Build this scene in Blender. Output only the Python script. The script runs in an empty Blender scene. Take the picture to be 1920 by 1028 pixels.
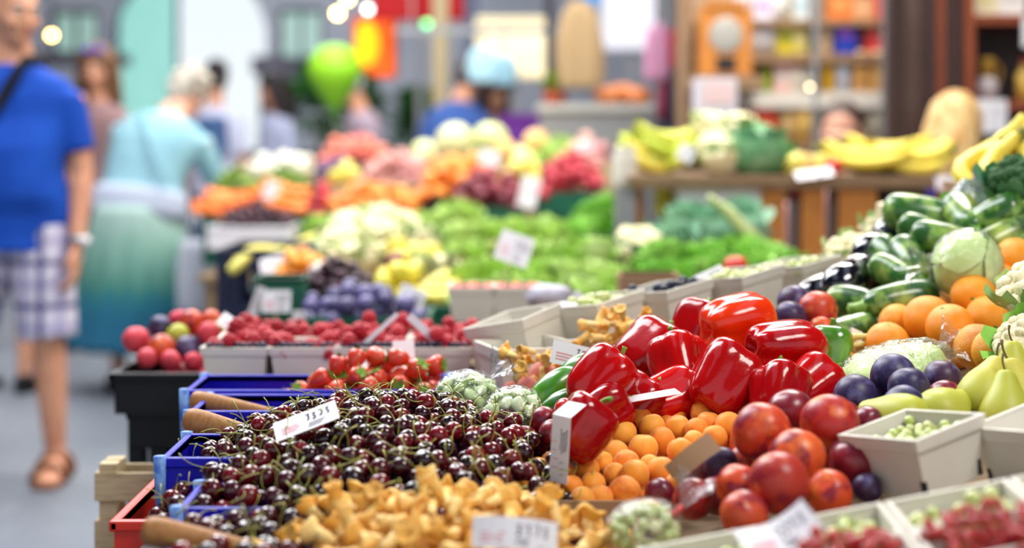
import bpy, math, random
import numpy as np
from mathutils import Vector, Matrix, Euler, noise
PI = math.pi
R = math.radians
rnd = random.Random(11)
SC = bpy.context.scene
COL = SC.collection

# ---------------------------------------------------------------- camera frame: level camera 1.2 m above the floor
F, EYE, HOR = 2900.0, 1.2, 250.0
def P(px, py, Y):
    return Vector(((px - 960.0) * Y / F, Y, EYE - (py - HOR) * Y / F))
def PX(px, Y): return (px - 960.0) * Y / F
def PZ(py, Y): return EYE - (py - HOR) * Y / F

# ---------------------------------------------------------------- materials
def lin(h):
    if isinstance(h, tuple): return h if len(h) == 4 else (*h, 1)
    h = h.lstrip('#')
    c = [int(h[i:i + 2], 16) / 255 for i in (0, 2, 4)]
    return tuple((x / 12.92 if x <= .04045 else ((x + .055) / 1.055) ** 2.4) for x in c) + (1,)

def mat(name, col, rough=.5, spec=.5, var=None, spots=None, bump=None, coat=0, metal=0, trans=0, emis=0, sss=0, stretch=None, alpha=1, sheen=0, axis=None):
    """col: colour of the thing; var: list of colours picked per object; spots: list of (scale, colour, low, high) noise patches;
    axis: (colour, axis index, low, high) gradient of the fruit's own skin along its own axis."""
    m = bpy.data.materials.new(name); m.use_nodes = True
    nt = m.node_tree; N = nt.nodes; L = nt.links
    b = N['Principled BSDF']
    b.inputs['Roughness'].default_value = rough
    b.inputs['Specular IOR Level'].default_value = spec
    b.inputs['Metallic'].default_value = metal
    b.inputs['Coat Weight'].default_value = coat
    b.inputs['Coat Roughness'].default_value = .06
    b.inputs['Transmission Weight'].default_value = trans
    b.inputs['Alpha'].default_value = alpha
    if sheen: b.inputs['Sheen Weight'].default_value = sheen
    if sss:
        b.inputs['Subsurface Weight'].default_value = sss
        b.inputs['Subsurface Radius'].default_value = (.6, .25, .12)
        b.inputs['Subsurface Scale'].default_value = .006
    cur = None
    def vec():
        tc = N.new('ShaderNodeTexCoord'); oi = N.new('ShaderNodeObjectInfo')
        if stretch:
            mp = N.new('ShaderNodeMapping'); mp.inputs['Scale'].default_value = stretch
            L.new(tc.outputs['Object'], mp.inputs['Vector']); o = mp.outputs['Vector']
        else: o = tc.outputs['Object']
        mu = N.new('ShaderNodeMath'); mu.operation = 'MULTIPLY'; mu.inputs[1].default_value = 37.3
        L.new(oi.outputs['Random'], mu.inputs[0])
        return o, mu.outputs[0], oi
    if var or spots or bump or axis:
        vo, w, oi = vec()
    if var:
        rp = N.new('ShaderNodeValToRGB'); rp.color_ramp.interpolation = 'CONSTANT' if len(var) > 6 else 'LINEAR'
        els = rp.color_ramp.elements
        while len(els) < len(var): els.new(.5)
        for i, c in enumerate(var):
            els[i].position = i / max(1, len(var) - 1); els[i].color = lin(c)
        L.new(oi.outputs['Random'], rp.inputs[0]); cur = rp.outputs[0]
    def mix(fac, c2):
        nonlocal cur
        mx = N.new('ShaderNodeMix'); mx.data_type = 'RGBA'
        L.new(fac, mx.inputs[0])
        if cur is None: mx.inputs[6].default_value = lin(col)
        else: L.new(cur, mx.inputs[6])
        mx.inputs[7].default_value = lin(c2)
        cur = mx.outputs[2]
    def noi(scale, detail=3.0):
        n = N.new('ShaderNodeTexNoise'); n.noise_dimensions = '4D'
        n.inputs['Scale'].default_value = scale; n.inputs['Detail'].default_value = detail
        L.new(vo, n.inputs['Vector']); L.new(w, n.inputs['W'])
        return n.outputs['Fac']
    def rng(o, lo, hi):
        r = N.new('ShaderNodeMapRange'); r.inputs[1].default_value = lo; r.inputs[2].default_value = hi
        L.new(o, r.inputs[0]); return r.outputs[0]
    if axis:
        c2, ai, lo, hi = axis
        sx = N.new('ShaderNodeSeparateXYZ'); tc = N.new('ShaderNodeTexCoord'); L.new(tc.outputs['Object'], sx.inputs[0])
        mix(rng(sx.outputs[ai], lo, hi), c2)
    for s in spots or []:
        mix(rng(noi(s[0]), s[2], s[3]), s[1])
    if cur is not None: L.new(cur, b.inputs['Base Color'])
    else: b.inputs['Base Color'].default_value = lin(col)
    if emis:
        b.inputs['Emission Strength'].default_value = emis
        if cur is not None: L.new(cur, b.inputs['Emission Color'])
        else: b.inputs['Emission Color'].default_value = lin(col)
    if bump:
        bp = N.new('ShaderNodeBump'); bp.inputs['Strength'].default_value = bump[1]; bp.inputs['Distance'].default_value = bump[2]
        L.new(noi(bump[0], 4.0), bp.inputs['Height']); L.new(bp.outputs[0], b.inputs['Normal'])
    return m

def film(name, tint='#ffffff', amount=.16, scale=30, haze=.05):
    """thin clear plastic: mostly transparent, crinkled gloss"""
    m = bpy.data.materials.new(name); m.use_nodes = True
    nt = m.node_tree; N = nt.nodes; L = nt.links
    N.remove(N['Principled BSDF'])
    out = N['Material Output']
    tr = N.new('ShaderNodeBsdfTransparent'); tr.inputs[0].default_value = lin(tint)
    gl = N.new('ShaderNodeBsdfGlossy'); gl.inputs['Roughness'].default_value = .12
    df = N.new('ShaderNodeBsdfDiffuse'); df.inputs[0].default_value = (.9, .92, .95, 1)
    nz = N.new('ShaderNodeTexNoise'); nz.inputs['Scale'].default_value = scale; nz.inputs['Detail'].default_value = 4
    nz.inputs['Distortion'].default_value = 1.2
    tc = N.new('ShaderNodeTexCoord'); L.new(tc.outputs['Object'], nz.inputs['Vector'])
    bp = N.new('ShaderNodeBump'); bp.inputs['Strength'].default_value = 1.0; bp.inputs['Distance'].default_value = .012
    L.new(nz.outputs['Fac'], bp.inputs['Height']); L.new(bp.outputs[0], gl.inputs['Normal'])
    lw = N.new('ShaderNodeLayerWeight'); lw.inputs['Blend'].default_value = .35; L.new(bp.outputs[0], lw.inputs['Normal'])
    fr = N.new('ShaderNodeMath'); fr.operation = 'POWER'; fr.inputs[1].default_value = 3.0; L.new(lw.outputs['Facing'], fr.inputs[0])
    ad = N.new('ShaderNodeMath'); ad.operation = 'ADD'; ad.inputs[1].default_value = amount + .05; ad.use_clamp = True
    L.new(fr.outputs[0], ad.inputs[0])
    m1 = N.new('ShaderNodeMixShader'); m1.inputs[0].default_value = haze
    L.new(tr.outputs[0], m1.inputs[1]); L.new(df.outputs[0], m1.inputs[2])
    m2 = N.new('ShaderNodeMixShader'); L.new(ad.outputs[0], m2.inputs[0])
    L.new(m1.outputs[0], m2.inputs[1]); L.new(gl.outputs[0], m2.inputs[2])
    L.new(m2.outputs[0], out.inputs[0])
    return m

# ---------------------------------------------------------------- mesh building
class MB:
    def __init__(s): s.v = []; s.f = []; s.m = []
    def add(s, v, f, m=0, M=None):
        b = len(s.v)
        s.v += [tuple(M @ Vector(p)) for p in v] if M is not None else [tuple(p) for p in v]
        s.f += [tuple(i + b for i in q) for q in f]; s.m += [m] * len(f)
        return s
    def box(s, c, d, m=0, M=None, top=(1, 1)):
        x, y, z = (k / 2 for k in d); tx, ty = top
        v = [(-x, -y, -z), (x, -y, -z), (x, y, -z), (-x, y, -z), (-x * tx, -y * ty, z), (x * tx, -y * ty, z), (x * tx, y * ty, z), (-x * tx, y * ty, z)]
        v = [(a[0] + c[0], a[1] + c[1], a[2] + c[2]) for a in v]
        return s.add(v, [(3, 2, 1, 0), (4, 5, 6, 7), (0, 1, 5, 4), (1, 2, 6, 5), (2, 3, 7, 6), (3, 0, 4, 7)], m, M)
    def rings(s, rs, m=0, M=None, cap=True, close=True):
        """rs: list of equal-length loops of points"""
        n = len(rs[0]); v = [p for r in rs for p in r]; f = []
        for i in range(len(rs) - 1):
            for j in range(n if close else n - 1):
                k = (j + 1) % n
                f.append((i * n + j, i * n + k, (i + 1) * n + k, (i + 1) * n + j))
        if cap:
            f.append(tuple(range(n - 1, -1, -1))); f.append(tuple(range((len(rs) - 1) * n, len(rs) * n)))
        return s.add(v, f, m, M)
    def tube(s, path, rad, n=8, m=0, M=None, cap=True, flat=1.0, up=None):
        path = [Vector(p) for p in path]
        if not hasattr(rad, '__len__'): rad = [rad] * len(path)
        rs = []; u = Vector(up) if up else None
        for i, p in enumerate(path):
            t = (path[min(i + 1, len(path) - 1)] - path[max(i - 1, 0)])
            t = t.normalized() if t.length > 1e-9 else Vector((0, 0, 1))
            if u is None: u = Vector((0, 1, 0)) if abs(t.y) < .9 else Vector((1, 0, 0))
            a = (u - t * u.dot(t)); a = a.normalized() if a.length > 1e-6 else t.orthogonal().normalized()
            b = t.cross(a); u = a
            r = rad[i]; rx, ry = (r if hasattr(r, '__len__') else (r, r * flat))
            rs.append([p + a * rx * math.cos(2 * PI * j / n) + b * ry * math.sin(2 * PI * j / n) for j in range(n)])
        return s.rings(rs, m, M, cap)
    def lathe(s, prof, n=16, m=0, M=None, fn=None):
        rs = []
        for i, (r, z) in enumerate(prof):
            ring = []
            for j in range(n):
                th = 2 * PI * j / n
                p = Vector((r * math.cos(th), r * math.sin(th), z))
                ring.append(fn(th, i / (len(prof) - 1), p) if fn else p)
            rs.append(ring)
        return s.rings(rs, m, M)
    def ell(s, c, r, n=12, k=8, m=0, M=None, rot=None):
        r = r if hasattr(r, '__len__') else (r, r, r)
        v = []; f = []
        Q = Euler(rot).to_matrix() if rot else Matrix.Identity(3)
        c = Vector(c)
        for i in range(1, k):
            ph = PI * i / k
            for j in range(n):
                th = 2 * PI * j / n
                v.append(c + Q @ Vector((r[0] * math.sin(ph) * math.cos(th), r[1] * math.sin(ph) * math.sin(th), r[2] * math.cos(ph))))
        t, bo = len(v), len(v) + 1
        v += [c + Q @ Vector((0, 0, r[2])), c + Q @ Vector((0, 0, -r[2]))]
        for i in range(k - 2):
            for j in range(n):
                q = (j + 1) % n
                f.append((i * n + j, (i + 1) * n + j, (i + 1) * n + q, i * n + q))
        for j in range(n):
            q = (j + 1) % n
            f.append((t, j, q)); f.append((bo, (k - 2) * n + q, (k - 2) * n + j))
        return s.add(v, f, m, M)
    def mesh(s, name, mats, smooth=True):
        me = bpy.data.meshes.new(name)
        me.from_pydata(s.v, [], s.f)
        for q in (mats if isinstance(mats, (list, tuple)) else [mats]): me.materials.append(q)
        if len(set(s.m)) > 1 or (s.m and s.m[0]): me.polygons.foreach_set('material_index', s.m)
        if smooth: me.polygons.foreach_set('use_smooth', [True] * len(me.polygons))
        me.update(); return me
    def remesh(s, name, mats, voxel, smooth=6, push=None):
        """one continuous surface from overlapping closed shapes"""
        me = s.mesh(name + '_src', mats)
        o = bpy.data.objects.new('tmp', me); COL.objects.link(o)
        md = o.modifiers.new('r', 'REMESH'); md.mode = 'VOXEL'; md.voxel_size = voxel
        if smooth:
            ms = o.modifiers.new('s', 'SMOOTH'); ms.iterations = smooth; ms.factor = .5
        dg = bpy.context.evaluated_depsgraph_get()
        r = bpy.data.meshes.new_from_object(o.evaluated_get(dg)); r.name = name
        bpy.data.objects.remove(o); bpy.data.meshes.remove(me)
        r.materials.clear()
        for q in (mats if isinstance(mats, (list, tuple)) else [mats]): r.materials.append(q)
        if push:
            for v in r.vertices: v.co = push(v.co)
        r.polygons.foreach_set('use_smooth', [True] * len(r.polygons))
        r.update(); return r

def prop(o, label=None, cat=None, group=None, kind=None):
    if label: o['label'] = label
    if cat: o['category'] = cat
    if group: o['group'] = group
    if kind: o['kind'] = kind
    return o
def obj(name, me, parent=None, loc=None, rot=None, scale=None, label=None, cat=None, group=None, kind=None, bevel=0, M=None):
    o = bpy.data.objects.new(name, me); COL.objects.link(o)
    if parent: o.parent = parent
    if M is not None: o.matrix_basis = M
    if loc is not None: o.location = loc
    if rot is not None: o.rotation_euler = rot
    if scale is not None: o.scale = scale if hasattr(scale, '__len__') else (scale,) * 3
    if bevel:
        b = o.modifiers.new('bevel', 'BEVEL'); b.width = bevel; b.segments = 2; b.limit_method = 'ANGLE'
    return prop(o, label, cat, group, kind)
def thing(name, label, cat, loc=(0, 0, 0), rot=(0, 0, 0), group=None, scale=1):
    o = bpy.data.objects.new(name, None); COL.objects.link(o)
    o.location = loc; o.rotation_euler = rot; o.scale = scale if hasattr(scale, '__len__') else (scale,) * 3
    o.empty_display_size = .02
    return prop(o, label, cat, group)
def dup(root, M=None, loc=None, rot=None, scale=None, label=None, group=None, top=None):
    """a copy of a thing with copies of its parts and sub-parts"""
    def cp(o, par):
        c = o.copy(); COL.objects.link(c); c.parent = par
        for ch in o.children: cp(ch, c)
        return c
    r = cp(root, None)
    if M is not None: r.matrix_basis = M
    if loc is not None: r.location = loc
    if rot is not None: r.rotation_euler = rot
    if scale is not None: r.scale = scale if hasattr(scale, '__len__') else (scale,) * 3
    if label: r['label'] = label
    if group: r['group'] = group
    elif group is None and 'group' in r and label: del r['group']
    return r
def kill(root):
    for c in list(root.children): kill(c)
    bpy.data.objects.remove(root)
class Kind:
    """prototypes of one kind; the first placement uses the prototype itself, later ones copy it"""
    def __init__(s, protos): s.p = list(protos); s.used = [False] * len(s.p); s.k = 0
    def put(s, loc, rot=None, scale=None, label=None, group=None, i=None):
        if i is None: i = s.k % len(s.p); s.k += 1
        o = s.p[i]
        if s.used[i]: o = dup(o)
        s.used[i] = True
        o.location = loc
        if rot is not None: o.rotation_euler = rot
        if scale is not None: o.scale = scale if hasattr(scale, '__len__') else (scale,) * 3
        if label: o['label'] = label
        if group: o['group'] = group
        elif 'group' in o: del o['group']
        return o
    def done(s):
        for u, o in zip(s.used, s.p):
            if not u: kill(o)
def rrot(full=True, tilt=.4):
    if full: return Euler((rnd.uniform(0, 6.28), rnd.uniform(0, 6.28), rnd.uniform(0, 6.28)))
    return Euler((rnd.uniform(-tilt, tilt), rnd.uniform(-tilt, tilt), rnd.uniform(0, 6.28)))

# ---------------------------------------------------------------- piles: balls dropped one by one, each rolling down until it rests
def drop(n, sample, base, r, top=None, rv=.06, seed=1, roll=22, near=None, pre=None, miss=60):
    rg = random.Random(seed)
    A = np.zeros((n + (len(pre) if pre else 0) + 1, 4)); k = 0
    for q in pre or []: A[k] = q; k += 1
    k0 = k; bad = 0
    def rest(x, y, rr):
        z = base(x, y) + rr
        if k:
            d2 = (A[:k, 0] - x) ** 2 + (A[:k, 1] - y) ** 2
            s = (A[:k, 3] + rr) ** 2 - d2
            ok = s > 0
            if ok.any(): z = max(z, float((A[:k, 2][ok] + np.sqrt(s[ok])).max()))
        return z
    while k < n + k0 and bad < miss:
        rr = r * rg.uniform(1 - rv, 1 + rv)
        x, y = sample(rg); z = rest(x, y, rr)
        for _ in range(roll):
            st = rr * rg.uniform(.1, .8); an = rg.uniform(0, 6.2832)
            x2, y2 = x + st * math.cos(an), y + st * math.sin(an)
            if near and not near(x2, y2, rr): continue
            z2 = rest(x2, y2, rr)
            if z2 < z: x, y, z = x2, y2, z2
        if top and z > top(x, y): bad += 1; continue
        bad = 0
        A[k] = (x, y, z, rr); k += 1
    return [tuple(map(float, q)) for q in A[k0:k]]
def in_rect(x0, x1, y0, y1, a=0, cx=None, cy=None):
    """sampler and test for a rectangle"""
    return (lambda g: (g.uniform(x0, x1), g.uniform(y0, y1))), (lambda x, y, r: x0 + r <= x <= x1 - r and y0 + r <= y <= y1 - r)
def in_ell(cx, cy, rx, ry):
    def s(g):
        a = g.uniform(0, 6.2832); q = math.sqrt(g.random())
        return cx + rx * q * math.cos(a), cy + ry * q * math.sin(a)
    return s, (lambda x, y, r: ((x - cx) / rx) ** 2 + ((y - cy) / ry) ** 2 <= 1)
def most_seen(balls, hide=None):
    """balls sorted by how many pixels the camera sees of each"""
    sc = .5; W, H = 960, 514
    zb = np.full((H, W), 1e9); idm = np.full((H, W), -1, int)
    for i, (x, y, z, r) in enumerate(balls):
        u = (960 + F * x / y) * sc; v = (HOR + F * (EYE - z) / y) * sc; q = F * r / y * sc
        x0, x1, y0, y1 = int(max(0, u - q)), int(min(W, u + q + 1)), int(max(0, v - q)), int(min(H, v + q + 1))
        if x0 >= x1 or y0 >= y1: continue
        yy, xx = np.mgrid[y0:y1, x0:x1]
        d2 = ((xx - u) ** 2 + (yy - v) ** 2) / (q * q)
        dep = y - r * np.sqrt(np.clip(1 - d2, 0, 1))
        ok = (d2 <= 1) & (dep < zb[y0:y1, x0:x1])
        zb[y0:y1, x0:x1][ok] = dep[ok]; idm[y0:y1, x0:x1][ok] = i
    if hide is not None: idm[hide(H, W)] = -1
    cnt = np.bincount(idm[idm >= 0].ravel(), minlength=len(balls))
    return sorted(range(len(balls)), key=lambda i: -cnt[i]), cnt
# ================================================================ materials
M = {}
M['cherry'] = mat('cherry_skin', '#3a0410', .16, .5, var=['#1c0309', '#2a040c', '#3a0510', '#4a0710', '#650a12', '#7c0e18'], coat=.3)
M['stalk'] = mat('cherry_stalk', '#7d8a2e', .5, .4, var=['#7f8a2c', '#9aa040', '#b8ac58', '#8a9234'])
M['pepper'] = mat('red_pepper_skin', '#b30d10', .16, .28, var=['#8a0309', '#a8060a', '#c80c08', '#9a040a', '#cc1006', '#d81a08'], coat=.3, spots=[(14, '#78030a', .55, .8)], bump=(22, .35, .006))
M['pepper_orange'] = mat('orange_red_pepper_skin', '#e03408', .16, .3, coat=.3, spots=[(14, '#bc160a', .5, .75)], axis=('#e8860f', 2, .036, .062), bump=(22, .35, .006))
M['pepper_green'] = mat('green_pepper_skin', '#3f7a1d', .2, .6, coat=.6, spots=[(12, '#6e9a2a', .5, .7)], bump=(22, .3, .005))
M['pstem'] = mat('pepper_stalk', '#5f8a28', .5, .4, spots=[(30, '#93ad48', .5, .7)])
M['apricot'] = mat('apricot_skin', '#f08a1a', .55, .35, var=['#f2962a', '#f6a636', '#ee8826', '#f8b040', '#f09230'], spots=[(1.1, '#dc5424', .56, .76)], sheen=.15)
M['nectarine'] = mat('nectarine_skin', '#c03018', .36, .4, var=['#c43c20', '#d04c24', '#b02a22', '#d85a2a', '#a02024'], spots=[(1.3, '#86162a', .5, .62), (1.1, '#ea7c3a', .55, .7), (7, '#b03a2a', .6, .8)])
M['plum_red'] = mat('red_plum_skin', '#7a1424', .3, .5, var=['#6a1022', '#8a1a24', '#74162c', '#9a2020'], spots=[(1.6, '#5a1a34', .5, .7), (12, '#b86a60', .68, .8)])
M['plum'] = mat('dark_plum_skin', '#3a2140', .42, .4, var=['#2a2244', '#3d2040', '#4c1e3a', '#332650', '#262448'], spots=[(1.8, '#5f5e8c', .5, .7), (5, '#1d1226', .58, .72)])
M['pear'] = mat('pear_skin', '#b4b440', .45, .35, var=['#b0b43a', '#bcb648', '#a6ae38'], spots=[(40, '#949a34', .6, .8), (6, '#cabb50', .5, .75)])
M['orange'] = mat('orange_peel', '#f59a14', .4, .45, var=['#f59312', '#f7a01a', '#f38a10', '#f8a824'], bump=(26, .3, .03), spots=[(1.2, '#f7ad3a', .5, .8)])
M['zucchini'] = mat('courgette_skin', '#1f451d', .26, .35, var=['#265220', '#2f5e24', '#20481d', '#376a2a'], spots=[(40, '#7fa24c', .50, .64), (14, '#9cae50', .56, .68)], coat=.25)
M['eggplant'] = mat('aubergine_skin', '#0c0714', .08, .6, coat=1.0)
M['calyx'] = mat('green_calyx', '#5f8030', .6, .3, spots=[(30, '#82994a', .5, .7)])
M['avocado'] = mat('green_avocado_skin', '#3a7a17', .28, .5, var=['#2d6a16', '#438a16', '#357517'], spots=[(25, '#7aa93c', .6, .8)], coat=.4)
M['bean'] = mat('broad_bean', '#bccf8e', .45, .4, var=['#c2d894', '#d4e2aa', '#b8d088', '#dce6bc'])
M['strawberry'] = mat('strawberry_skin', '#d9301c', .3, .5, var=['#d4301c', '#e04a26', '#cc281c', '#e65a30'], spots=[(18, '#e8643a', .6, .85)], bump=(150, .5, .002), coat=.3)
M['leafgreen'] = mat('berry_leaf', '#6f9a35', .6, .3)
M['chant'] = mat('chanterelle_flesh', '#e8b456', .6, .3, var=['#e4aa48', '#ecbc60', '#dea03c', '#f2cc7e', '#d89834', '#eec270'], spots=[(60, '#cc8a2c', .58, .8)])
M['chant_stem'] = mat('chanterelle_stem', '#ecc878', .65, .3, var=['#e6bc66', '#f0d08a', '#e8c070'])
M['punnet'] = mat('punnet_board', '#d9d4c8', .8, .2, spots=[(9, '#cbc6ba', .45, .75)])
M['punnet_in'] = mat('punnet_inside', '#c3bfae', .85, .2)
M['dark'] = mat('opening_shade', '#2a2c30', .8, .2)  # dark colour standing for the shade inside slots and openings
M['blue'] = mat('blue_plastic', '#0d06a4', .4, .3, spots=[(3, '#120cb4', .45, .7)])
M['bluepale'] = mat('blue_highlight_plastic', '#7ba4dc', .5, .4, spots=[(60, '#4a6fc0', .45, .6), (25, '#b4d0f0', .6, .75)])  # highlights on the crate corners, put into the colour as pale blue
M['redplastic'] = mat('red_plastic', '#e0301c', .4, .5)
M['black'] = mat('black_plastic', '#0b0d12', .5, .3)
M['navy'] = mat('navy_plastic', '#101a3a', .5, .4)
M['greenplastic'] = mat('green_plastic', '#0e5a44', .45, .4)
M['wood'] = mat('pale_crate_wood', '#c2b08c', .75, .25, stretch=(2, 2, 22), spots=[(14, '#a08a62', .45, .75), (40, '#8a744e', .62, .8)])
M['handle'] = mat('turned_wood_handle', '#a9743f', .5, .35, stretch=(12, 12, 2), spots=[(22, '#8a5a2c', .45, .75), (60, '#5e3c1c', .72, .82)])
M['metal'] = mat('scoop_metal', '#9aa0a6', .3, .5, metal=1)
M['board'] = mat('stall_board', '#8a7458', .8, .2, stretch=(1.5, 14, 14), spots=[(8, '#6e5a42', .4, .75)])
M['card'] = mat('white_card', '#e8e6ea', .7, .25)
M['cardback'] = mat('brown_card_back', '#9b7c60', .8, .2)
M['ink'] = mat('dark_ink', '#2b2a44', .8, .1)
M['inkred'] = mat('red_ink', '#e08a94', .8, .1)
M['film'] = film('clear_bag_film', '#fbfdff', .0, 30, .03)
M['filmwrap'] = film('cling_film', '#fbfefa', .0, 40, .03)
M['filmblue'] = film('blue_tinted_film', '#b6d8f2', .12, 25, .16)
M['cabbage'] = mat('cabbage_leaf', '#c0d488', .5, .3, spots=[(7, '#dbe6b4', .5, .75), (14, '#a8c668', .55, .8)])
M['currant'] = mat('red_currant', '#b81a1c', .15, .6, var=['#980c12', '#b81a18', '#a8141a', '#c02c20'], coat=.15)
M['goose'] = mat('gooseberry', '#b9c476', .25, .5, var=['#aebf62', '#c4c884', '#b4c070', '#cfcf96'], coat=.3)
M['blackberry'] = mat('blueberry', '#15182c', .4, .4, var=['#11131f', '#1c2140', '#181a2a'])
M['raspberry'] = mat('raspberry', '#b3182c', .4, .4, var=['#a81428', '#c02636', '#9c1024', '#cb3844', '#b51c30'])
M['cauli'] = mat('cauliflower_curd', '#e8dfb8', .8, .2, bump=(70, .8, .006), spots=[(14, '#d9cc9c', .5, .75)])
M['cauleaf'] = mat('pale_leaf', '#a9bd7c', .55, .3, var=['#a9bd7c', '#7fa35a', '#c2cd98'])
M['broccoli'] = mat('broccoli_head', '#2d4f2a', .8, .2, bump=(110, 1, .006), spots=[(40, '#47703c', .5, .7)])
M['banana'] = mat('banana_peel', '#e6cf4e', .45, .35, var=['#e4cb48', '#ead65c', '#dec23e'], spots=[(6, '#dab83a', .5, .8)])
M['banana_green'] = mat('green_banana_peel', '#bcc63c', .45, .35, var=['#b4c238', '#c6cc46', '#cdd05a'])
M['bantip'] = mat('banana_tip', '#6a6a24', .7, .2)
M['lettuce'] = mat('lettuce_leaf', '#9cc44c', .5, .3, var=['#b4d66c', '#a6cc5a', '#c4de88', '#aad062'], spots=[(12, '#d6e6a4', .52, .75)])
M['lettuce2'] = mat('green_salad_leaf', '#5f9c2e', .5, .3, var=['#98ce58', '#7cba48', '#a6d668', '#88c452'], spots=[(14, '#bce08a', .55, .8)])
M['darkleaf'] = mat('dark_leaf', '#2f6436', .5, .35, var=['#3c7444', '#568c62', '#7aa88a'])
M['twig'] = mat('dry_stalk', '#6b5a38', .7, .2)
M['seal'] = mat('red_tape', '#d03830', .5, .3)
M['peach'] = mat('peach_skin', '#d8765a', .7, .2, var=['#d87a5c', '#cf6a58', '#b88a7c'], spots=[(1.5, '#a8606a', .5, .75)], sheen=.3)
M['tomato'] = mat('tomato_skin', '#c4221a', .2, .5, var=['#c4221a', '#d0341f'], coat=.5)

M['bluecab'] = mat('blue_green_leaf', '#8fb89c', .55, .3, var=['#86b494', '#9cc4a8', '#74a886'], spots=[(9, '#bcd6be', .55, .8)])
M['pinkred'] = mat('pink_red_peach', '#cc3a4c', .5, .3, var=['#c4344a', '#d84a50', '#b82e4a', '#d45a48'], spots=[(1.4, '#9c2444', .54, .75)])
# ================================================================ shapes
def round_mesh(name, m, r, asp=1.0, crease=.05, dim=.12, n=22, k=14, seed=0, lump=.03, flat=1.0):
    b = MB(); g = random.Random(seed); off = Vector((g.random() * 9, g.random() * 9, g.random() * 9))
    prof = [(math.sin(PI * i / k), math.cos(PI * i / k)) for i in range(k + 1)]
    rs = []
    for i, (s, c) in enumerate(prof):
        ring = []
        ph = PI * i / k
        for j in range(n):
            th = 2 * PI * j / n
            tt = (th + PI) % (2 * PI) - PI
            q = 1 - crease * math.exp(-(tt / .28) ** 2) * s
            z = asp * c - dim * math.exp(-(ph / .34) ** 2) + dim * .4 * math.exp(-((PI - ph) / .25) ** 2)
            d = Vector((max(s, .002) * q * math.cos(th), max(s, .002) * q * math.sin(th) * flat, z))
            d *= 1 + lump * noise.noise(d * 1.3 + off)
            ring.append(d * r)
        rs.append(ring)
    rs.reverse()
    return b.rings(rs).mesh(name, m)
def curve_pts(p0, p1, sag, n=6):
    p0, p1, sag = Vector(p0), Vector(p1), Vector(sag)
    return [p0.lerp(p1, t / (n - 1)) + sag * (4 * (t / (n - 1)) * (1 - t / (n - 1))) for t in range(n)]
def stemmed(body, name, label, cat, stem_pts, stem_r, stem_mat, stem_name='stalk', n=6, group=None):
    o = obj(name, body, label=label, cat=cat, group=group)
    sb = MB(); sb.tube(stem_pts, stem_r, n)
    obj(stem_name, sb.mesh(stem_name, stem_mat), o)
    return o
def interp(prof, n):
    """smooth resampling of (r, z) points"""
    pts = [Vector((a, b, 0)) for a, b in prof]; out = []
    L = len(pts) - 1
    for i in range(n + 1):
        t = i / n * L; k = min(int(t), L - 1); u = t - k
        p0, p1, p2, p3 = pts[max(k - 1, 0)], pts[k], pts[k + 1], pts[min(k + 2, L)]
        q = .5 * ((2 * p1) + (p2 - p0) * u + (2 * p0 - 5 * p1 + 4 * p2 - p3) * u * u + (3 * p1 - p0 - 3 * p2 + p3) * u ** 3)
        out.append((max(q.x, .0004), q.y))
    return out
def toward(loc, d, roll=0.0, scale=1.0):
    """matrix that lays a thing's own z axis along d"""
    d = Vector(d).normalized()
    Q = d.to_track_quat('Z', 'Y').to_matrix().to_4x4() @ Matrix.Rotation(roll, 4, 'Z')
    s = scale if hasattr(scale, '__len__') else (scale,) * 3
    return Matrix.Translation(loc) @ Q @ Matrix.Diagonal((*s, 1))
def img_dir(a, depth=0.0):
    """direction: a degrees turned up from the picture's right, depth degrees away from the viewer"""
    a, t = R(a), R(depth)
    return Vector((math.cos(a) * math.cos(t), math.sin(t), math.sin(a) * math.cos(t)))

# ---- cherries
def cherry_protos():
    out = []
    g = random.Random(5)
    for i in range(6):
        b = round_mesh('cherry', M['cherry'], .0125, .93, .05, .16, 14, 9, i, .04)
        a = g.uniform(0, 6.28); l = g.uniform(.03, .042); lean = g.uniform(.25, 1.0)
        tip = Vector((math.cos(a) * l * lean, math.sin(a) * l * lean, .0095 + l * (1.05 - .55 * lean)))
        sag = Vector((math.cos(a + 1.6), math.sin(a + 1.6), g.uniform(-.4, .6))) * .006
        o = stemmed(b, 'cherry', 'dark red cherry with a thin green stalk', 'cherry', curve_pts((0, 0, .0095), tip, sag, 6), [.0007, .00065, .0006, .0006, .0007, .0012], M['stalk'], 'stalk', 4)
        out.append(o)
    return Kind(out)
# ---- bell peppers
def pepper_mesh(name, m, seed, R_=.042, L_=.105, lobes=4, depth=.21):
    g = random.Random(seed); off = Vector((g.random() * 20, g.random() * 20, 0)); ph0 = g.uniform(0, 6)
    prof = interp([(.02, .10), (.22, .055), (.46, .0), (.70, .03), (.86, .13), (.94, .26), (1.0, .45), (1.06, .64), (1.05, .8), (.92, .92), (.68, .975), (.40, .94), (.16, .86)], 26)
    amp = [g.uniform(.8, 1.15) for _ in range(lobes)]
    def fn(th, t, p):
        u = (th + ph0) * lobes / (2 * PI)
        w = abs(math.sin(PI * u)); k = int(math.floor(u)) % lobes
        end = 1.0 + 1.3 * max(0, (.45 - t) / .45) + .6 * max(0, (t - .7) / .3)
        q = 1 - depth * end * (1 - w ** .75) + .05 * (amp[k] - 1)
        rr = p.to_2d().length
        v = Vector((p.x * q * R_, p.y * q * R_, (p.z + .05 * (amp[k] - 1) * 4 * max(0, .3 - t)) * L_))
        nz = noise.noise(Vector((v.x / R_, v.y / R_, v.z / L_ * 2)) * .9 + off)
        v.x *= 1 + .1 * nz; v.y *= 1 + .1 * nz
        v.x += .08 * R_ * math.sin(t * 3 + ph0); v.z -= L_ * .5
        return v
    b = MB(); b.lathe(prof, 8 * lobes, fn=fn)
    return b.mesh(name, m)
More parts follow.
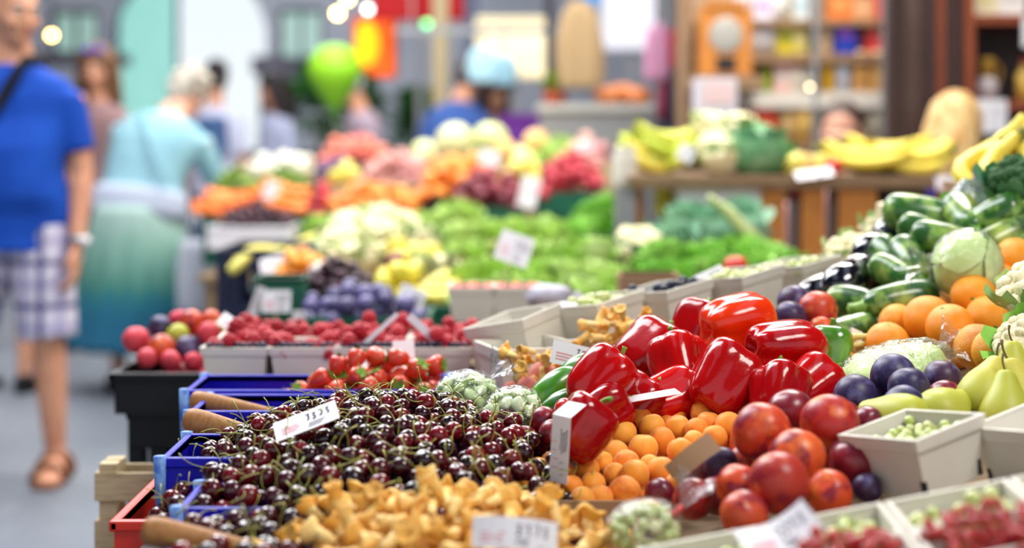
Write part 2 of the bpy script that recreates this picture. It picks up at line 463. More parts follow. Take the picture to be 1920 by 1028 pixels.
def pepper(label, seed, m='pepper', R_=.042, L_=.105, lobes=4, name='bell_pepper', stem=True):
    o = obj(name, pepper_mesh(name, M[m], seed, R_, L_, lobes), label=label, cat='pepper')
    if stem:
        g = random.Random(seed)
        b = MB(); a = g.uniform(0, 6)
        b.tube(curve_pts((0, 0, L_ * .36), (math.cos(a) * .014, math.sin(a) * .014, L_ * .5 + .010), (math.cos(a + 2) * .003, .002, .003), 6), [.0055, .0036, .0030, .0030, .0032, .004], 7)
        st = obj('stalk', b.mesh('stalk', M['pstem']), o)
        c = MB()
        def cf(th, t, p):
            q = 1 + .22 * math.cos(5 * th)
            return Vector((p.x * q, p.y * q, p.z))
        c.lathe([(.001, L_ * .37), (.008, L_ * .385), (.0125, L_ * .42), (.0135, L_ * .415), (.012, L_ * .38), (.001, L_ * .36)], 20, fn=cf)
        obj('calyx', c.mesh('calyx', M['pstem']), st)
    return o
# ---- long vegetables
def lathe_long(name, m, prof, n=18, bend=0.0, seed=0, lump=.05, ribs=0):
    off = Vector((seed * 1.7, seed * .3, 0)); L_ = prof[-1][1] - prof[0][1]
    def fn(th, t, p):
        q = 1 + lump * noise.noise(Vector((math.cos(th), math.sin(th), p.z / L_ * 3)) + off) + (ribs * math.cos(8 * th) if ribs else 0)
        u = (p.z - prof[0][1]) / L_ - .5
        return Vector((p.x * q + bend * (u * u - .08), p.y * q, p.z))
    b = MB(); b.lathe(interp(prof, 18), n, fn=fn)
    return b.mesh(name, m)
def zucchini(label, seed, L_=.13, r=.026, bend=.01, group=None):
    o = obj('courgette', lathe_long('courgette', M['zucchini'], [(.001, -L_ / 2), (r * .6, -L_ / 2 + .003), (r * .95, -L_ * .38), (r * 1.02, -L_ * .15), (r * .95, L_ * .15), (r * .8, L_ * .36), (r * .55, L_ * .46), (.008, L_ / 2)], 18, bend, seed), label=label, cat='courgette', group=group)
    b = MB()
    b.lathe([(.001, L_ * .46), (.011, L_ * .47), (.0085, L_ * .5 + .004), (.0075, L_ * .5 + .014), (.0085, L_ * .5 + .024), (.001, L_ * .5 + .0245)], 10, fn=lambda th, t, p: Vector((p.x * (1 + .15 * math.cos(5 * th)) + bend * .17, p.y * (1 + .15 * math.cos(5 * th)), p.z)))
    obj('stalk', b.mesh('stalk', M['pstem']), o)
    f = MB(); f.ell((bend * .17, 0, -L_ / 2), (.005, .005, .002), 8, 4)
    obj('blossom_scar', f.mesh('blossom_scar', M['cauleaf']), o)
    return o
def eggplant(label, seed, L_=.15, r=.042):
    o = obj('aubergine', lathe_long('aubergine', M['eggplant'], [(.001, -L_ / 2), (r * .55, -L_ * .47), (r * .95, -L_ * .3), (r, -L_ * .12), (r * .85, L_ * .1), (r * .6, L_ * .32), (r * .42, L_ * .45), (.004, L_ / 2)], 20, .012, seed, .03), label=label, cat='aubergine')
    b = MB()
    def fn(th, t, p):
        k = 1 + .35 * math.cos(5 * th) * (1 - t)
        return Vector((p.x + .002, p.y, p.z - (.012 * math.cos(5 * th) if t < .3 else 0)))
    b.lathe([(r * .66, L_ * .34), (r * .6, L_ * .40), (r * .45, L_ * .49), (.009, L_ * .53), (.007, L_ * .62), (.008, L_ * .68), (.001, L_ * .685)], 20, fn=fn)
    obj('calyx', b.mesh('calyx', M['calyx']), o)
    return o
# ---- others
def strawberry_protos():
    out = []
    for i in range(4):
        g = random.Random(i); r = .0165
        b = MB(); off = Vector((i * 3.1, 0, 0))
        b.lathe(interp([(.001, -r * 1.25), (r * .45, -r * 1.05), (r * .85, -r * .35), (r * 1.03, r * .3), (r * .9, r * .8), (r * .45, r), (.001, r * .95)], 12), 14, fn=lambda th, t, p: p * (1 + .08 * noise.noise(p * 60 + off)))
        o = obj('strawberry', b.mesh('strawberry', M['strawberry']), label='red strawberry', cat='strawberry')
        c = MB()
        for k in range(7):
            a = k * 2 * PI / 7 + g.uniform(-.2, .2); u = Vector((math.cos(a), math.sin(a), 0)); w = Vector((-u.y, u.x, 0)) * r * .2
            z = Vector((0, 0, r * 1.02))
            c.add([z - w * .5, z + w * .5, z + u * r * .5 + w + Vector((0, 0, r * .1)), z + u * r * .5 - w + Vector((0, 0, r * .1)), z + u * r * (.85 + g.random() * .25) + Vector((0, 0, r * g.uniform(-.1, .4)))], [(0, 1, 2, 3), (3, 2, 4)])
        c.tube([(0, 0, r * .95), (r * .1, 0, r * 1.5)], [.0012, .0008], 5)
        obj('leaf_cap', c.mesh('leaf_cap', M['leafgreen']), o)
        out.append(o)
    return Kind(out)
def chanterelle_protos(k=7, sc=1.0):
    out = []
    for i in range(k):
        g = random.Random(40 + i); rc = g.uniform(.010, .0165) * sc; h = g.uniform(.032, .048) * sc; ph = g.uniform(0, 6); nl = g.choice((2, 3, 4, 5))
        def fn(th, t, p, rc=rc, ph=ph, nl=nl):
            e = min(1, p.to_2d().length / rc) ** 2
            w = .11 * math.sin(nl * th + ph) + .05 * math.sin((nl + 3) * th + 2 * ph)
            return Vector((p.x * (1 + .5 * w * e), p.y * (1 + .5 * w * e), p.z + rc * .9 * w * e))
        b = MB(); b.lathe(interp([(.0045 * sc, h * .42), (.0085 * sc, h * .62), (rc * .78, h * .80), (rc * 1.02, h * .90), (rc * 1.0, h * 1.0), (rc * .7, h * .98), (rc * .3, h * .88), (.0008, h * .84)], 12), 20, fn=fn)
        o = obj('chanterelle', b.mesh('chanterelle', M['chant']), label='golden chanterelle mushroom', cat='mushroom')
        s = MB(); bx = g.uniform(-.008, .008) * sc; by = g.uniform(-.008, .008) * sc
        s.tube([(bx, by, 0), (bx * .6, by * .6, h * .2), (bx * .2, by * .2, h * .4), (0, 0, h * .6)], [.0050 * sc, .0060 * sc, .0066 * sc, .0085 * sc], 8)
        obj('stem', s.mesh('stem', M['chant_stem']), o)
        out.append(o)
    return Kind(out)
def banana_bunch(label, nb=6, L_=.19, r=.019, m='banana', seed=0, group=None, spread=.035):
    g = random.Random(seed)
    root = thing('banana_bunch', label, 'banana bunch', group=group)
    for i in range(nb):
        u = (i - (nb - 1) / 2); row = i % 2
        pts = []; rad = []
        for t in [k / 9 for k in range(10)]:
            ang = -1.0 + 2.0 * t
            x = L_ * .56 * math.sin(ang) ; z = L_ * .56 * (1 - math.cos(ang)) * .8
            yy = u * spread * (.35 + .65 * math.sin(PI * min(1, t * 1.0 + .12))) + g.uniform(-.002, .002)
            pts.append((x, yy, z + row * r * 1.6)); rad.append(r * (.3 if t == 0 else .62 if t < .15 else .95 if t < .3 else 1.0 if t < .75 else .8 if t < .9 else .42))
        b = MB(); b.tube(pts, rad, 6, 0); v = obj('banana', b.mesh('banana', M[m]), root)
        e = MB(); e.tube([Vector(pts[0]) + Vector((.001, 0, 0)), Vector(pts[0]) + Vector((-.006, 0, .004))], [r * .3, r * .25], 6)
        obj('tip', e.mesh('tip', M['bantip']), v)
    b = MB(); x = L_ * .56 * math.sin(1.0); z = L_ * .56 * (1 - math.cos(1.0)) * .8
    b.tube([(x - .006, 0, z), (x + .012, 0, z + .014), (x + .026, 0, z + .03)], [(r * .55, spread * nb * .22), (r * .6, r * .9), (r * .5, r * .6)], 8, up=(0, 0, 1))
    obj('crown_stalk', b.mesh('crown_stalk', M['bantip' if m == 'banana' else 'banana_green']), root)
    return root
def leaf_add(b, base, d, up, L_, W, curl=.5, wav=.15, n=5, m=0, g=rnd, ph=None):
    d = Vector(d).normalized(); up = Vector(up); up = (up - d * up.dot(d)).normalized(); s = d.cross(up)
    rows = []; ph = g.uniform(0, 6) if ph is None else ph
    for i in range(n + 1):
        t = i / n
        w = W * (math.sin(PI * (.08 + .80 * t)) ** .8) * (.5 + .62 * t)
        c = Vector(base) + d * L_ * t * (1 - .25 * curl * t) + up * L_ * curl * (t * t) * .6
        rows.append([c + s * w * k + up * (wav * W * math.sin(7 * t + 5 * k + ph) * abs(k) + .22 * W * k * k) for k in (-1, -.5, 0, .5, 1)])
    v = [p for r_ in rows for p in r_]
    f = [(i * 5 + j, i * 5 + j + 1, (i + 1) * 5 + j + 1, (i + 1) * 5 + j) for i in range(n) for j in range(4)]
    b.add(v, f, m)
def rosette(name, m, r=.09, leaves=26, seed=0, wav=.3, up=.55, heart=None):
    g = random.Random(seed); b = MB()
    for i in range(leaves):
        q = i / leaves; a = i * 2.4; el = up + (1.5 - up) * (1 - q) ** 1.2 * .95 + g.uniform(-.12, .12)
        el = .15 + (1 - q) * 1.3 + g.uniform(-.1, .1)
        d = Vector((math.cos(a) * math.cos(el), math.sin(a) * math.cos(el), math.sin(el)))
        upv = Vector((-math.cos(a) * math.sin(el), -math.sin(a) * math.sin(el), math.cos(el))) * (1)
        leaf_add(b, Vector((0, 0, .01)) + d * r * .1, d, upv, r * (1.05 + .15 * q), r * .48, g.uniform(.2, .55), wav, 5, 0, g)
    if heart: b.ell((0, 0, r * .45), (r * .45, r * .45, r * .5), 14, 9, 1)
    return b.mesh(name, [m, heart] if heart else m)
def cauliflower(label, seed=0, r=.075, curd='cauli', leaf='cauleaf', name='cauliflower', cat='cauliflower'):
    g = random.Random(seed); root = thing(name, label, cat)
    b = MB(); b.ell((0, 0, r * .55), (r * .86, r * .86, r * .62), 20, 12)
    for i in range(46):
        q = g.uniform(.15, 1); a = i * 2.4; s = math.sqrt(1 - q * q)
        b.ell((s * math.cos(a) * r * .84, s * math.sin(a) * r * .84, r * .55 + q * r * .58), r * g.uniform(.15, .23), 8, 6)
    obj('curd', b.mesh('curd', M[curd]), root)
    for i in range(9):
        a = i * 2 * PI / 9 + g.uniform(-.15, .15); el = g.uniform(.55, 1.0)
        b = MB(); d = Vector((math.cos(a) * math.cos(el), math.sin(a) * math.cos(el), math.sin(el)))
        leaf_add(b, Vector((math.cos(a), math.sin(a), 0)) * r * .4, d, Vector((-math.cos(a), -math.sin(a), .4)), r * g.uniform(1.1, 1.5), r * .42, .35, .15, 6, 0, g)
        obj('leaf', b.mesh('leaf', M[leaf]), root)
    return root
def punnet(label, w=.13, d=.13, h=.075, tp=.82, group=None, mt='punnet', slot=True):
    root = thing('punnet', label, 'punnet', group=group)
    t = .0022; b = MB()
    def loop(k, z, ins=0): x, y = w / 2 * k - ins, d / 2 * k - ins; return [(-x, -y, z), (x, -y, z), (x, y, z), (-x, y, z)]
    k0 = tp
    b.rings([loop(k0, t, t), loop(1, h, t), loop(1, h), loop(k0, 0)], 0, cap=False)
    q0, q1 = loop(k0, 0), loop(k0, t, t)
    b.add(q0, [(3, 2, 1, 0)]); b.add(q1, [(0, 1, 2, 3)])
    obj('tray', b.mesh('tray', M[mt], False), root)
    r_ = MB(); e = .0028; z0 = h * .8; k1 = tp + (1 - tp) * .8
    r_.rings([loop(k1, z0, -.0003), loop(k1, z0, -e), loop(1, h + .001, -e), loop(1, h + .001, t + .0006), loop(1, h - .006, t + .0006)], 0, cap=False)
    obj('rim', r_.mesh('rim', M[mt], False), root)
    if slot:
        for sx, sy in ((-1, -1), (1, -1), (1, 1), (-1, 1)):
            s = MB(); x, y = sx * w / 2 * (k0 + .012), sy * d / 2 * (k0 + .012)
            s.box((x, y, h * .18), (.005, .005, h * .3), 0)
            obj('slot_shade', s.mesh('slot_shade', M['dark'], False), root)  # solid dark block painting the shade of a slot
    return root
def crate(name, label, w, d, h, mt, rim=.014, slots=0, wall=.006, corner=None, group=None, bevel=.002, handle=False):
    """open stacking crate: walls (with a row of slots in the long sides), rim, base"""
    root = thing(name, label, 'crate', group=group)
    b = MB()
    def wallpiece(cx, cy, lx, ly):
        L_ = max(lx, ly); horiz = lx > ly
        if not slots:
            b.box((cx, cy, h / 2), (lx, ly, h)); return
        b.box((cx, cy, h * .14), (lx, ly, h * .28)); b.box((cx, cy, h * .85), (lx, ly, h * .3))
        nsl = max(2, int(L_ / .022)) if slots == 1 else max(2, int(L_ / slots))
        for i in range(nsl + 1):
            u = -L_ / 2 + L_ * i / nsl
            ww = L_ / nsl * .45
            u = max(-L_ / 2 + ww / 2, min(L_ / 2 - ww / 2, u))
            b.box((cx + (u if horiz else 0), cy + (0 if horiz else u), h * .49), (ww if horiz else lx, ly if horiz else ww, h * .44))
    wallpiece(0, -d / 2 + wall / 2, w, wall); wallpiece(0, d / 2 - wall / 2, w, wall)
    wallpiece(-w / 2 + wall / 2, 0, wall, d - 2 * wall); wallpiece(w / 2 - wall / 2, 0, wall, d - 2 * wall)
    obj('side_walls', b.mesh('side_walls', M[mt], False), root)
    r_ = MB(); e = rim
    for sx in (-1, 1):
        r_.box((sx * (w / 2 + e / 2 - wall), 0, h - .006), (e, d + 2 * e - 2 * wall, .014)); r_.box((0, sx * (d / 2 + e / 2 - wall), h - .0055), (w + 2 * e - 2 * wall - .001, e, .0135))
    obj('rim', r_.mesh('rim', M[mt], False), root, bevel=.003)
    g_ = MB(); g_.box((0, 0, .003), (w - .004, d - .004, .006)); obj('base', g_.mesh('base', M[mt], False), root)
    if corner:
        for sx in (-1, 1):
            for sy in (-1, 1):
                c = MB()
                c.tube([(sx * (w / 2 + .001), sy * (d / 2 + .001), .004), (sx * (w / 2 + .002), sy * (d / 2 + .002), h * .6), (sx * (w / 2 + .002), sy * (d / 2 + .002), h + .003)], [.006, .007, .008], 10)
                obj('corner_post', c.mesh('corner_post', M[corner]), root)
    return root
def price_card(label, w=.07, h=.045, fold=True, lines=3, seed=0, bend=0.0, digits=True, group=None, back=False, stake=0):
    """paper price card standing on its lower edge, facing -y; a few hand-written strokes, too soft to read"""
    g = random.Random(seed); root = thing('price_card', label, 'price card', group=group)
    b = MB(); n = 8; t = .0006
    def pt(u, v, k): return Vector(((u - .5) * w, bend * ((u - .5) ** 2) * 4 + k, v * h))
    fr = [[pt(i / n, j, 0) for i in range(n + 1)] for j in (0, 1)]; bk = [[pt(i / n, j, t) for i in range(n + 1)] for j in (0, 1)]
    loop = lambda i: [fr[0][i], fr[1][i], bk[1][i], bk[0][i]]
    b.rings([loop(i) for i in range(n + 1)])
    obj('sheet', b.mesh('sheet', M['cardback' if back else 'card'], False), root)
    if fold:
        fl = (.03, h * 1.14) if fold == 2 else (h * .5, h * .45)
        b = MB(); b.add([(-w / 2, bend, h), (w / 2, bend, h), (w / 2, bend + fl[0], fl[1]), (-w / 2, bend + fl[0], fl[1]), (-w / 2, bend + t, h + t), (w / 2, bend + t, h + t), (w / 2, bend + fl[0] + t, fl[1] + t), (-w / 2, bend + fl[0] + t, fl[1] + t)], [(0, 1, 2, 3), (7, 6, 5, 4), (0, 4, 5, 1), (3, 2, 6, 7), (0, 3, 7, 4), (1, 5, 6, 2)])
        obj('folded_flap', b.mesh('folded_flap', M['cardback' if back else 'card'], False), root)
    if stake:
        b = MB(); b.tube([(0, bend * .2 + .002, h * .5), (0, bend * .2 + .002, -stake)], .0016, 5); obj('stake', b.mesh('stake', M['wood']), root)
    if lines and not back:
        b = MB()
        def stroke(u0, v0, u1, v1, wd, m):
            p, q = pt(u0, v0, -.0006), pt(u1, v1, -.0006); d = (q - p).normalized(); s = Vector((-d.z, 0, d.x)) * wd * min(1, h / .045, w / .06)
            b.add([p - s, q - s, q + s, p + s], [(0, 1, 2, 3)], m)
        for k in range(lines):
            v = .22 + .13 * k; stroke(.1, v, .1 + g.uniform(.22, .36), v, .0011, 1)
        if digits:
            for k in range(4):
                u = .50 + k * .105; v = .60 + .03 * math.sin(k * 2.1 + seed); pts = [(u, v + .16), (u + .06, v + .18), (u + g.uniform(.01, .06), v + .04), (u + .06, v - .02), (u + g.uniform(0, .03), v - .13), (u + .055, v - .12)]
                for p_, q_ in zip(pts, pts[1:]): stroke(*p_, *q_, .0009, 0)
            for k in range(3):
                u = .48 + g.uniform(0, .1); v = .30 - .09 * k; stroke(u, v, u + g.uniform(.12, .3), v + .01, .0007, 0)
        obj('writing', b.mesh('writing', [M['ink'], M['inkred']], False), root)
    return root
def scoop(label, L_=.14, r=.014):
    """wooden scoop handle with a metal collar and blade; handle end at the origin, blade along +x"""
    root = thing('scoop', label, 'scoop')
    b = MB(); rot = Matrix.Rotation(R(90), 4, 'Y')
    b.lathe(interp([(.001, 0), (r * .6, .001), (r * .95, .006), (r * 1.08, .02), (r * 1.0, .045), (r * .82, L_ * .6), (r * .66, L_ * .85), (r * .6, L_), (.001, L_ + .001)], 22), 18, M=rot)
    obj('handle', b.mesh('handle', M['handle']), root)
    c = MB(); c.lathe([(r * .6, L_ - .004), (r * .68, L_ - .003), (r * .64, L_ + .018), (r * .3, L_ + .02)], 14, M=rot)
    obj('collar', c.mesh('collar', M['metal']), root)
    s = MB()
    rows = []
    for i in range(8):
        t = i / 7; x = L_ + .015 + t * .12; wv = .012 + .034 * min(1, t * 3); 
        rows.append([(x, wv * math.sin(a), -.004 + .03 * min(1, t * 2.5) * (1 - math.cos(a))*.8) for a in [(-1.2 + 2.4 * j / 8) for j in range(9)]])
    s.rings(rows, cap=False, close=False)
    sh = obj('blade', s.mesh('blade', M['metal']), root); md = sh.modifiers.new('t', 'SOLIDIFY'); md.thickness = .0012
    return root
def under(balls, base, r, n, seed=0, gap=1.75, box=None, minz=None):
    """balls of the same kind lying below the ones on top"""
    g = random.Random(seed); A = [tuple(b) for b in balls]; out = []
    for _ in range(n * 60):
        if len(out) >= n: break
        b = g.choice(balls); x = b[0] + g.uniform(-1, 1) * r * 2.2; y = b[1] + g.uniform(-1, 1) * r * 2.2
        zt = min([q[2] for q in balls if (q[0] - x) ** 2 + (q[1] - y) ** 2 < (3 * r) ** 2] or [b[2]])
        lo = base(x, y) + r; hi = zt - r * gap * .6
        if hi < lo: continue
        z = g.uniform(lo, hi)
        if all((q[0] - x) ** 2 + (q[1] - y) ** 2 + (q[2] - z) ** 2 > (1.9 * r) ** 2 for q in A):
            A.append((x, y, z, r)); out.append((x, y, z, r))
    return out
# ================================================================ the stall in front: boards, crates, supports
def base1(x, y): return .735 + .2 * max(0.0, x - .125)
stall = thing('market_stall', 'sloping wooden stall table carrying the cherries, peppers and oranges', 'stall table', (0, 0, 0))
for x0, x1, y0, y1, z0 in ((-.375, .125, 1.02, 1.845, .705), (-.10, .125, 1.85, 3.1, .733)):
    n = 4
    for i in range(n):
        b = MB(); w = (y1 - y0) / n
        b.box(((x0 + x1) / 2, y0 + (i + .5) * w, z0 - .012), (x1 - x0, w - .003, .022)); obj('board', b.mesh('board', M['board'], False), stall)
n = 10
for i in range(n):
    b = MB(); w = (3.1 - 1.02) / n; y = 1.02 + i * w
    b.add([(.127, y, .733), (1.5, y, base1(1.5, 0) - .002), (1.5, y + w - .003, base1(1.5, 0) - .002), (.127, y + w - .003, .733), (.127, y, .711), (1.5, y, base1(1.5, 0) - .024), (1.5, y + w - .003, base1(1.5, 0) - .024), (.127, y + w - .003, .711)],
          [(0, 1, 2, 3), (7, 6, 5, 4), (0, 4, 5, 1), (1, 5, 6, 2), (2, 6, 7, 3), (3, 7, 4, 0)])
    obj('sloping_board', b.mesh('sloping_board', M['board'], False), stall)
for x, y, z in ((-.34, 1.08, .68), (-.34, 1.78, .68), (.10, 1.08, .68), (.05, 3.04, .705), (1.44, 1.08, .965), (1.44, 3.04, .965), (.10, 1.95, .705), (1.44, 2.0, .965)):
    b = MB(); b.box((x, y, z / 2), (.05, .05, z)); obj('leg', b.mesh('leg', M['board'], False), stall)

# red crate under the blue ones, wooden crates, black crates
def slat_crate(label, w, d, h):
    root = thing('wooden_crate', label, 'crate')
    for sx in (-1, 1):
        for sy in (-1, 1):
            b = MB(); b.box((sx * (w / 2 - .02), sy * (d / 2 - .02), h / 2), (.028, .028, h)); obj('corner_post', b.mesh('corner_post', M['wood'], False), root)
    for k in range(3):
        z = h * (.16 + .34 * k)
        for s in (-1, 1):
            b = MB(); b.box((0, s * (d / 2 - .003), z), (w, .006, h * .2)); obj('side_slat', b.mesh('side_slat', M['wood'], False), root)
            b = MB(); b.box((s * (w / 2 - .003), 0, z), (.006, d - .014, h * .2)); obj('end_slat', b.mesh('end_slat', M['wood'], False), root)
    b = MB(); b.box((0, 0, .004), (w - .016, d - .016, .006)); obj('base', b.mesh('base', M['wood'], False), root)
    return root
for k in range(3):
    c = slat_crate(['slatted pale wooden crate at the bottom of the stack by the aisle', 'slatted pale wooden crate in the middle of the stack by the aisle', 'slatted pale wooden crate on top of the stack beside the blue crates'][k], .46, .075, .223)
    c.location = (-.435, 2.50, k * .2245)
rc = crate('plastic_crate', 'red plastic crate under the blue cherry crates', .34, .52, .24, 'redplastic', rim=.012, slots=.03)
rc.location = (-.312, 2.135, .49)
st = thing('trestle', 'low wooden trestle holding up the red crate', 'trestle', (-.312, 2.135, 0))
b = MB(); b.box((0, 0, .474), (.36, .5, .03)); obj('board', b.mesh('board', M['board'], False), st)
for sx in (-1, 1):
    for sy in (-1, 1):
        b = MB(); b.box((sx * .14, sy * .21, .2295), (.04, .04, .459)); obj('leg', b.mesh('leg', M['board'], False), st)
BL = [  # x left, y near, y far, z bottom, rim z, label
    (-.512, 2.385, 2.55, .70, .802, 'blue plastic crate of strawberries behind the two upper scoops'),
    (-.468, 2.205, 2.36, .735, .802, 'narrow blue plastic crate under the two upper scoop handles'),
    (-.432, 1.868, 2.03, .735, .806, 'blue plastic crate with pale highlight painted corner holding the upper cherries'),
    (-.376, 1.705, 1.838, .707, .785, 'blue plastic crate half sunk in the cherries below the pale cornered one'),
    (-.366, 1.50, 1.694, .700, .765, 'blue plastic crate nearest the chanterelles behind the lowest scoop')]
for x0, y0, y1, z0, z1, lb in BL:
    w = .40; c = crate('plastic_crate', lb, w, y1 - y0 - .012, z1 - z0, 'blue', rim=.009, slots=.02 if y0 > 2.3 else 0, corner='bluepale')
    c.location = (x0 + w / 2 + .008, (y0 + y1) / 2, z0)
ls = thing('stool', 'low wooden stool under the strawberry crate', 'stool', (-.31, 2.47 + .02, 0))
b = MB(); b.box((0, 0, .682), (.3, .2, .03)); obj('seat', b.mesh('seat', M['board'], False), ls)
for sx in (-1, 1):
    for sy in (-1, 1):
        b = MB(); b.box((sx * .12, sy * .085, .333), (.03, .02, .666)); obj('leg', b.mesh('leg', M['board'], False), ls)
# black crates by the aisle
for k in range(3):
    c = crate('plastic_crate', ['black slotted crate at the bottom of the stack behind the wooden crates', 'black slotted crate in the middle of the stack behind the wooden crates', 'black slotted crate under the peach crate'][k], .40, .30, .225, 'black', rim=.01, slots=.055)
    c.location = (-.515, 3.03, k * .2275)
pc = crate('plastic_crate', 'shallow black crate holding the peaches by the aisle', .46, .30, .075, 'black', rim=.016)
pc.location = (-.50, 2.99, .684)
# cabinet of stacked crates carrying the berry punnets
for k in range(3):
    c = crate('plastic_crate', ['navy crate at the bottom of the stack under the berry punnets', 'navy crate in the middle of the stack under the berry punnets', 'navy crate on top of the stack under the berry punnets'][k], .34, .20, .242, 'navy', slots=.05)
    c.location = (-.145 - .12, 2.915 + .02, k * .246)
b = MB(); b.box((0, 0, .009), (.56, .345, .018))
obj('plank', b.mesh('plank', M['board'], False), loc=(-.265, 2.775, .752), label='wooden plank laid on crates under the row of raspberry punnets', cat='plank')

# ================================================================ cherries
rd = random.Random(3)
CX, CY, RX, RY = -.165, 2.0, .275, .46
def hm(x, y):
    dx = (x - CX) / (RX * (1.0 if x < CX else 1.12)); dy = (y - CY) / (RY if y < CY else RY * .62)
    q = dx * dx + dy * dy
    return .742 + .108 * max(0, 1 - q) ** .75 + (.004 * noise.noise(Vector((x * 14, y * 14, 0))))
def rim_at(x, y):
    for x0, y0, y1, z0, z1, _ in BL:
        if x0 - .01 < x < x0 + .425 and y0 - .012 < y < y1 + .012:
            if x < x0 + .03 or y < y0 + .022 or y > y1 - .022: return z1 + .002
            return z0 + .008
    return .737
def cbase(x, y): return max(rim_at(x, y), hm(x, y) - .055)
b = MB(); NX, NY = 44, 60; x0, x1, y0, y1 = -.44, .15, 1.52, 2.3
def core(x, y): return max(.736 if x > -.10 and y > 1.845 else .709, hm(x, y) - .058 if hm(x, y) > .765 else 0)
b.rings([[(x0 + (x1 - x0) * i / NX, y0 + (y1 - y0) * j / NY, core(x0 + (x1 - x0) * i / NX, y0 + (y1 - y0) * j / NY)) for i in range(NX + 1)] for j in range(NY + 1)], cap=False, close=False)
sm, nr = in_ell(CX + .01, CY - .02, RX * 1.02, RY * 1.0)
balls = drop(1500, sm, cbase, .0125, top=lambda x, y: hm(x, y) + .006, near=nr, seed=4, roll=16, miss=90)
# a few that rolled into the crate corners on the left
sm2, nr2 = in_rect(-.40, -.24, 1.88, 2.01); balls += drop(34, sm2, lambda x, y: .744, .0125, top=lambda x, y: .80, near=nr2, seed=8, pre=balls)
sm2, nr2 = in_rect(-.35, -.22, 1.72, 1.82); balls += drop(34, sm2, lambda x, y: .716, .0125, top=lambda x, y: .79, near=nr2, seed=9, pre=balls)
sm2, nr2 = in_rect(-.34, -.18, 1.52, 1.68); balls += drop(40, sm2, lambda x, y: .716, .0125, top=lambda x, y: .785, near=nr2, seed=10, pre=balls)
sm2, nr2 = in_rect(-.05, .10, 1.86, 2.1); balls += drop(60, sm2, lambda x, y: .736, .0125, top=lambda x, y: .78 - .2 * max(0, x), near=nr2, seed=12, pre=balls)
order, cnt = most_seen(balls)
K_ch = cherry_protos()
front = order[:300]
for i in front:
    x, y, z, r = balls[i]
    K_ch.put((x, y, z), Euler((rd.uniform(-1.3, 1.3), rd.uniform(-1.3, 1.3), rd.uniform(0, 6.28))), r / .0125, label='dark red cherry with a thin green stalk in the cherry heap', group='cherries in the blue crates')
core_mb = MB(); low = MB(); low.ell((0, 0, 0), 1, 9, 6)
stuffm = MB()
for i in order[300:]:
    x, y, z, r = balls[i]
    stuffm.add([(x + p[0] * r, y + p[1] * r, z + p[2] * r) for p in low.v], low.f, 0)
    if cnt[i] > 0:
        a = rd.uniform(0, 6.28); stuffm.tube(curve_pts((x, y, z + r * .8), (x + .026 * math.cos(a), y + .026 * math.sin(a), z + r + rd.uniform(.002, .018)), (0, 0, .004), 4), .0007, 4, 1)
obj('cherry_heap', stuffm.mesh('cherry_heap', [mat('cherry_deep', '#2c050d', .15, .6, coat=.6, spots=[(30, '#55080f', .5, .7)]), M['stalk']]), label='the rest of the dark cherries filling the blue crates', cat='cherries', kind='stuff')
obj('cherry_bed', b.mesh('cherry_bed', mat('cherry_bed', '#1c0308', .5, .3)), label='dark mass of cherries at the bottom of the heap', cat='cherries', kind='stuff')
K_ch.done()

# scoops
for (px, py, Y, rz, ry, sc, lb) in ((266, 992, 1.58, 8, 13, .9, 'wooden scoop handle nearest the viewer, stuck in the chanterelles'), (345, 784, 2.08, -6, 13, 1.0, 'speckled wooden scoop handle lying over the cherry crates, the middle one of three'), (357, 750, 2.31, -4, 9, .93, 'wooden scoop handle lying over the strawberry crate, farthest of three')):
    s = scoop(lb, .145, .0155); s.location = P(px, py, Y); s.rotation_euler = (0, R(ry), R(rz)); s.scale = (sc,) * 3

# ================================================================ strawberries
K_st = strawberry_protos()
def sh(x, y):
    u = x - PX(735, 2.45); q = (u / (.155 if u > 0 else .235)) ** 2 + ((y - 2.455) / .11) ** 2
    return .735 + .135 * max(0, 1 - math.sqrt(q)) + .02
sm, nr = in_ell(-.225, 2.455, .215, .10)
sb = drop(150, sm, lambda x, y: .712 if x < -.11 else .736, .0165, top=sh, near=nr, seed=5, pre=[])
for x, y, z, r in sb:
    K_st.put((x, y, z), Euler((rd.uniform(-1.6, 1.6), rd.uniform(-1.6, 1.6), rd.uniform(0, 6.28))), rd.uniform(.88, .98), label='ripe strawberry with green leaf cap in the heap behind the cherries', group='strawberries')
K_st.done()

# ================================================================ chanterelles in front
K_cn = chanterelle_protos()
def nh(x, y):
    dx = (x + .085) / (.215 if x < -.085 else .245); dy = (y - 1.60) / .20
    return .72 + .105 * max(0, 1 - dx * dx - dy * dy) ** .7
bx = thing('cardboard_box', 'brown cardboard box heaped with chanterelles', 'box', (-.065, 1.575, .7065))
for nm, c, d in (('base', (0, 0, .002), (.40, .33, .003)), ('front_wall', (0, -.165, .032), (.40, .003, .063)), ('back_wall', (0, .165, .04), (.40, .003, .08)), ('end_wall', (-.2, 0, .032), (.003, .326, .063)), ('end_wall', (.2, 0, .032), (.003, .326, .063))):
    b = MB(); b.box(c, d); obj(nm, b.mesh(nm, M['cardback'], False), bx)
sm, nr = in_ell(-.065, 1.585, .235, .19)
def nbase(x, y):
    q = abs(x + .065) < .215 and abs(y - 1.575) < .18
    e = abs(abs(x + .065) - .2) < .018 or abs(y - 1.41) < .018
    return .775 if e else (.712 if q else .712)
cb = drop(1100, sm, lambda x, y: max(nbase(x, y), nh(x, y) - .05), .0115, top=lambda x, y: nh(x, y) + .004, near=nr, seed=6, roll=14)
order, cnt = most_seen(cb)
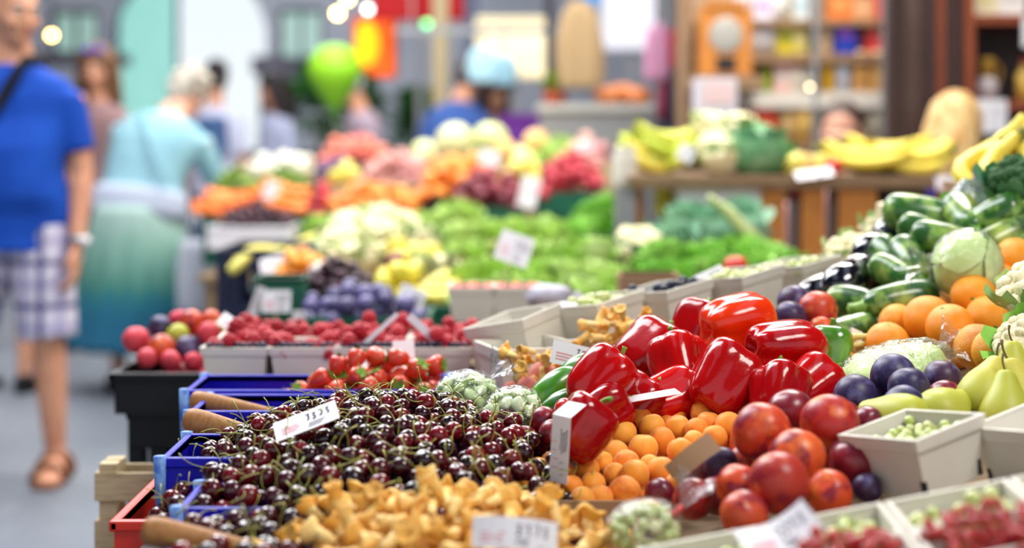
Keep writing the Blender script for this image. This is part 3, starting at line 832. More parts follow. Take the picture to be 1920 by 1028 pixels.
for i in order[:285]:
    x, y, z, r = cb[i]
    if cnt[i] == 0: continue
    o = K_cn.put((x, y, z - .008), Euler((rd.uniform(-1.9, 1.9), rd.uniform(-1.9, 1.9), rd.uniform(0, 6.28))), rd.uniform(.68, .95), label='golden chanterelle mushroom in the heap before the cherries', group='chanterelles in front')
nb_ = MB(); NX, NY = 30, 26
nb_.rings([[(-.30 + .47 * i / NX, 1.40 + .37 * j / NY, max(.711, nh(-.30 + .47 * i / NX, 1.40 + .37 * j / NY) - .03)) for i in range(NX + 1)] for j in range(NY + 1)], cap=False, close=False)
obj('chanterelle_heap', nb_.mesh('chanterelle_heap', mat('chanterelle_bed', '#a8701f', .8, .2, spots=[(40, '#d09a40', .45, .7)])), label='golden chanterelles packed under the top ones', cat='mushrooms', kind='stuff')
K_cn.done()

# ================================================================ apricots
AP = [(1197,783,25,1),(1260,773,27,0),(1293,764,26,0),(1316,774,22,0),(1223,801,24,0),(1271,803,24,1),(1306,806,22,0),(1329,796,24,0),(1366,800,26,0),(1167,813,26,0),(1136,810,23,0),(1240,828,26,0),(1206,841,27,0),(1115,839,25,1),(1155,853,26,0),(1276,847,25,0),(1300,829,22,0),(1174,868,24,0),(1190,890,27,0),(1239,884,27,0),(1152,890,21,0),(1101,881,24,1),(1068,860,24,0),(1057,888,23,0),(1008,884,25,1),(1036,868,22,0),(1171,923,29,0),(1124,936,26,0),(1072,915,22,1),(1112,908,23,0),(1092,938,24,0),(1268,909,22,0),(1218,873,20,0),(1130,868,20,0),(985,905,24,0),(1030,912,24,0),(1340,822,24,0),(1320,846,22,0),(1250,800,20,0),(1090,860,20,0),(940,884,22,0),(968,890,22,0)]
apm = [round_mesh('apricot', M['apricot'], 1.0, .96, .06, .14, 22, 14, s, .05) for s in range(4)]
ab = []
for k, (px, py, rr, red) in enumerate(AP):
    Y = 2.03 - (py - 765) / (940 - 765) * .24
    ab.append([*P(px, py, Y), rr * Y / F])
def spread_depth(L, it=60):
    """let touching fruit settle apart front to back so that none cuts into another"""
    for _ in range(it):
        for i in range(len(L)):
            for j in range(i):
                a, c = L[i], L[j]; d = Vector(a[:3]) - Vector(c[:3]); g = (a[3] + c[3]) * .985 - d.length
                if g > 0:
                    s = .5 * g * (1 if a[1] >= c[1] else -1)
                    for q, t in ((a, s), (c, -s)):
                        Yn = q[1] + t; f = Yn / q[1]
                        q[0] *= f; q[2] = EYE + (q[2] - EYE) * f; q[3] *= f; q[1] = Yn
spread_depth(ab, 80)
def apr(q, lab, grp, i):
    o = obj('apricot', apm[i % 4], loc=q[:3], rot=rrot(), scale=q[3], label=lab, cat='apricot', group=grp); return o
for i, q in enumerate(ab): apr(list(q[:3]) + [q[3] * 1.05], 'orange apricot in the heap before the red peppers', 'apricots', i)
for i, q in enumerate(under(ab, base1, .018, 46, 3)): apr(q, 'orange apricot in the heap before the red peppers', 'apricots', i)

# ================================================================ red peppers
PP = [ # px, py, Y, picture angle of the stalk end, depth angle, R, L, lobes, seed, kind, roll, label
    (1384, 612, 2.22, 8, 20, .043, .112, 4, 1, 'pepper_orange', 0, 'bright orange red bell pepper on top of the pepper heap'),
    (1306, 622, 2.29, 62, 20, .036, .10, 3, 2, 'pepper', 0, 'dark red bell pepper tucked behind the topmost orange red one'),
    (1218, 664, 2.20, 38, 25, .043, .10, 3, 3, 'pepper', 0, 'broad red bell pepper above the green avocados'),
    (1268, 690, 2.12, 100, 35, .040, .098, 4, 4, 'pepper', 0, 'deep red ribbed bell pepper in the middle of the heap'),
    (1356, 718, 2.04, 48, 25, .046, .105, 4, 5, 'pepper', 1, 'large shiny red bell pepper above the apricots, stalk up'),
    (1470, 657, 2.13, -4, 20, .041, .112, 4, 6, 'pepper', 0, 'deep red bell pepper lying sideways before the green one'),
    (1126, 716, 2.0, 42, 20, .038, .092, 4, 7, 'pepper', 0, 'deep red bell pepper leaning beside the avocados'),
    (1464, 742, 1.99, 80, 40, .037, .085, 4, 8, 'pepper', 0, 'red bell pepper peeping out above the nectarines'),
    (1520, 726, 2.06, 30, 30, .036, .09, 4, 9, 'pepper', 0, 'small red bell pepper between the nectarines and the wrapped cabbage'),
    (1090, 803, 1.86, 52, 15, .034, .082, 3, 10, 'pepper', 0, 'small red bell pepper behind the folded card by the apricots'),
    (1180, 768, 2.03, 40, 25, .038, .10, 4, 11, 'pepper', 0, 'dark red bell pepper under the thin card'),
    (1250, 752, 2.06, 10, 30, .038, .10, 4, 12, 'pepper', 0, 'red bell pepper lying under the thin card just above the apricots'),
    (1330, 690, 2.24, 0, 0, .040, .10, 4, 13, 'pepper', 0, 'red bell pepper deep in the heap under the topmost one'),
    (1410, 720, 2.17, 20, 0, .040, .10, 4, 14, 'pepper', 0, 'red bell pepper deep in the heap under the sideways one'),
    (1200, 715, 2.20, 60, 0, .040, .10, 4, 15, 'pepper', 0, 'red bell pepper deep in the heap under the broad one'),
    (1549, 668, 2.2, 80, 20, .031, .09, 3, 16, 'pepper_green', 0, 'green bell pepper at the right end of the pepper heap'),
    (1300, 735, 2.16, 30, 20, .038, .10, 4, 17, 'pepper', 0, 'red bell pepper deep behind the apricots'),
    (1475, 710, 2.18, 30, 20, .038, .10, 4, 18, 'pepper', 0, 'red bell pepper deep behind the nectarines'),
    (1120, 775, 1.97, 30, 20, .034, .09, 4, 19, 'pepper', 0, 'red bell pepper wedged low between the avocados and the apricots')]
for px, py, Y, a, dp, R_, L_, lo, sd, kd, rl, lb in PP:
    o = pepper(lb, sd, kd, R_ * 1.07, L_ * .94, lo)
    o.matrix_basis = toward(P(px, py, Y), img_dir(a, dp), rl)

# ================================================================ nectarines, plums
NE = [(1428,812,56,1.72,'nectarine','dark red nectarine with a pale scar at the top left of its heap',.5),(1482,776,46,1.84,'plum_red','dark purple nectarine behind the top of the nectarine heap',0),(1556,797,58,1.76,'nectarine','large orange red nectarine at the top right of its heap',0),(1494,858,55,1.70,'nectarine','dark nectarine in the middle of the heap',0),(1600,868,50,1.70,'plum_red','dark red nectarine touching the white punnet',0),(1461,906,59,1.64,'nectarine','large orange nectarine lowest in the middle of the heap',0),(1384,914,44,1.68,'nectarine','red nectarine half hidden left of the lowest large orange one',0),(1395,965,46,1.60,'nectarine','orange nectarine just above the gooseberry punnets',0),(1552,926,46,1.68,'nectarine','red nectarine right of the lowest large orange one',0),(1352,872,34,1.78,'plum','dark plum behind the bent brown card',0),(1320,880,42,1.82,'plum_red','shiny red plum half behind the bent brown card',0),(1300,936,40,1.72,'plum_red','purple red plum above the knotted bag',0),(1238,926,30,1.80,'plum_red','purple red plum below the apricots',0),(1626,915,28,1.70,'plum','purple plum at the corner of the white punnet',0),(1400,870,36,1.80,'nectarine','small nectarine deep under the dark scarred one',0),(1540,860,40,1.80,'nectarine','nectarine deep under the orange red one',0),(1345,930,38,1.74,'plum_red','red plum deep beside the knotted bag',0)]
NB = [[*P(px, py, Y), rr * Y / F] for px, py, rr, Y, *_ in NE]
spread_depth(NB, 60)
nmesh = {}
for k, (q, e) in enumerate(zip(NB, NE)):
    kind = e[4]; key = (kind, k % 3)
    if key not in nmesh: nmesh[key] = round_mesh('nectarine' if kind == 'nectarine' else 'plum', M[kind], 1.0, .97, .06, .12, 28, 18, k, .04)
    nm = 'nectarine' if 'nectarine' in e[5] else 'plum'
    obj(nm, nmesh[key], loc=q[:3], rot=rrot(), scale=q[3], label=e[5], cat=nm)
for i, q in enumerate(under(NB, base1, .033, 14, 5)):
    obj('nectarine', nmesh[('nectarine', 0)], loc=q[:3], rot=rrot(), scale=q[3], label='nectarine deep in the heap beside the white punnet', cat='nectarine', group='hidden nectarines')
PL = [(1675,706,43,1.97,'plum','large blue plum on top of the plum heap'),(1704,727,39,1.92,'plum','purple plum right under the large blue one'),(1766,713,38,1.98,'plum','dark plum behind the brown card, beside the pears'),(1772,746,33,1.92,'plum_red','purple red plum before the brown card and the pears'),(1604,744,42,1.94,'plum','blue plum left of the heap under the wrapped cabbage'),(1696,765,42,1.86,'plum','bloomed blue plum below the brown card'),(1628,792,30,1.84,'plum_red','red plum between the nectarines and the pears'),(1655,750,34,1.98,'plum','dark plum deep behind the purple one'),(1585,782,30,1.86,'plum_red','red plum behind the top orange nectarine'),
      (1020,787,25,1.98,'plum_red','small red plum above the cherries beside the bean bag'),(1060,768,22,1.95,'tomato','shiny red cherry plum behind the folded card'),(984,824,26,1.96,'plum_red','dark red plum at the right end of the cherries'),(1036,812,26,1.92,'plum_red','red plum behind the folded card'),(1008,838,20,1.94,'plum_red','little plum low beside the folded card'),
      (1490,568,33,2.42,'plum','purple plum behind the pepper heap before the punnets'),(1533,583,37,2.40,'nectarine','red peach behind the pepper heap under the aubergines'),(1482,594,30,2.36,'plum','dusky plum right behind the orange red pepper'),(1540,620,26,2.36,'nectarine','small red peach low under the courgettes')]
PB = [[*P(px, py, Y), rr * Y / F] for px, py, rr, Y, *_ in PL]
spread_depth(PB, 60)
for k, (q, e) in enumerate(zip(PB, PL)):
    key = (e[4], 5)
    if key not in nmesh: nmesh[key] = round_mesh('plum', M[e[4]], 1.0, 1.02, .05, .1, 26, 16, k + 30, .03)
    nm = 'peach' if 'peach' in e[5] else 'plum'
    o = obj(nm, nmesh[key], loc=q[:3], rot=rrot(), scale=q[3], label=e[5], cat=nm)
for i, q in enumerate(under(PB, base1, .027, 22, 6)):
    obj('plum', nmesh[('plum', 5)], loc=q[:3], rot=rrot(), scale=q[3], label='dark plum at the bottom of a plum heap', cat='plum', group='hidden plums')

# pears
def pear(label, seed, s=1.0):
    o = obj('pear', lathe_long('pear', M['pear'], [(.001, -.042), (.018, -.042), (.034, -.028), (.0375, -.008), (.032, .014), (.021, .036), (.014, .052), (.008, .058), (.001, .057)], 22, .006, seed, .03), label=label, cat='pear')
    b = MB(); b.tube(curve_pts((0, 0, .055), (.006, .004, .082), (.003, 0, 0), 5), [.002, .0016, .0015, .0016, .0024], 6); obj('stalk', b.mesh('stalk', M['twig']), o)
    return o
for px, py, Y, a, dp, s, sd, lb in ((1846, 736, 1.90, 58, 25, .86, 1, 'large green yellow pear with its stalk up beside the plums'), (1884, 772, 1.86, 80, 20, .86, 2, 'yellow pear standing behind the white punnet'), (1684, 786, 1.84, 170, 40, .86, 3, 'yellow pear lying behind the left rim of the white punnet'), (1768, 776, 1.86, 20, 40, .9, 4, 'yellow pear half hidden behind the middle of the white punnet'), (1898, 712, 2.0, 85, 10, .85, 5, 'pear at the back beside the cauliflower leaves'), (1915, 760, 1.90, 100, 20, 1.0, 6, 'pear cut off at the edge above the second punnet'), (1810, 780, 1.92, 30, 0, 1.0, 7, 'pear low among the others behind the plums')):
    o = pear(lb, sd); o.matrix_basis = toward(P(px, py, Y), img_dir(a, dp), 0, s)

# ================================================================ oranges
OR = [(1740,599,46,2.28,'orange with a dimple facing the viewer at the front of the orange heap'),(1683,606,36,2.36,'orange left in its heap beside the courgettes'),(1781,614,45,2.24,'orange with a grey mark in the middle of the heap'),(1664,645,42,2.28,'orange lowest at the left above the wrapped cabbage'),(1824,555,42,2.38,'orange left of the top one beside the film wrapped cabbage'),(1873,536,44,2.40,'orange second from the top beside the cauliflower'),(1904,486,40,2.46,'topmost orange of the heap'),(1792,575,34,2.46,'orange deep behind the front one'),(1852,597,42,2.34,'orange right in the middle of the heap near the cauliflower leaves'),(1834,652,46,2.22,'orange low at the right behind the pears'),(1866,660,44,2.18,'pinkish orange lowest at the right behind the pears'),(1790,655,38,2.34,'orange deep behind the wrapped cabbage'),(1905,585,40,2.45,'orange deep behind the cauliflower')]
OB = [[*P(px, py, Y), rr * Y / F] for px, py, rr, Y, _ in OR]
spread_depth(OB, 60)
om = round_mesh('orange', M['orange'], 1.0, .97, 0, .05, 28, 18, 3, .02)
def orange(q, lb, grp=None, rot=None):
    o = obj('orange', om, loc=q[:3], rot=rot or rrot(), scale=q[3], label=lb, cat='orange', group=grp)
    n_ = MB(); n_.ell((0, 0, .925), (.09, .09, .03), 10, 5); obj('navel', n_.mesh('navel', M['pstem']), o)
for q, e in zip(OB, OR): orange(q, e[4])
for q in under(OB, base1, .038, 20, 2): orange(q, 'orange at the bottom of the orange heap', 'hidden oranges')

# ================================================================ courgettes, aubergines, avocados
ZU = [(1738,405,2.66,172,10,.15,.031,'long courgette lying on top of the courgette heap'),(1809,408,2.60,95,70,.12,.028,'courgette end on beside the topmost long one'),(1862,412,2.56,-148,30,.12,.030,'dark courgette with its pale stalk towards the viewer, highest on the right'),(1738,437,2.60,160,30,.10,.024,'short courgette under the topmost long one'),(1768,449,2.55,170,30,.11,.025,'pale flecked courgette above the film wrapped cabbage'),(1672,485,2.58,120,55,.10,.024,'flecked courgette end beside the aubergines'),(1706,489,2.54,100,60,.10,.026,'flecked courgette end left of the film wrapped cabbage'),(1676,513,2.50,150,55,.09,.023,'small courgette end under the flecked pair'),(1604,571,2.48,175,40,.10,.026,'courgette with yellow flecks at the left end of the heap'),(1688,564,2.44,8,10,.125,.027,'shiny long courgette lying above the oranges'),(1588,624,2.40,10,25,.10,.024,'dark courgette lowest beside the yellow beans'),(1640,632,2.42,80,40,.10,.022,'dark courgette beside the card above the oranges'),(1895,442,2.52,20,20,.13,.028,'courgette behind the topmost orange'),(1908,470,2.50,40,40,.10,.024,'courgette cut off at the edge above the oranges'),(1830,445,2.66,5,0,.13,.026,'courgette low behind the film wrapped cabbage'),(1640,600,2.52,10,10,.12,.026,'courgette deep under the shiny long one'),(1730,520,2.62,10,10,.12,.026,'courgette deep behind the wrapped cabbage'),(1700,535,2.60,10,10,.12,.026,'courgette deep under the flecked pair'),(1780,500,2.66,10,0,.13,.028,'courgette deep in the middle of the heap')]
for k, (px, py, Y, a, dp, L_, r, lb) in enumerate(ZU):
    o = zucchini(lb, k, L_, r, .008 + .006 * (k % 3)); o.matrix_basis = toward(P(px, py, Y), img_dir(a if a == -148 else a + 180, dp if a == -148 else -dp), k * 1.3, (1.1, 1.1, 1))
for px, py, Y, a, dp, lb in ((1592, 523, 2.56, 28, 50, 'glossy black aubergine pointing at the viewer, lowest on the left'), (1622, 508, 2.62, 20, 50, 'black aubergine wedged beside the flecked courgettes'), (1652, 468, 2.66, 15, 45, 'black aubergine in the middle of the aubergines'), (1690, 432, 2.72, 20, 40, 'topmost black aubergine under the long courgette'), (1660, 497, 2.64, 20, 60, 'small dark aubergine end among the courgettes'), (1545, 548, 2.60, 30, 30, 'dark aubergine behind the red peach'), (1620, 560, 2.62, 10, 20, 'aubergine deep under the glossy one')):
    o = eggplant(lb, px, .13, .036); o.matrix_basis = toward(P(px, py, Y), img_dir(a, dp), 0)
for px, py, Y, a, L_, r, lb in ((1093, 697, 2.12, 30, .064, .0245, 'bright green avocado before the white price card'), (1042, 727, 2.08, 38, .074, .022, 'dark green avocado left of the bright one'), (1063, 757, 2.03, 25, .066, .020, 'green avocado lowest beside the bean bag'), (1156, 671, 2.26, 30, .06, .018, 'small green avocado behind the broad red pepper'), (1085, 735, 2.12, 30, .08, .022, 'green avocado deep behind the leaning pepper')):
    o = obj('avocado', lathe_long('avocado', M['avocado'], [(.001, -L_ / 2), (r * .7, -L_ * .45), (r, -L_ * .2), (r * .98, L_ * .08), (r * .75, L_ * .32), (r * .4, L_ * .47), (.001, L_ / 2)], 20, .004, int(px), .03), label=lb, cat='avocado')
    b = MB(); b.ell((.003, 0, L_ / 2 - .001), (.004, .004, .003), 8, 5); obj('stalk_scar', b.mesh('stalk_scar', M['twig']), o)
    o.matrix_basis = toward(P(px, py, Y), img_dir(a, 15), 0)
# ================================================================ wrapped goods and bags
def crumple(name, m, c, r, seed, amp=.12, n=28, k=18, freq=2.2, fn=None):
    b = MB(); off = Vector((seed * 3.7, seed, 0)); rs = []
    for i in range(k + 1):
        ph = PI * i / k; ring = []
        for j in range(n):
            th = 2 * PI * j / n
            d = Vector((math.sin(ph) * math.cos(th), math.sin(ph) * math.sin(th), math.cos(ph)))
            q = 1 + amp * noise.noise(d * freq + off) + amp * .7 * abs(noise.noise(d * freq * 2.4 + off))
            p = Vector((d.x * r[0] * q, d.y * r[1] * q, d.z * r[2] * q))
            ring.append(fn(d, p) if fn else p)
        rs.append(ring)
    rs.reverse()
    return b.rings(rs).mesh(name, m)
def knot_tail(name, m, p0, d, L_, w, seed):
    """gathered, frilled end of a bag"""
    b = MB(); d = Vector(d).normalized(); u = d.orthogonal().normalized(); v = d.cross(u); rs = []
    for i in range(9):
        t = i / 8; rr = w * (.16 + .84 * t ** 1.3)
        rs.append([Vector(p0) + d * L_ * t * (1 + .18 * math.sin(3 * th + seed)) + (u * math.cos(th) + v * math.sin(th)) * rr * (1 + .45 * t * math.sin(6 * th + seed) + .2 * t * math.sin(11 * th)) for th in [2 * PI * j / 30 for j in range(30)]])
    return b.rings(rs, cap=False).mesh(name, m)
def wrapped_cabbage(label, px, py, Y, r, seed, tail_dir):
    root = thing('wrapped_cabbage', label, 'cabbage', P(px, py, Y)); g = random.Random(seed)
    h = crumple('head', M['cabbage'], None, (r, r * .95, r * .9), seed, .05, 30, 20, 1.5); hd = obj('head', h, root)
    b = MB()
    for i in range(5):
        a = i * 1.26 + g.random(); d = Vector((math.cos(a), math.sin(a) * .9, .9))
        rows = []
        for k in range(7):
            t = k / 6; el = -.3 + 1.75 * t
            rows.append([Vector((math.cos(a + s * .75 * math.sin(PI * (.12 + .8 * t))) * math.cos(el), math.sin(a + s * .75 * math.sin(PI * (.12 + .8 * t))) * math.cos(el), math.sin(el) * .92)) * r * (1.05 + .012 * i + .015 * abs(s)) for s in (-1, -.5, 0, .5, 1)])
        b.rings(rows, cap=False, close=False)
    obj('outer_leaves', b.mesh('outer_leaves', M['cabbage']), hd)
    obj('film', crumple('film', M['filmwrap'], None, (r * 1.13, r * 1.1, r * 1.05), seed + 2, .07, 44, 28, 5), root)
    td = Vector(tail_dir).normalized()
    obj('film_tail', knot_tail('film_tail', M['filmwrap'], td * r * 1.0, td, r * .9, r * .55, seed), root)
    return root
wc = wrapped_cabbage('pale cabbage head wrapped in shiny cling film above the oranges', 1812, 500, 2.42, .050, 1, (-.8, -.1, -.25))
wc.rotation_euler = (0, R(25), 0); wc.scale = (1.0, 1, 1.15)
wl = thing('wrapped_cabbage', 'flat pale cabbage in crinkled cling film between the plums and oranges', 'cabbage', P(1672, 700, 2.13))
obj('head', crumple('head', M['cabbage'], None, (.078, .06, .034), 7, .10, 30, 18, 2.2), wl)
obj('film', crumple('film', M['filmwrap'], None, (.088, .066, .040), 9, .12, 48, 28, 5), wl)
obj('film_tail', knot_tail('film_tail', M['filmwrap'], (.07, 0, .008), (1, -.1, .1), .032, .03, 4), wl)
wl.rotation_euler = (0, R(-16), R(10))
# bean bags
bean_m = []
for i in range(4):
    b = MB(); off = Vector((i * 5, 0, 0))
    b.ell((0, 0, 0), (.0102, .0082, .0052), 14, 9); b.v = [tuple(Vector(p) * (1 + .1 * noise.noise(Vector(p) * 90 + off)) + Vector((0, .0025 * (p[0] / .0102) ** 2, 0))) for p in b.v]
    bean_m.append(b.mesh('broad_bean', M['bean']))
def bean_bag(label, blabel, grp, px, py, Y, rx, rz, seed, tdir, nb):
    c = P(px, py, Y); g = random.Random(seed)
    root = thing('bean_bag', label, 'bag', c)
    obj('bag', crumple('bag', M['film'], None, (rx * 1.04, rx * .86, rz * 1.04), seed, .03, 44, 28, 4), root)
    td = Vector(tdir).normalized(); p = Vector((td.x * rx, td.y * rx * .8, td.z * rz)) * .97
    obj('gathered_neck', knot_tail('gathered_neck', M['film'], p, td, .032, .020, seed), root)
    pts = []
    for _ in range(9000):
        if len(pts) >= nb: break
        d = Vector((g.gauss(0, 1), g.gauss(0, 1), g.gauss(0, 1))).normalized()
        if d.y > .45: continue
        k = .955 - .0045 / rx
        q = Vector((d.x * rx * k, d.y * rx * .8 * k, d.z * rz * k))
        if all((q - w[0]).length > .0155 for w in pts): pts.append((q, d))
    for q, d in pts:
        o = obj('broad_bean', bean_m[g.randrange(4)], label=blabel, cat='bean', group=grp)
        o.matrix_basis = toward(c + q, Vector((d.x / rx, d.y / rx, d.z / rz)) + Vector((g.uniform(-6, 6), g.uniform(-6, 6), g.uniform(-6, 6))), g.uniform(0, 6.28), g.uniform(.85, 1.12))
    b = MB(); b.ell((0, 0, 0), (rx * .74, rx * .58, rz * .74), 20, 12)  # filling coloured darker, painting the shade in the gaps between beans
    obj('shaded_bean_filling', b.mesh('shaded_bean_filling', mat('shaded_bean_filling', '#86985a', .7, .2)), loc=c, label='broad beans packed in the middle of ' + ('the larger bag' if seed == 1 else 'the smaller bag'), cat='beans', kind='stuff')
bean_bag('clear plastic bag of pale broad beans beside the strawberries', 'pale green broad bean in the bag beside the strawberries', 'broad beans in the upper bag', 876, 752, 2.14, .050, .042, 1, (.62, .1, .75), 95)
bean_bag('clear plastic bag of broad beans under the avocados', 'pale green broad bean in the bag under the avocados', 'broad beans in the lower bag', 966, 786, 2.05, .046, .043, 2, (.8, .2, .2), 95)
# knotted bag in front
kb = thing('knotted_bag', 'clear bag of green gooseberries with red tape in front of the apricots', 'bag', P(1208, 992, 1.56)); kb.rotation_euler = (0, R(-12), 0)
obj('bag', crumple('bag', M['film'], None, (.041, .036, .030), 5, .05, 40, 26, 4), kb)
obj('gathered_neck', knot_tail('gathered_neck', M['film'], (.040, .004, .010), (.75, .2, .85), .034, .017, 3), kb)
b = MB(); b.tube([(.036 + .0055 * math.cos(a), .004 + .0055 * math.sin(a), .010 + .003 * math.cos(a)) for a in [k * PI / 5 for k in range(11)]], .0024, 6); obj('red_tape', b.mesh('red_tape', M['seal']), kb)
gb = round_mesh('gooseberry', M['goose'], 1.0, 1.05, 0, .05, 14, 10, 2, .02)
g = random.Random(9); pts = []
for _ in range(3000):
    if len(pts) >= 42: break
    d = Vector((g.gauss(0, 1), g.gauss(0, 1), g.gauss(0, 1))).normalized(); q = Vector((d.x * .031, d.y * .026, d.z * .0215))
    if all((q - w).length > .0118 for w in pts): pts.append(q)
for q in pts: obj('gooseberry', gb, loc=P(1208, 992, 1.56) + q, rot=rrot(), scale=g.uniform(.0058, .0068), label='pale green gooseberry inside the knotted bag', cat='gooseberry', group='gooseberries in the bag')
# blue tinted pack and broccoli, bananas, cauliflowers at the far right
bp = thing('salad_pack', 'blue tinted plastic pack of green leaves behind the courgettes', 'salad pack', P(1806, 385, 2.74))
b = MB(); w = .058
for_r = []
for i in range(9):
    t = i / 8; hw = .060 * (1 - .78 * t); dp = .03 * (1 - t) + .004
    for_r.append([(-hw + .012 * t, -dp, t * .075 - .028), (0, -dp * 1.4, t * .075 - .028), (hw + .012 * t, -dp, t * .075 - .028), (hw + .012 * t, dp, t * .075 - .028), (0, dp * 1.4, t * .075 - .028), (-hw + .012 * t, dp, t * .075 - .028)])
b.rings(for_r); obj('wrapper', b.mesh('wrapper', M['filmblue']), bp)
b = MB(); g = random.Random(4)
for i in range(14): leaf_add(b, (g.uniform(-.035, .035), g.uniform(-.012, .012), -.022), (g.uniform(-.4, .4), 0, 1), (0, -1, .2), g.uniform(.03, .055), .014, .2, .2, 4, 0, g)
obj('salad', b.mesh('salad', M['lettuce2']), bp)
br = cauliflower('dark green broccoli head at the edge above the courgettes', 3, .062, 'broccoli', 'darkleaf', 'broccoli', 'broccoli'); br.location = P(1918, 385, 2.6); br.rotation_euler = (R(20), R(-10), 0)
for px, py, Y, rz, rx, sd, lb in ((1890, 312, 2.92, 30, 20, 1, 'yellow banana bunch at the edge before the red cabinet'), (1868, 345, 2.86, 60, 40, 2, 'yellow banana bunch hanging down beside the blue tinted pack'), (1925, 300, 2.98, 20, 10, 3, 'yellow banana bunch highest at the edge')):
    o = banana_bunch(lb, 5, .17, .018, 'banana', sd); o.location = P(px, py, Y); o.rotation_euler = (R(rx), R(-35), R(rz))
bb = thing('banana_box', 'cardboard box under the banana bunches behind the courgettes', 'box', (1.0, 2.93, base1(1.0, 0)))
for nm, c, d in (('base', (0, 0, .004), (.30, .22, .008)), ('front_wall', (0, -.11, .095), (.30, .006, .19)), ('back_wall', (0, .11, .095), (.30, .006, .19)), ('end_wall', (-.15, 0, .095), (.006, .21, .19)), ('end_wall', (.15, 0, .095), (.006, .21, .19)), ('lid', (0, 0, .193), (.31, .23, .006))):
    b = MB(); b.box(c, d); obj(nm, b.mesh(nm, M['cardback'], False), bb)
cf = cauliflower('cauliflower with green leaves at the edge beside the oranges', 6, .06, 'cauli', 'cauleaf'); cf.location = P(1962, 590, 2.12); cf.rotation_euler = (R(10), R(-20), 0)
gl = cauliflower('bunch of green cauliflower leaves with a pale head above the pears', 8, .045, 'cauli', 'lettuce2'); gl.location = P(1940, 668, 2.05); gl.rotation_euler = (R(30), R(-40), 0)
for k, (px, py, Y, s, lb) in enumerate(((1600, 442, 2.92, .052, 'pale cauliflower behind the aubergines'), (1548, 500, 2.86, .05, 'pale cauliflower left of the aubergines, beyond the plums'), (1512, 535, 2.78, .045, 'small pale cauliflower at the end of the punnet row'), (1652, 405, 2.98, .05, 'pale cauliflower under the cream carton'))):
    o = cauliflower(lb, 20 + k, s); o.location = P(px, py + 62, Y)
    o.rotation_euler = (R(15), R(-15), k)
b = MB(); b.box((0, 0, 0), (.085, .06, .03), top=(.9, .9)); obj('carton', b.mesh('carton', mat('cream_carton', '#d9cfae', .8, .2), False), loc=P(1692, 392, 2.92), rot=(R(8), R(-12), R(15)), label='cream carton behind the topmost courgette', cat='carton')

# ================================================================ punnets
def berries(me, n, x0, x1, y0, y1, zb, r, label, group, name, cat, M4, seed, top=None, rv=.08):
    sm, nr = in_rect(x0, x1, y0, y1)
    bl = drop(n, sm, lambda x, y: zb, r, top=top or (lambda x, y: 9), near=nr, seed=seed, rv=rv, roll=14)
    for q in bl:
        v = M4 @ Vector(q[:3])
        obj(name, me, loc=v, rot=rrot(), scale=q[3], label=label, cat=cat, group=group)
    return bl
# the open white punnet in front on the right
wp = punnet('open white punnet of pale gooseberries set askew between the nectarines and pears', .106, .110, .066, .80)
wpM = Matrix.Translation(P(1738, 938, 1.635)) @ Matrix.Rotation(-math.atan(.2), 4, 'Y') @ Matrix.Rotation(R(33), 4, 'Z') @ Matrix.Translation((.0424, .044, .001)); wp.matrix_basis = wpM
b = MB(); b.box((0, 0, .023), (.078, .080, .040)); obj('gooseberry_filling', b.mesh('gooseberry_filling', mat('gooseberry_fill', '#8f9a58', .7, .2), False), M=wpM, label='gooseberries packed low in the open white punnet', cat='gooseberries', kind='stuff')
berries(gb, 40, -.044, .044, -.044, .044, .044, .0062, 'pale gooseberry in the open white punnet', 'gooseberries in the white punnet', 'gooseberry', 'gooseberry', wpM, 3, lambda x, y: .058)
wp2 = punnet('white punnet cut off at the edge right of the open gooseberry punnet', .106, .110, .066, .80)
wp2.matrix_basis = Matrix.Translation(P(1990, 925, 1.62)) @ Matrix.Rotation(-math.atan(.2), 4, 'Y') @ Matrix.Rotation(R(33), 4, 'Z') @ Matrix.Translation((.0424, .044, .001))
# row of punnets along the front edge
def sprig_protos():
    out = []
    cm = round_mesh('berry', M['currant'], .0052, 1, 0, .03, 10, 7, 1, .02)
    for i in range(3):
        g = random.Random(60 + i); root = thing('redcurrant_sprig', 'sprig of redcurrants', 'redcurrants')
        L_ = .05; b = MB(); st = curve_pts((-L_ / 2, 0, .004), (L_ / 2, 0, .002), (0, g.uniform(-.01, .01), .006), 8); b.tube(st, .0007, 4); obj('stalk', b.mesh('stalk', M['stalk']), root)
        for k in range(9):
            p = Vector(st[min(7, k)]) ; a = k * 2.3
            obj('berry', cm, root, loc=p + Vector((g.uniform(-.002, .002), math.cos(a) * .0062, math.sin(a) * .0058 + .001)), scale=g.uniform(.85, 1.12))
        out.append(root)
    return Kind(out)
K_sp = sprig_protos()
yaw = R(-2)
rowd = Vector((math.cos(yaw), math.sin(yaw), 0)); perp = Vector((-math.sin(yaw), math.cos(yaw), 0))
r0 = Vector((.185, 1.335, 0))
rows = [('goose', 'white punnet of green gooseberries nearest the knotted bag'), ('goose', 'white punnet under the bent price card, next to the gooseberries'), ('currant', 'white punnet of dark gooseberries behind the redcurrants'), ('goose', 'white punnet carrying the open gooseberry punnet'), ('goose', 'white punnet at the edge behind the blackcurrants')]
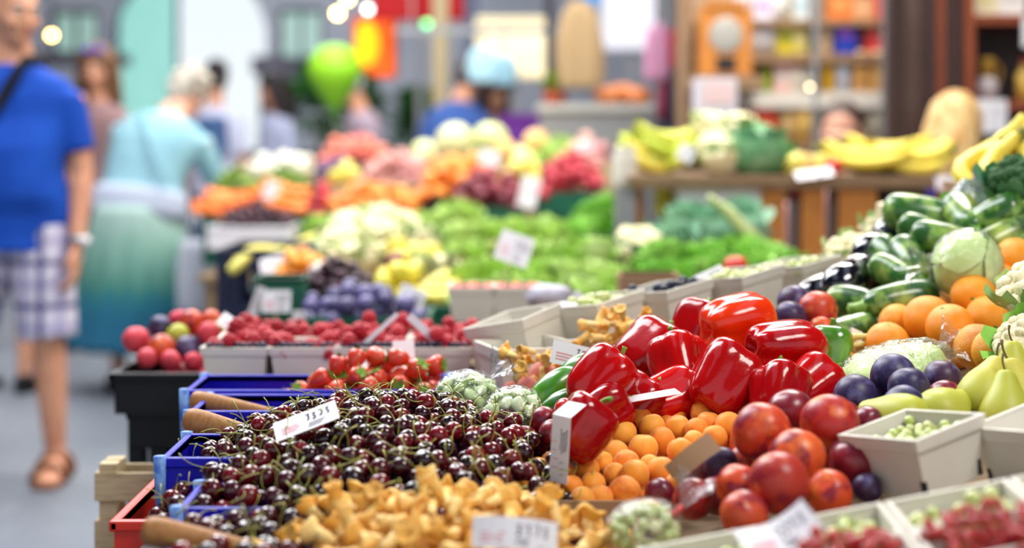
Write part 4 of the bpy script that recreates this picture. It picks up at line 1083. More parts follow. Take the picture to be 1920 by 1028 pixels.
for k, (kind, lb) in enumerate(rows):
    c = r0 + rowd * (.118 * k) + perp * .10; z = base1(c.x, 0) + .002
    pn = punnet(lb, .112, .098, .062, .82); pm = Matrix.Translation((c.x, c.y, z)) @ Matrix.Rotation(-math.atan(.2), 4, 'Y') @ Matrix.Rotation(yaw, 4, 'Z'); pn.matrix_basis = pm
    b = MB(); b.box((0, 0, .021), (.088, .074, .036)); obj('gooseberry_filling', b.mesh('gooseberry_filling', mat('goose_fill%d' % k, '#8d9a4c', .7, .2), False), M=pm, label='gooseberries packed in the ' + lb[6:70], cat='gooseberries', kind='stuff')
    berries(gb, 24, -.049, .049, -.042, .042, .040, .0075, 'green gooseberry in a punnet of the front row', 'gooseberries in the front row', 'gooseberry', 'gooseberry', pm, 30 + k, lambda x, y: .056)
for k in range(5):
    c = r0 + rowd * (.118 * k) + perp * -.005; z = base1(c.x, 0) + .002
    lb = ['white punnet of redcurrants nearest the viewer below the price card', 'white punnet of dark redcurrants just right of the price card', 'white punnet heaped with redcurrant sprigs below the open punnet', 'white punnet of redcurrants with blackcurrants behind, near the edge', 'white punnet of redcurrants cut off at the edge'][k]
    pn = punnet(lb, .112, .098, .062, .82); pm = Matrix.Translation((c.x, c.y, z)) @ Matrix.Rotation(-math.atan(.2), 4, 'Y') @ Matrix.Rotation(yaw, 4, 'Z'); pn.matrix_basis = pm
    b = MB(); b.ell((0, 0, .036), (.048, .042, .030), 20, 10); obj('redcurrant_filling', b.mesh('redcurrant_filling', mat('currant_fill%d' % k, '#7c1014', .6, .3, spots=[(90, '#c02420', .45, .6)])), M=pm, label='redcurrants packed in the ' + lb[6:80], cat='redcurrants', kind='stuff')
    g = random.Random(70 + k)
    for j in range(11):
        x, y = g.uniform(-.036, .036), g.uniform(-.032, .032); zz = .070 - 9 * (x * x + y * y) + g.uniform(-.003, .004)
        o = K_sp.put((0, 0, 0), label='sprig of redcurrants in the front row of punnets', group='redcurrant sprigs')
        o.matrix_basis = pm @ Matrix.Translation((x, y, zz)) @ Euler((g.uniform(-.5, .5), g.uniform(-.4, .4), g.uniform(0, 6.28))).to_matrix().to_4x4()
K_sp.done()
bk = round_mesh('blackcurrant', M['blackberry'], 1.0, 1, 0, .05, 12, 8, 4, .02)
g = random.Random(17)
for j in range(34):
    c = r0 + rowd * (.118 * (2.55 + g.uniform(-.2, .75))) + perp * (.046 + g.uniform(-.008, .010)); 
    obj('blackcurrant', bk, loc=(c.x, c.y, base1(c.x, 0) + .068 + g.uniform(0, .005)), rot=rrot(), scale=g.uniform(.0048, .006), label='blackcurrant scattered along the rims of the front punnets', cat='blackcurrant', group='blackcurrants')

# raspberry punnets across the aisle end of the stall
rb = MB()
for i in range(5):
    z = -.8 + .4 * i; q = math.sqrt(max(.05, 1 - z * z)); n_ = max(3, int(8 * q))
    for j in range(n_):
        a = 2 * PI * j / n_ + i * .5; rb.ell((q * math.cos(a) * .78, q * math.sin(a) * .78, z * .95), .36, 7, 5)
rb.ell((0, 0, 0), .75, 8, 6)
rasp = rb.mesh('raspberry', M['raspberry'])
wpn = [('punnet of raspberries at the aisle end, beside the peach crate', 0), ('second punnet of raspberries from the peach crate', 1), ('third punnet of raspberries from the peach crate, behind the strawberries', 2), ('fourth punnet of raspberries from the peach crate, under the slanting stick', 3), ('fifth punnet of raspberries, next to the tilted empty punnet', 4)]
g = random.Random(31)
for row in range(2):
    for k in range(5):
        cx = -.472 + .1155 * k; cy = 2.70 + .135 * row; z = .771
        pn = punnet(('white ' if row == 0 else 'white back row ') + wpn[k][0], .112, .12, .062, .86, slot=False); pn.location = (cx, cy, z); pn.rotation_euler = (0, 0, R(g.uniform(-3, 3)))
        b = MB(); b.box((0, 0, .021), (.092, .10, .034)); obj('berry_filling', b.mesh('berry_filling', mat('berry_fill%d%d' % (row, k), '#5c0c1c', .7, .2), False), loc=(cx, cy, z), label='raspberries packed in the ' + ('front' if row == 0 else 'back') + ' row ' + wpn[k][0][:60], cat='raspberries', kind='stuff')
        berries(rasp, 22, -.053, .053, -.056, .056, .042, .0118, 'raspberry heaped in a white punnet beyond the strawberries', 'raspberries in the white punnets', 'raspberry', 'raspberry', Matrix.Translation((cx, cy, z)), 80 + row * 9 + k, lambda x, y: .098 - 6 * x * x - 5 * y * y)
        if row == 0:
            for j in range(9):
                obj('blueberry', bk, loc=(cx - .046 + .0115 * j, cy - .050 + g.uniform(-.002, .003), z + .0655), rot=rrot(), scale=g.uniform(.0055, .0068), label='blueberry along the front rim of a raspberry punnet', cat='blueberry', group='blueberries')
# tilted punnets rising in the middle
MP = [(988, 652, 2.56, 55, -14, 'white tilted empty punnet next to the raspberries', None), (1128, 622, 2.60, 48, -10, 'white punnet of pale gooseberries holding a cream card', 'goose'), (1256, 596, 2.66, 46, -9, 'white punnet of blackberries behind the yellow chanterelles', 'black'), (1392, 568, 2.72, 46, -9, 'white punnet under the folded white blue card', 'goose'), (1500, 545, 2.82, 46, -8, 'last white punnet of the rising row before the cauliflowers', 'goose'),
      (985, 712, 2.46, 20, 0, 'white punnet under the tilted empty one', None), (1090, 690, 2.54, 30, 0, 'white punnet under the gooseberry punnet, behind the price card', None)]
for k, (px, py, Y, yw, ty, lb, kind) in enumerate(MP):
    pn = punnet(lb, .128, .118, .082, .80); pm = Matrix.Translation(P(px, py + 30, Y)) @ Matrix.Rotation(R(ty), 4, 'Y') @ Matrix.Rotation(R(yw), 4, 'Z'); pn.matrix_basis = pm
    if kind:
        b = MB(); b.box((0, 0, .034), (.098, .09, .056)); obj('berry_filling', b.mesh('berry_filling', mat('mid_fill%d' % k, '#8d9a5c' if kind == 'goose' else '#14141f', .7, .2), False), M=pm, label='berries packed in the ' + lb[6:70], cat='berries', kind='stuff')
        berries(gb if kind == 'goose' else bk, 30, -.057, .057, -.052, .052, .062, .0088, ('pale gooseberry' if kind == 'goose' else 'blackberry') + ' in a punnet of the rising row', 'gooseberries in the rising row' if kind == 'goose' else 'blackberries', 'gooseberry' if kind == 'goose' else 'blackberry', 'gooseberry' if kind == 'goose' else 'blackberry', pm, 120 + k, lambda x, y: .085)
# supports for the rising row: shallow grey trays
for px, py, Y, w, lb in ((1200, 668, 2.66, .30, 'grey cardboard tray under the middle of the rising punnets'), (1420, 640, 2.76, .30, 'grey cardboard tray under the last of the rising punnets')):
    p = P(px, py, Y); h = max(.03, p.z - base1(p.x - w / 2, 0)); t = crate('cardboard_tray', lb, w, .2, h, 'punnet', rim=.006); t['category'] = 'tray'; t.location = (p.x, p.y, p.z - h)
# small heaps of chanterelles behind the price card
K_c2 = chanterelle_protos(4, .8)
for (cx, cy, Y, rx, n_, lb, grp) in ((1166, 640, 2.46, .055, 60, 'golden chanterelle in the carton behind the broad red pepper', 'chanterelles behind the peppers'), (1010, 705, 2.34, .04, 26, 'golden chanterelle beside the white price card', 'chanterelles by the price card')):
    c = P(cx, cy, Y); zb = base1(c.x, 0) + .003
    sm, nr = in_ell(c.x, c.y, rx, rx * .8)
    for q in drop(n_ * 3, sm, lambda x, y: max(zb, c.z - .02), .012, top=lambda x, y: c.z + .04 - 9 * (x - c.x) ** 2, near=nr, seed=5, roll=12)[:n_]:
        K_c2.put(q[:3], rrot(), .95, label=lb, group=grp)
    b = MB(); b.box((0, 0, (c.z - .012 - zb) / 2), (rx * 1.7, rx * 1.3, max(.01, c.z - .012 - zb))); obj('carton', b.mesh('carton', M['cardback'], False), loc=(c.x, c.y, zb), label='brown carton under the chanterelles ' + ('behind the peppers' if n_ == 60 else 'by the price card'), cat='carton')
K_c2.done()
# peaches behind the bean bag
pm_ = round_mesh('peach', M['peach'], 1.0, .97, .06, .1, 24, 16, 2, .03)
for px, py, rr, Y, lb in ((989, 727, 22, 2.3, 'greyish fuzzy peach beside the avocados'), (1018, 706, 28, 2.36, 'pink fuzzy peach behind the greyish one'), (960, 732, 18, 2.36, 'small fuzzy peach behind the bean bag')):
    o = obj('peach', pm_, loc=P(px, py, Y), rot=rrot(), scale=rr * Y / F, label=lb, cat='peach')
b = MB(); b.box((0, 0, 0), (.12, .08, .02)); obj('carton', b.mesh('carton', M['blue'], False), loc=(.045, 2.34, .745), label='flat blue carton under the fuzzy peaches', cat='carton')
# peaches in the black crate by the aisle
PCH = [(255,638,26,'pinkred'),(303,652,26,'nectarine'),(333,628,22,'pear'),(352,655,27,'plum'),(300,613,22,'plum'),(358,605,25,'nectarine'),(395,600,20,'nectarine'),(275,672,20,'pinkred'),(320,676,20,'pinkred'),(362,678,18,'pinkred'),(392,625,22,'pinkred'),(335,600,20,'pinkred'),(415,622,22,'pear')]
pb = []
for px, py, rr, kd in PCH:
    Y = 2.94 + (672 - py) * .0012; pb.append([*P(px, py, Y), rr * Y / F])
spread_depth(pb, 50)
for k, (q, e) in enumerate(zip(pb, PCH)):
    kd = e[3]; key = (kd, 9)
    if key not in nmesh: nmesh[key] = round_mesh('peach', M[kd], 1.0, .98, .05, .12, 22, 14, k, .03)
    lb = {'pinkred': 'pinkish red peach in the black crate by the aisle', 'nectarine': 'orange red peach in the black crate by the aisle', 'plum': 'purple peach in the black crate by the aisle', 'pear': 'yellow green peach in the black crate by the aisle'}[kd]
    obj('peach', nmesh[key], loc=q[:3], rot=rrot(), scale=q[3], label=lb, cat='peach', group='peaches in the black crate, ' + kd.replace('_', ' '))
for q in [q for q in under(pb, lambda x, y: .693, .026, 24, 4) if q[0] > -.69 and 2.875 < q[1] < 3.1]: obj('peach', nmesh[('pinkred', 9)], loc=q[:3], rot=rrot(), scale=q[3], label='peach at the bottom of the black crate', cat='peach', group='hidden peaches')

# ================================================================ price cards
def card(px, py, Y, w, h, rx, ry, rz, lb, **k):
    c = price_card(lb, w, h, stake=.07 if rx > -40 and h > .03 and py > 250 and Y < 7 and 'counter' not in lb and 'strip' not in lb and 'stick' not in lb else 0, **k); c.location = P(px, py, Y); c.rotation_euler = (R(rx), R(ry), R(rz)); return c
card(1076, 690, 2.20, .072, .034, -20, 14, 5, 'white price card standing behind the bright green avocado', fold=False, seed=1)
card(1046, 905, 1.80, .026, .078, 0, 4, -38, 'folded white price card standing between cherries and apricots', fold=2, seed=2, lines=4)
yc = 1.45
while P(578, 806, yc).z > hm(PX(578, yc), yc) + .025: yc += .005
c = card(578, 806, yc, .078, .046, -72, -20, 8, 'white price card lying flat in the cherries', fold=False, seed=3)
card(966, 1030, 1.46, .082, .030, -25, 6, 4, 'curled white price card leaning in the chanterelles', fold=False, seed=4, bend=.012)
card(1482, 1036, 1.38, .072, .040, -62, -20, 14, 'bent white price card lying on the gooseberry punnets', fold=False, seed=5, bend=-.012)
card(1218, 748, 1.97, .09, .022, -82, -6, 18, 'thin card lying edge on in front of the red peppers', fold=False, seed=6, lines=0)
card(1312, 872, 1.70, .062, .024, -30, -36, 10, 'bent brown backed card sticking up over the apricots', back=True, fold=True, seed=7, bend=.008)
card(1684, 768, 1.89, .075, .020, -12, -22, 0, 'brown backed card stuck in the dark plums', back=True, fold=False, seed=8)
card(1604, 668, 2.3, .028, .04, -10, 20, 40, 'small white card stuck between courgettes and yellow beans', fold=True, seed=9, lines=0)
card(1080, 580, 2.56, .05, .016, -50, 6, 10, 'cream card lying on the gooseberry punnet', fold=False, seed=10, lines=0)
card(1342, 538, 2.70, .06, .034, -35, -22, 15, 'folded white blue card on the rising punnets', fold=True, seed=11)
card(672, 655, 2.66, .008, .09, -4, 48, 0, 'thin slanting white stick over the raspberries', fold=False, lines=0)
card(835, 655, 2.66, .014, .085, -4, -48, 0, 'slanting white card strip over the fourth raspberry punnet', fold=False, lines=0)
card(690, 690, 2.5, .075, .02, -60, -28, 10, 'white card lying on top of the strawberries', fold=False, seed=12)
card(758, 672, 2.5, .035, .03, -30, 0, 10, 'small white crumpled card at the peak of the strawberries', fold=True, seed=13, lines=0)
card(440, 628, 2.95, .085, .035, -55, 34, 0, 'white card tucked among the peaches by the aisle', fold=False, seed=14)
# yellow wax beans beside the small white card
b0 = P(1590, 665, 2.28); g = random.Random(2)
bm = MB(); bm.tube(curve_pts((-.05, 0, 0), (.05, 0, 0), (0, .004, .005), 8), [.001, .0035, .004, .004, .004, .0038, .003, .0008], 7); wm = bm.mesh('wax_bean', mat('wax_bean', '#d8cf86', .45, .4))
for k in range(16): obj('wax_bean', wm, loc=b0 + Vector((g.uniform(-.02, .03), g.uniform(-.02, .03), -.045 + .0045 * k)), rot=(g.uniform(-.2, .2), g.uniform(-.2, .2), g.uniform(-.5, .5)), label='pale yellow wax bean between the green pepper and the courgettes', cat='bean', group='wax beans')
# yellow pear-shaped peppers tucked by the peach crate
# ================================================================ the hall
M['floor'] = mat('hall_floor', '#757a83', .5, .3, spots=[(1.3, '#666c75', .4, .7), (14, '#858990', .55, .8)])
M['wall'] = mat('hall_wall', '#a6a9b3', .85, .2, spots=[(.7, '#969aa6', .4, .7)])
M['ceil'] = mat('hall_ceiling', '#77797d', .9, .2)
M['frame'] = mat('window_frame_paint', '#4a4e58', .6, .3)
M['teal'] = film('teal_glass', '#d2f9f0', .03, 2, .10)
M['frost'] = film('frosted_glass', '#d4ece0', .03, 2, .22)
def struct(name, b, m, **k): return obj(name, b.mesh(name, m, False), kind='structure', **k)
b = MB(); b.box((0, 8.5, -.05), (20, 27, .1)); struct('floor', b, M['floor'])
DX0, DX1 = PX(208, 20), PX(500, 20)
wy = 20.0
W1 = (PX(95, 20), PX(185, 20), PZ(108, 20), PZ(18, 20)); W2 = (PX(520, 20), PX(606, 20), PZ(112, 20), PZ(15, 20))
b = MB(); HT = 5.6
def wbox(x0, x1, z0, z1): b.box(((x0 + x1) / 2, wy + .15, (z0 + z1) / 2), (x1 - x0, .3, z1 - z0))
wbox(-10, W1[0], 0, HT); wbox(W1[0], W1[1], 0, W1[2]); wbox(W1[0], W1[1], W1[3], HT); wbox(W1[1], DX0, 0, HT)
wbox(DX1, W2[0], 0, HT); wbox(W2[0], W2[1], 0, W2[2]); wbox(W2[0], W2[1], W2[3], HT); wbox(W2[1], 10, 0, HT); wbox(DX0, DX1, 3.55, HT)
for s, x in ((1, DX0), (-1, DX1)):   # rounded shoulders of the arch
    pts = [(x, wy, 2.55), (x, wy, 3.55), (x + s * .75, wy, 3.55), (x + s * .35, wy, 3.2), (x + s * .1, wy, 2.85)]
    b.rings([pts, [(p[0], wy + .3, p[2]) for p in pts]])
struct('wall_back', b, M['wall'])
for k, W in enumerate((W1, W2)):
    o = obj('window_%d' % (k + 1), None, kind='structure')
    f = MB()
    for x0, x1, z0, z1 in ((W[0], W[1], W[2], W[2] + .05), (W[0], W[1], W[3] - .05, W[3]), (W[0], W[0] + .05, W[2], W[3]), (W[1] - .05, W[1], W[2], W[3]), ((W[0] + W[1]) / 2 - .02, (W[0] + W[1]) / 2 + .02, W[2], W[3])):
        f.box(((x0 + x1) / 2, wy + .1, (z0 + z1) / 2), (x1 - x0, .08, z1 - z0))
    obj('window_frame', f.mesh('window_frame', M['frame'], False), o)
    g_ = MB(); g_.box(((W[0] + W[1]) / 2, wy + .12, (W[2] + W[3]) / 2), (W[1] - W[0], .01, W[3] - W[2])); obj('window_pane', g_.mesh('window_pane', M['frost'], False), o)
o = obj('door_1', None, kind='structure'); dx1 = PX(330, 20)
f = MB()
for x0, x1, z0, z1 in ((DX0, DX0 + .06, 0, 3.0), (dx1 - .05, dx1, 0, 3.5), (DX0, dx1, 0, .12)): f.box(((x0 + x1) / 2, wy + .18, (z0 + z1) / 2), (x1 - x0, .06, z1 - z0))
obj('door_frame', f.mesh('door_frame', M['frame'], False), o)
g_ = MB(); g_.box(((DX0 + dx1) / 2, wy + .19, 1.75), (dx1 - DX0, .012, 3.5)); obj('door_pane', g_.mesh('door_pane', M['teal'], False), o)
b = MB(); b.box((-10.05, 8.5, HT / 2), (.1, 27, HT)); struct('wall_left', b, M['wall'])
b = MB(); b.box((10.05, 8.5, HT / 2), (.1, 27, HT)); struct('wall_right', b, M['wall'])
b = MB()
for x0, x1, y0, y1 in ((-10, -3.4, -5, 22), (-1.2, .9, -5, 22), (2.6, 10, -5, 22), (-3.4, -1.2, -5, -1), (-3.4, -1.2, 12, 22), (.9, 2.6, -5, -1.5), (.9, 2.6, 10, 22), (-3.4, -1.2, 5.3, 5.8), (.9, 2.6, 4.5, 5)):
    b.box(((x0 + x1) / 2, (y0 + y1) / 2, HT + .1), (x1 - x0, y1 - y0, .2))
struct('ceiling', b, M['ceil'])
b = MB(); b.box((-4, 27, -.06), (16, 14, .1)); struct('pavement', b, mat('outside_paving', '#d8d8d4', .8, .2))

# ================================================================ background produce
M['card2'] = M['card']
sph = {}
def ball_kind(key, m, name, asp=1.0, crease=.04, dim=.1):
    if key not in sph: sph[key] = round_mesh(name, m, 1.0, asp, crease, dim, 16, 10, len(sph), .04)
    return sph[key]
BM = {k: mat('bg_' + k, c[0], .4, .45, var=c) for k, c in {
    'blueplum': ['#514c78', '#625c8c', '#443c66', '#6e6a9c'], 'darkcherry': ['#2a1620', '#3c1c28', '#4a2030', '#241a28'], 'lemon': ['#dcc838', '#e4d44a', '#c9bf34'],
    'apricot': ['#e8962c', '#f0a83c', '#e08424'], 'purple': ['#5a3a6a', '#6c4a78', '#4c3060'], 'carrot': ['#ee7a22', '#f48a30', '#e46c1c'], 'redapple': ['#b8182c', '#c8283a', '#a01428'],
    'peach': ['#dc6a52', '#e8806a', '#cc5a58', '#e89a70'], 'pinkpeach': ['#c88a84', '#d49a92', '#b87a7c', '#d8a898'], 'orange': ['#f08a2a', '#f49c3a', '#ec7a30', '#f4ac4c'],
    'darkred': ['#7a2434', '#8c3040', '#641c2c', '#9c4450'], 'radish': ['#c02c3e', '#b02438', '#cc4452', '#a83040'], 'yellow': ['#dccf52', '#e4da70', '#d0c244'],
    'melon': ['#d6dc9a', '#dfe2a8', '#cbd68c'], 'cantaloupe': ['#e4b868', '#e8c47c'], 'greenapple': ['#8fb83c', '#a4c850'], 'tomato': ['#c82c20', '#d8402c'], 'onion': ['#e4e0d0', '#dcd8c4', '#eae8dc'], 'bean': ['#6a8a2c', '#7c9a34', '#5a7a28'], 'pumpkin': ['#c8702c', '#b8602a', '#d08040']}.items()}
TZ = [None]
def tray(px0, px1, Y, depth, zr, zt, mt, label, name='display_crate'):
    x0, x1 = PX(px0, Y), PX(px1, Y); h = max(.05, zr - zt)
    c = crate(name, label, x1 - x0, depth, h, mt, rim=.008, slots=.05 if h > .09 else 0); c.location = ((x0 + x1) / 2, Y + depth / 2, zr - h); return c
def heap(kind, name, cat, px0, px1, pyb, pyt, Y, depth, r, n, label, group, zt, mt='greenplastic', clabel=None, asp=1.0, seed=1, elong=0, mesh=None):
    x0, x1 = PX(px0, Y), PX(px1, Y); zr = PZ(pyb, Y); H = PZ(pyt, Y + depth * .5) - zr
    if mt: tray(px0, px1, Y, depth, zr + .012, zt, mt, clabel or 'crate under the ' + label)
    zi = zr - .02
    f = MB(); f.box(((x0 + x1) / 2, Y + depth / 2, zi - .012), (x1 - x0 - .03, depth - .03, .02)); obj('liner', f.mesh('liner', M['cardback'], False), label='paper liner under the ' + label, cat='liner')
    cx, cy, rx, ry = (x0 + x1) / 2, Y + depth / 2, (x1 - x0) / 2, depth / 2
    sm, nr = in_rect(x0 + .008, x1 - .008, Y + .008, Y + depth - .008)
    top = lambda x, y: zi + r * 1.2 + (H + .02) * max(0, 1 - ((x - cx) / rx) ** 2 * .75 - ((y - cy) / ry) ** 2 * .6)
    bl = drop(n, sm, lambda x, y: max(zi, zi + (H + .02) * max(0, 1 - ((x - cx) / rx) ** 2 * .75 - ((y - cy) / ry) ** 2 * .6) - 3.2 * r), r, top=top, near=nr, seed=seed, roll=10, rv=.12, miss=40)
    me = mesh or ball_kind((kind, asp), BM[kind], name, asp)
    for q in bl: obj(name, me, loc=q[:3], rot=rrot(), scale=q[3], label=label, cat=cat, group=group)
    return bl
def table(name, label, x0, x1, y0, y1, z, mt):
    t = thing(name, label, 'stall table')
    n = max(3, int((y1 - y0) / .22))
    for i in range(n):
        w = (y1 - y0) / n; b = MB(); b.box(((x0 + x1) / 2, y0 + (i + .5) * w, z - .0125), (x1 - x0, w - .004, .025)); obj('board', b.mesh('board', M[mt], False), t)
    for x in (x0 + .05, x1 - .05):
        for y in (y0 + .05, y1 - .05): b = MB(); b.box((x, y, (z - .025) / 2), (.05, .05, z - .025)); obj('leg', b.mesh('leg', M[mt], False), t)
    return t
# second stall ----------------------------------------------------
T2 = .64
table('market_stall', 'second stall table carrying the lettuces and lemons', PX(480, 3.4), .335, 3.36, 5.55, T2, 'board')
table('market_stall', 'stall table carrying the green salads before the counter', .345, 1.6, 3.36, 4.6, T2, 'board')
heap('blueplum', 'plum', 'plum', 545, 805, 606, 556, 3.42, .20, .021, 75, 'blue plum on the second stall before the dark cherries', 'blue plums on the second stall', T2, 'greenplastic', 'green crate of blue plums on the second stall', seed=3)
heap('darkcherry', 'cherry', 'cherry', 548, 705, 560, 500, 3.72, .20, .015, 80, 'dark cherry on the second stall behind the blue plums', 'dark cherries on the second stall', T2, 'black', 'black crate of dark cherries on the second stall', seed=4)
heap('lemon', 'lemon', 'lemon', 700, 780, 566, 522, 3.72, .14, .027, 12, 'yellow lemon beside the price card on the second stall', 'lemons on the second stall', T2, 'greenplastic', 'green crate of lemons on the second stall', 1.25, seed=5)
heap('darkred', 'plum', 'plum', 705, 770, 525, 490, 3.98, .14, .02, 18, 'small red plum behind the lemons', 'red plums behind the lemons', T2, 'black', 'black crate of red plums behind the lemons', seed=6)
ycm = lathe_long('squash', BM['yellow'], [(.001, -.08), (.02, -.078), (.03, -.04), (.028, .01), (.02, .05), (.012, .075), (.001, .08)], 16, .01, 3)
def lay(me, name, cat, pts, label, group, sc=1.0, stem=None):
    for k, (px, py, Y, a) in enumerate(pts):
        o = obj(name, me, label=label, cat=cat, group=group); o.matrix_basis = toward(P(px, py, Y), img_dir(a, 25), k, sc)
lay(ycm, 'squash', 'squash', [(800, 548, 3.8, 10), (835, 540, 3.84, 20), (862, 548, 3.8, 30), (850, 525, 3.95, 5), (815, 530, 3.95, 40), (872, 528, 3.95, 70), (790, 560, 3.72, 0), (845, 560, 3.74, 0)], 'yellow squash between the lemons and the lettuces', 'yellow squashes by the lettuces', .66)
tray(782, 885, 3.66, .34, PZ(572, 3.7), T2, 'greenplastic', 'green crate of yellow squashes on the second stall')
for k, px in enumerate((884, 968)):
    o = punnet(('grey punnet of tomatoes in front of the lettuces, left one', 'grey punnet in front of the lettuces beside the grey bag')[k], .10, .11, .075, .86, slot=False); o.location = (PX(px, 3.3), 3.38, PZ(608, 3.3))
    t = tray(px - 44, px + 44, 3.33, .10, PZ(611, 3.33), T2, 'black', ('black crate under the left grey punnet', 'black crate under the right grey punnet')[k])
    for j in range(9): obj('tomato', ball_kind(('tomato', .9), BM['tomato'], 'tomato', .9), loc=(PX(px, 3.3) - .036 + .036 * (j % 3), 3.345 + .034 * (j // 3), PZ(608, 3.3) + .062), rot=rrot(), scale=.0172, label='small red tomato in a grey punnet before the lettuces', cat='tomato', group='tomatoes in the grey punnets')
gbag = thing('plastic_bag', 'grey plastic bag lying on the punnet behind the tilted empty one', 'bag', P(1028, 556, 3.1))
obj('bag', crumple('bag', mat('grey_bag', '#a9a6b4', .5, .3), None, (.045, .04, .024), 12, .2, 24, 14, 2.5), gbag); obj('neck', knot_tail('neck', mat('grey_bag_neck', '#b6b3c0', .5, .3), (.03, 0, -.005), (1, 0, -.3), .03, .02, 2), gbag)
o = crate('carton', 'brown cardboard carton before the green salad heads', .13, .10, .055, 'cardback', rim=.004); o.location = P(1215, 560, 3.4)
tray(1165, 1265, 3.36, .10, P(1215, 560, 3.4).z, T2, 'black', 'black crate under the brown cardboard carton')
# leafy heads
LT = [rosette('lettuce', M['lettuce'], .085, 30, s, .3, heart=M['lettuce']) for s in range(3)]
LG = [rosette('salad', M['lettuce2'], .08, 28, 10 + s, .4, heart=M['lettuce2']) for s in range(3)]
LC = [rosette('cabbage', M['bluecab'], .08, 22, 20 + s, .15, heart=M['cabbage']) for s in range(2)]
def heads(ms, name, cat, pts, label, group, sc=1.0, seed=0):
    g = random.Random(seed)
    for k, (px, py, Y) in enumerate(pts):
        obj(name, ms[k % len(ms)], loc=P(px, py, Y) - Vector((0, 0, .085 * sc)), rot=(R(g.uniform(5, 32)), R(g.uniform(-22, 22)), g.uniform(0, 6.28)), scale=sc * g.uniform(.88, 1.12), label=label, cat=cat, group=group)
heads(LT, 'lettuce', 'lettuce', [(905, 528, 3.72), (958, 535, 3.68), (1015, 532, 3.66), (1072, 538, 3.64), (1130, 530, 3.66), (935, 495, 3.88), (995, 492, 3.84), (1050, 492, 3.84), (1105, 492, 3.82), (1160, 505, 3.8), (1010, 455, 4.06), (1070, 455, 4.04), (950, 465, 4.08), (1125, 462, 4.0), (900, 500, 3.9)], 'pale green lettuce in the big heap of the second stall', 'lettuces in the middle heap', 1.0, 1)
tray(872, 1195, 3.56, .60, PZ(566, 3.6), T2, 'wood', 'wooden crate under the pale lettuces')
heads(LT, 'lettuce', 'lettuce', [(820, 435, 4.95), (870, 425, 5.0), (925, 420, 5.05), (970, 430, 5.0), (1020, 415, 5.1), (1065, 425, 5.0), (840, 465, 4.7), (885, 455, 4.75)], 'pale lettuce at the back of the second stall behind the white fennel', 'lettuces at the back of the second stall', 1.15, 2)
tray(790, 1100, 4.85, .40, PZ(450, 4.9), T2, 'wood', 'wooden crate under the lettuces at the back of the second stall')
heads(LG, 'salad', 'salad', [(1100, 420, 4.9), (1140, 405, 4.95), (1160, 398, 5.0), (1120, 380, 5.2), (1150, 376, 5.2)], 'bright green salad head behind the cauliflower', 'green salads behind the cauliflower', 1.15, 3)
tray(1076, 1164, 4.8, .5, PZ(440, 4.9), T2, 'greenplastic', 'green crate under the bright salads')
heads(LG, 'salad', 'salad', [(1215, 492, 3.78), (1262, 500, 3.74), (1310, 492, 3.78), (1355, 485, 3.8), (1400, 480, 3.82), (1445, 480, 3.84), (1245, 462, 3.95), (1295, 460, 3.95), (1345, 456, 3.98), (1392, 455, 4.0), (1480, 478, 3.86), (1440, 455, 4.0)], 'bright green salad head before the orange counter panels', 'green salads before the counter', .92, 4)
tray(1198, 1500, 3.66, .46, PZ(528, 3.7), T2, 'black', 'black crate under the salads before the counter')
heads(LC, 'cabbage', 'cabbage', [(1265, 428, 4.3), (1310, 420, 4.35), (1360, 412, 4.4), (1400, 418, 4.36), (1290, 392, 4.5), (1345, 385, 4.5), (1395, 385, 4.5)], 'blue green cabbage under the counter', 'cabbages under the counter', 1.05, 5)
tray(1245, 1425, 4.2, .42, PZ(450, 4.3), T2, 'black', 'black crate under the cabbages')
CF = [('big white cauliflower between the lettuces and the cabbages', 1192, 468, 4.25, .085), ('pale cauliflower behind the big white one', 1235, 450, 4.45, .06)]
for k, (lb, px, py, Y, r) in enumerate(CF): o = cauliflower(lb, 50 + k, r, 'cauli', 'darkleaf'); o.location = P(px, py + 30, Y); o.rotation_euler = (R(20), R(10), k)
tray(1140, 1262, 4.16, .34, PZ(500, 4.2), T2, 'greenplastic', 'green crate under the big white cauliflower')
lk = MB(); lk.tube(curve_pts((-.16, 0, 0), (.16, 0, 0), (0, 0, .01), 8), [.012, .013, .013, .014, .016, .02, .022, .012], 10); lkm = lk.mesh('leek', mat('leek', '#b4bf84', .5, .3, axis=('#5f8a4c', 0, 0, .14)))
for k in range(4): obj('leek', lkm, scale=.72, loc=P(1378 + 12 * k, 428 + 6 * k, 4.12 + .03 * k), rot=(0, R(48), R(20 - 9 * k)), label='leek leaning across the cabbages', cat='leek', group='leeks')
obj('tomato', ball_kind(('tomato', .9), BM['tomato'], 'tomato', .9), loc=P(1380, 500, 3.42), scale=.028, label='single red tomato above the folded white blue card', cat='tomato')
o = crate('carton', 'low carton carrying the single red tomato', .16, .12, P(1380, 500, 3.42).z - .031 - T2, 'cardback', rim=.004); o.location = (PX(1380, 3.42), 3.43, T2)
b = MB(); b.box((0, 0, 0), (.1, .09, .006)); obj('lid', b.mesh('lid', M['cardback'], False), loc=P(1380, 500, 3.42) + Vector((0, .01, -.0275)), label='flat carton lid under the single red tomato', cat='lid')
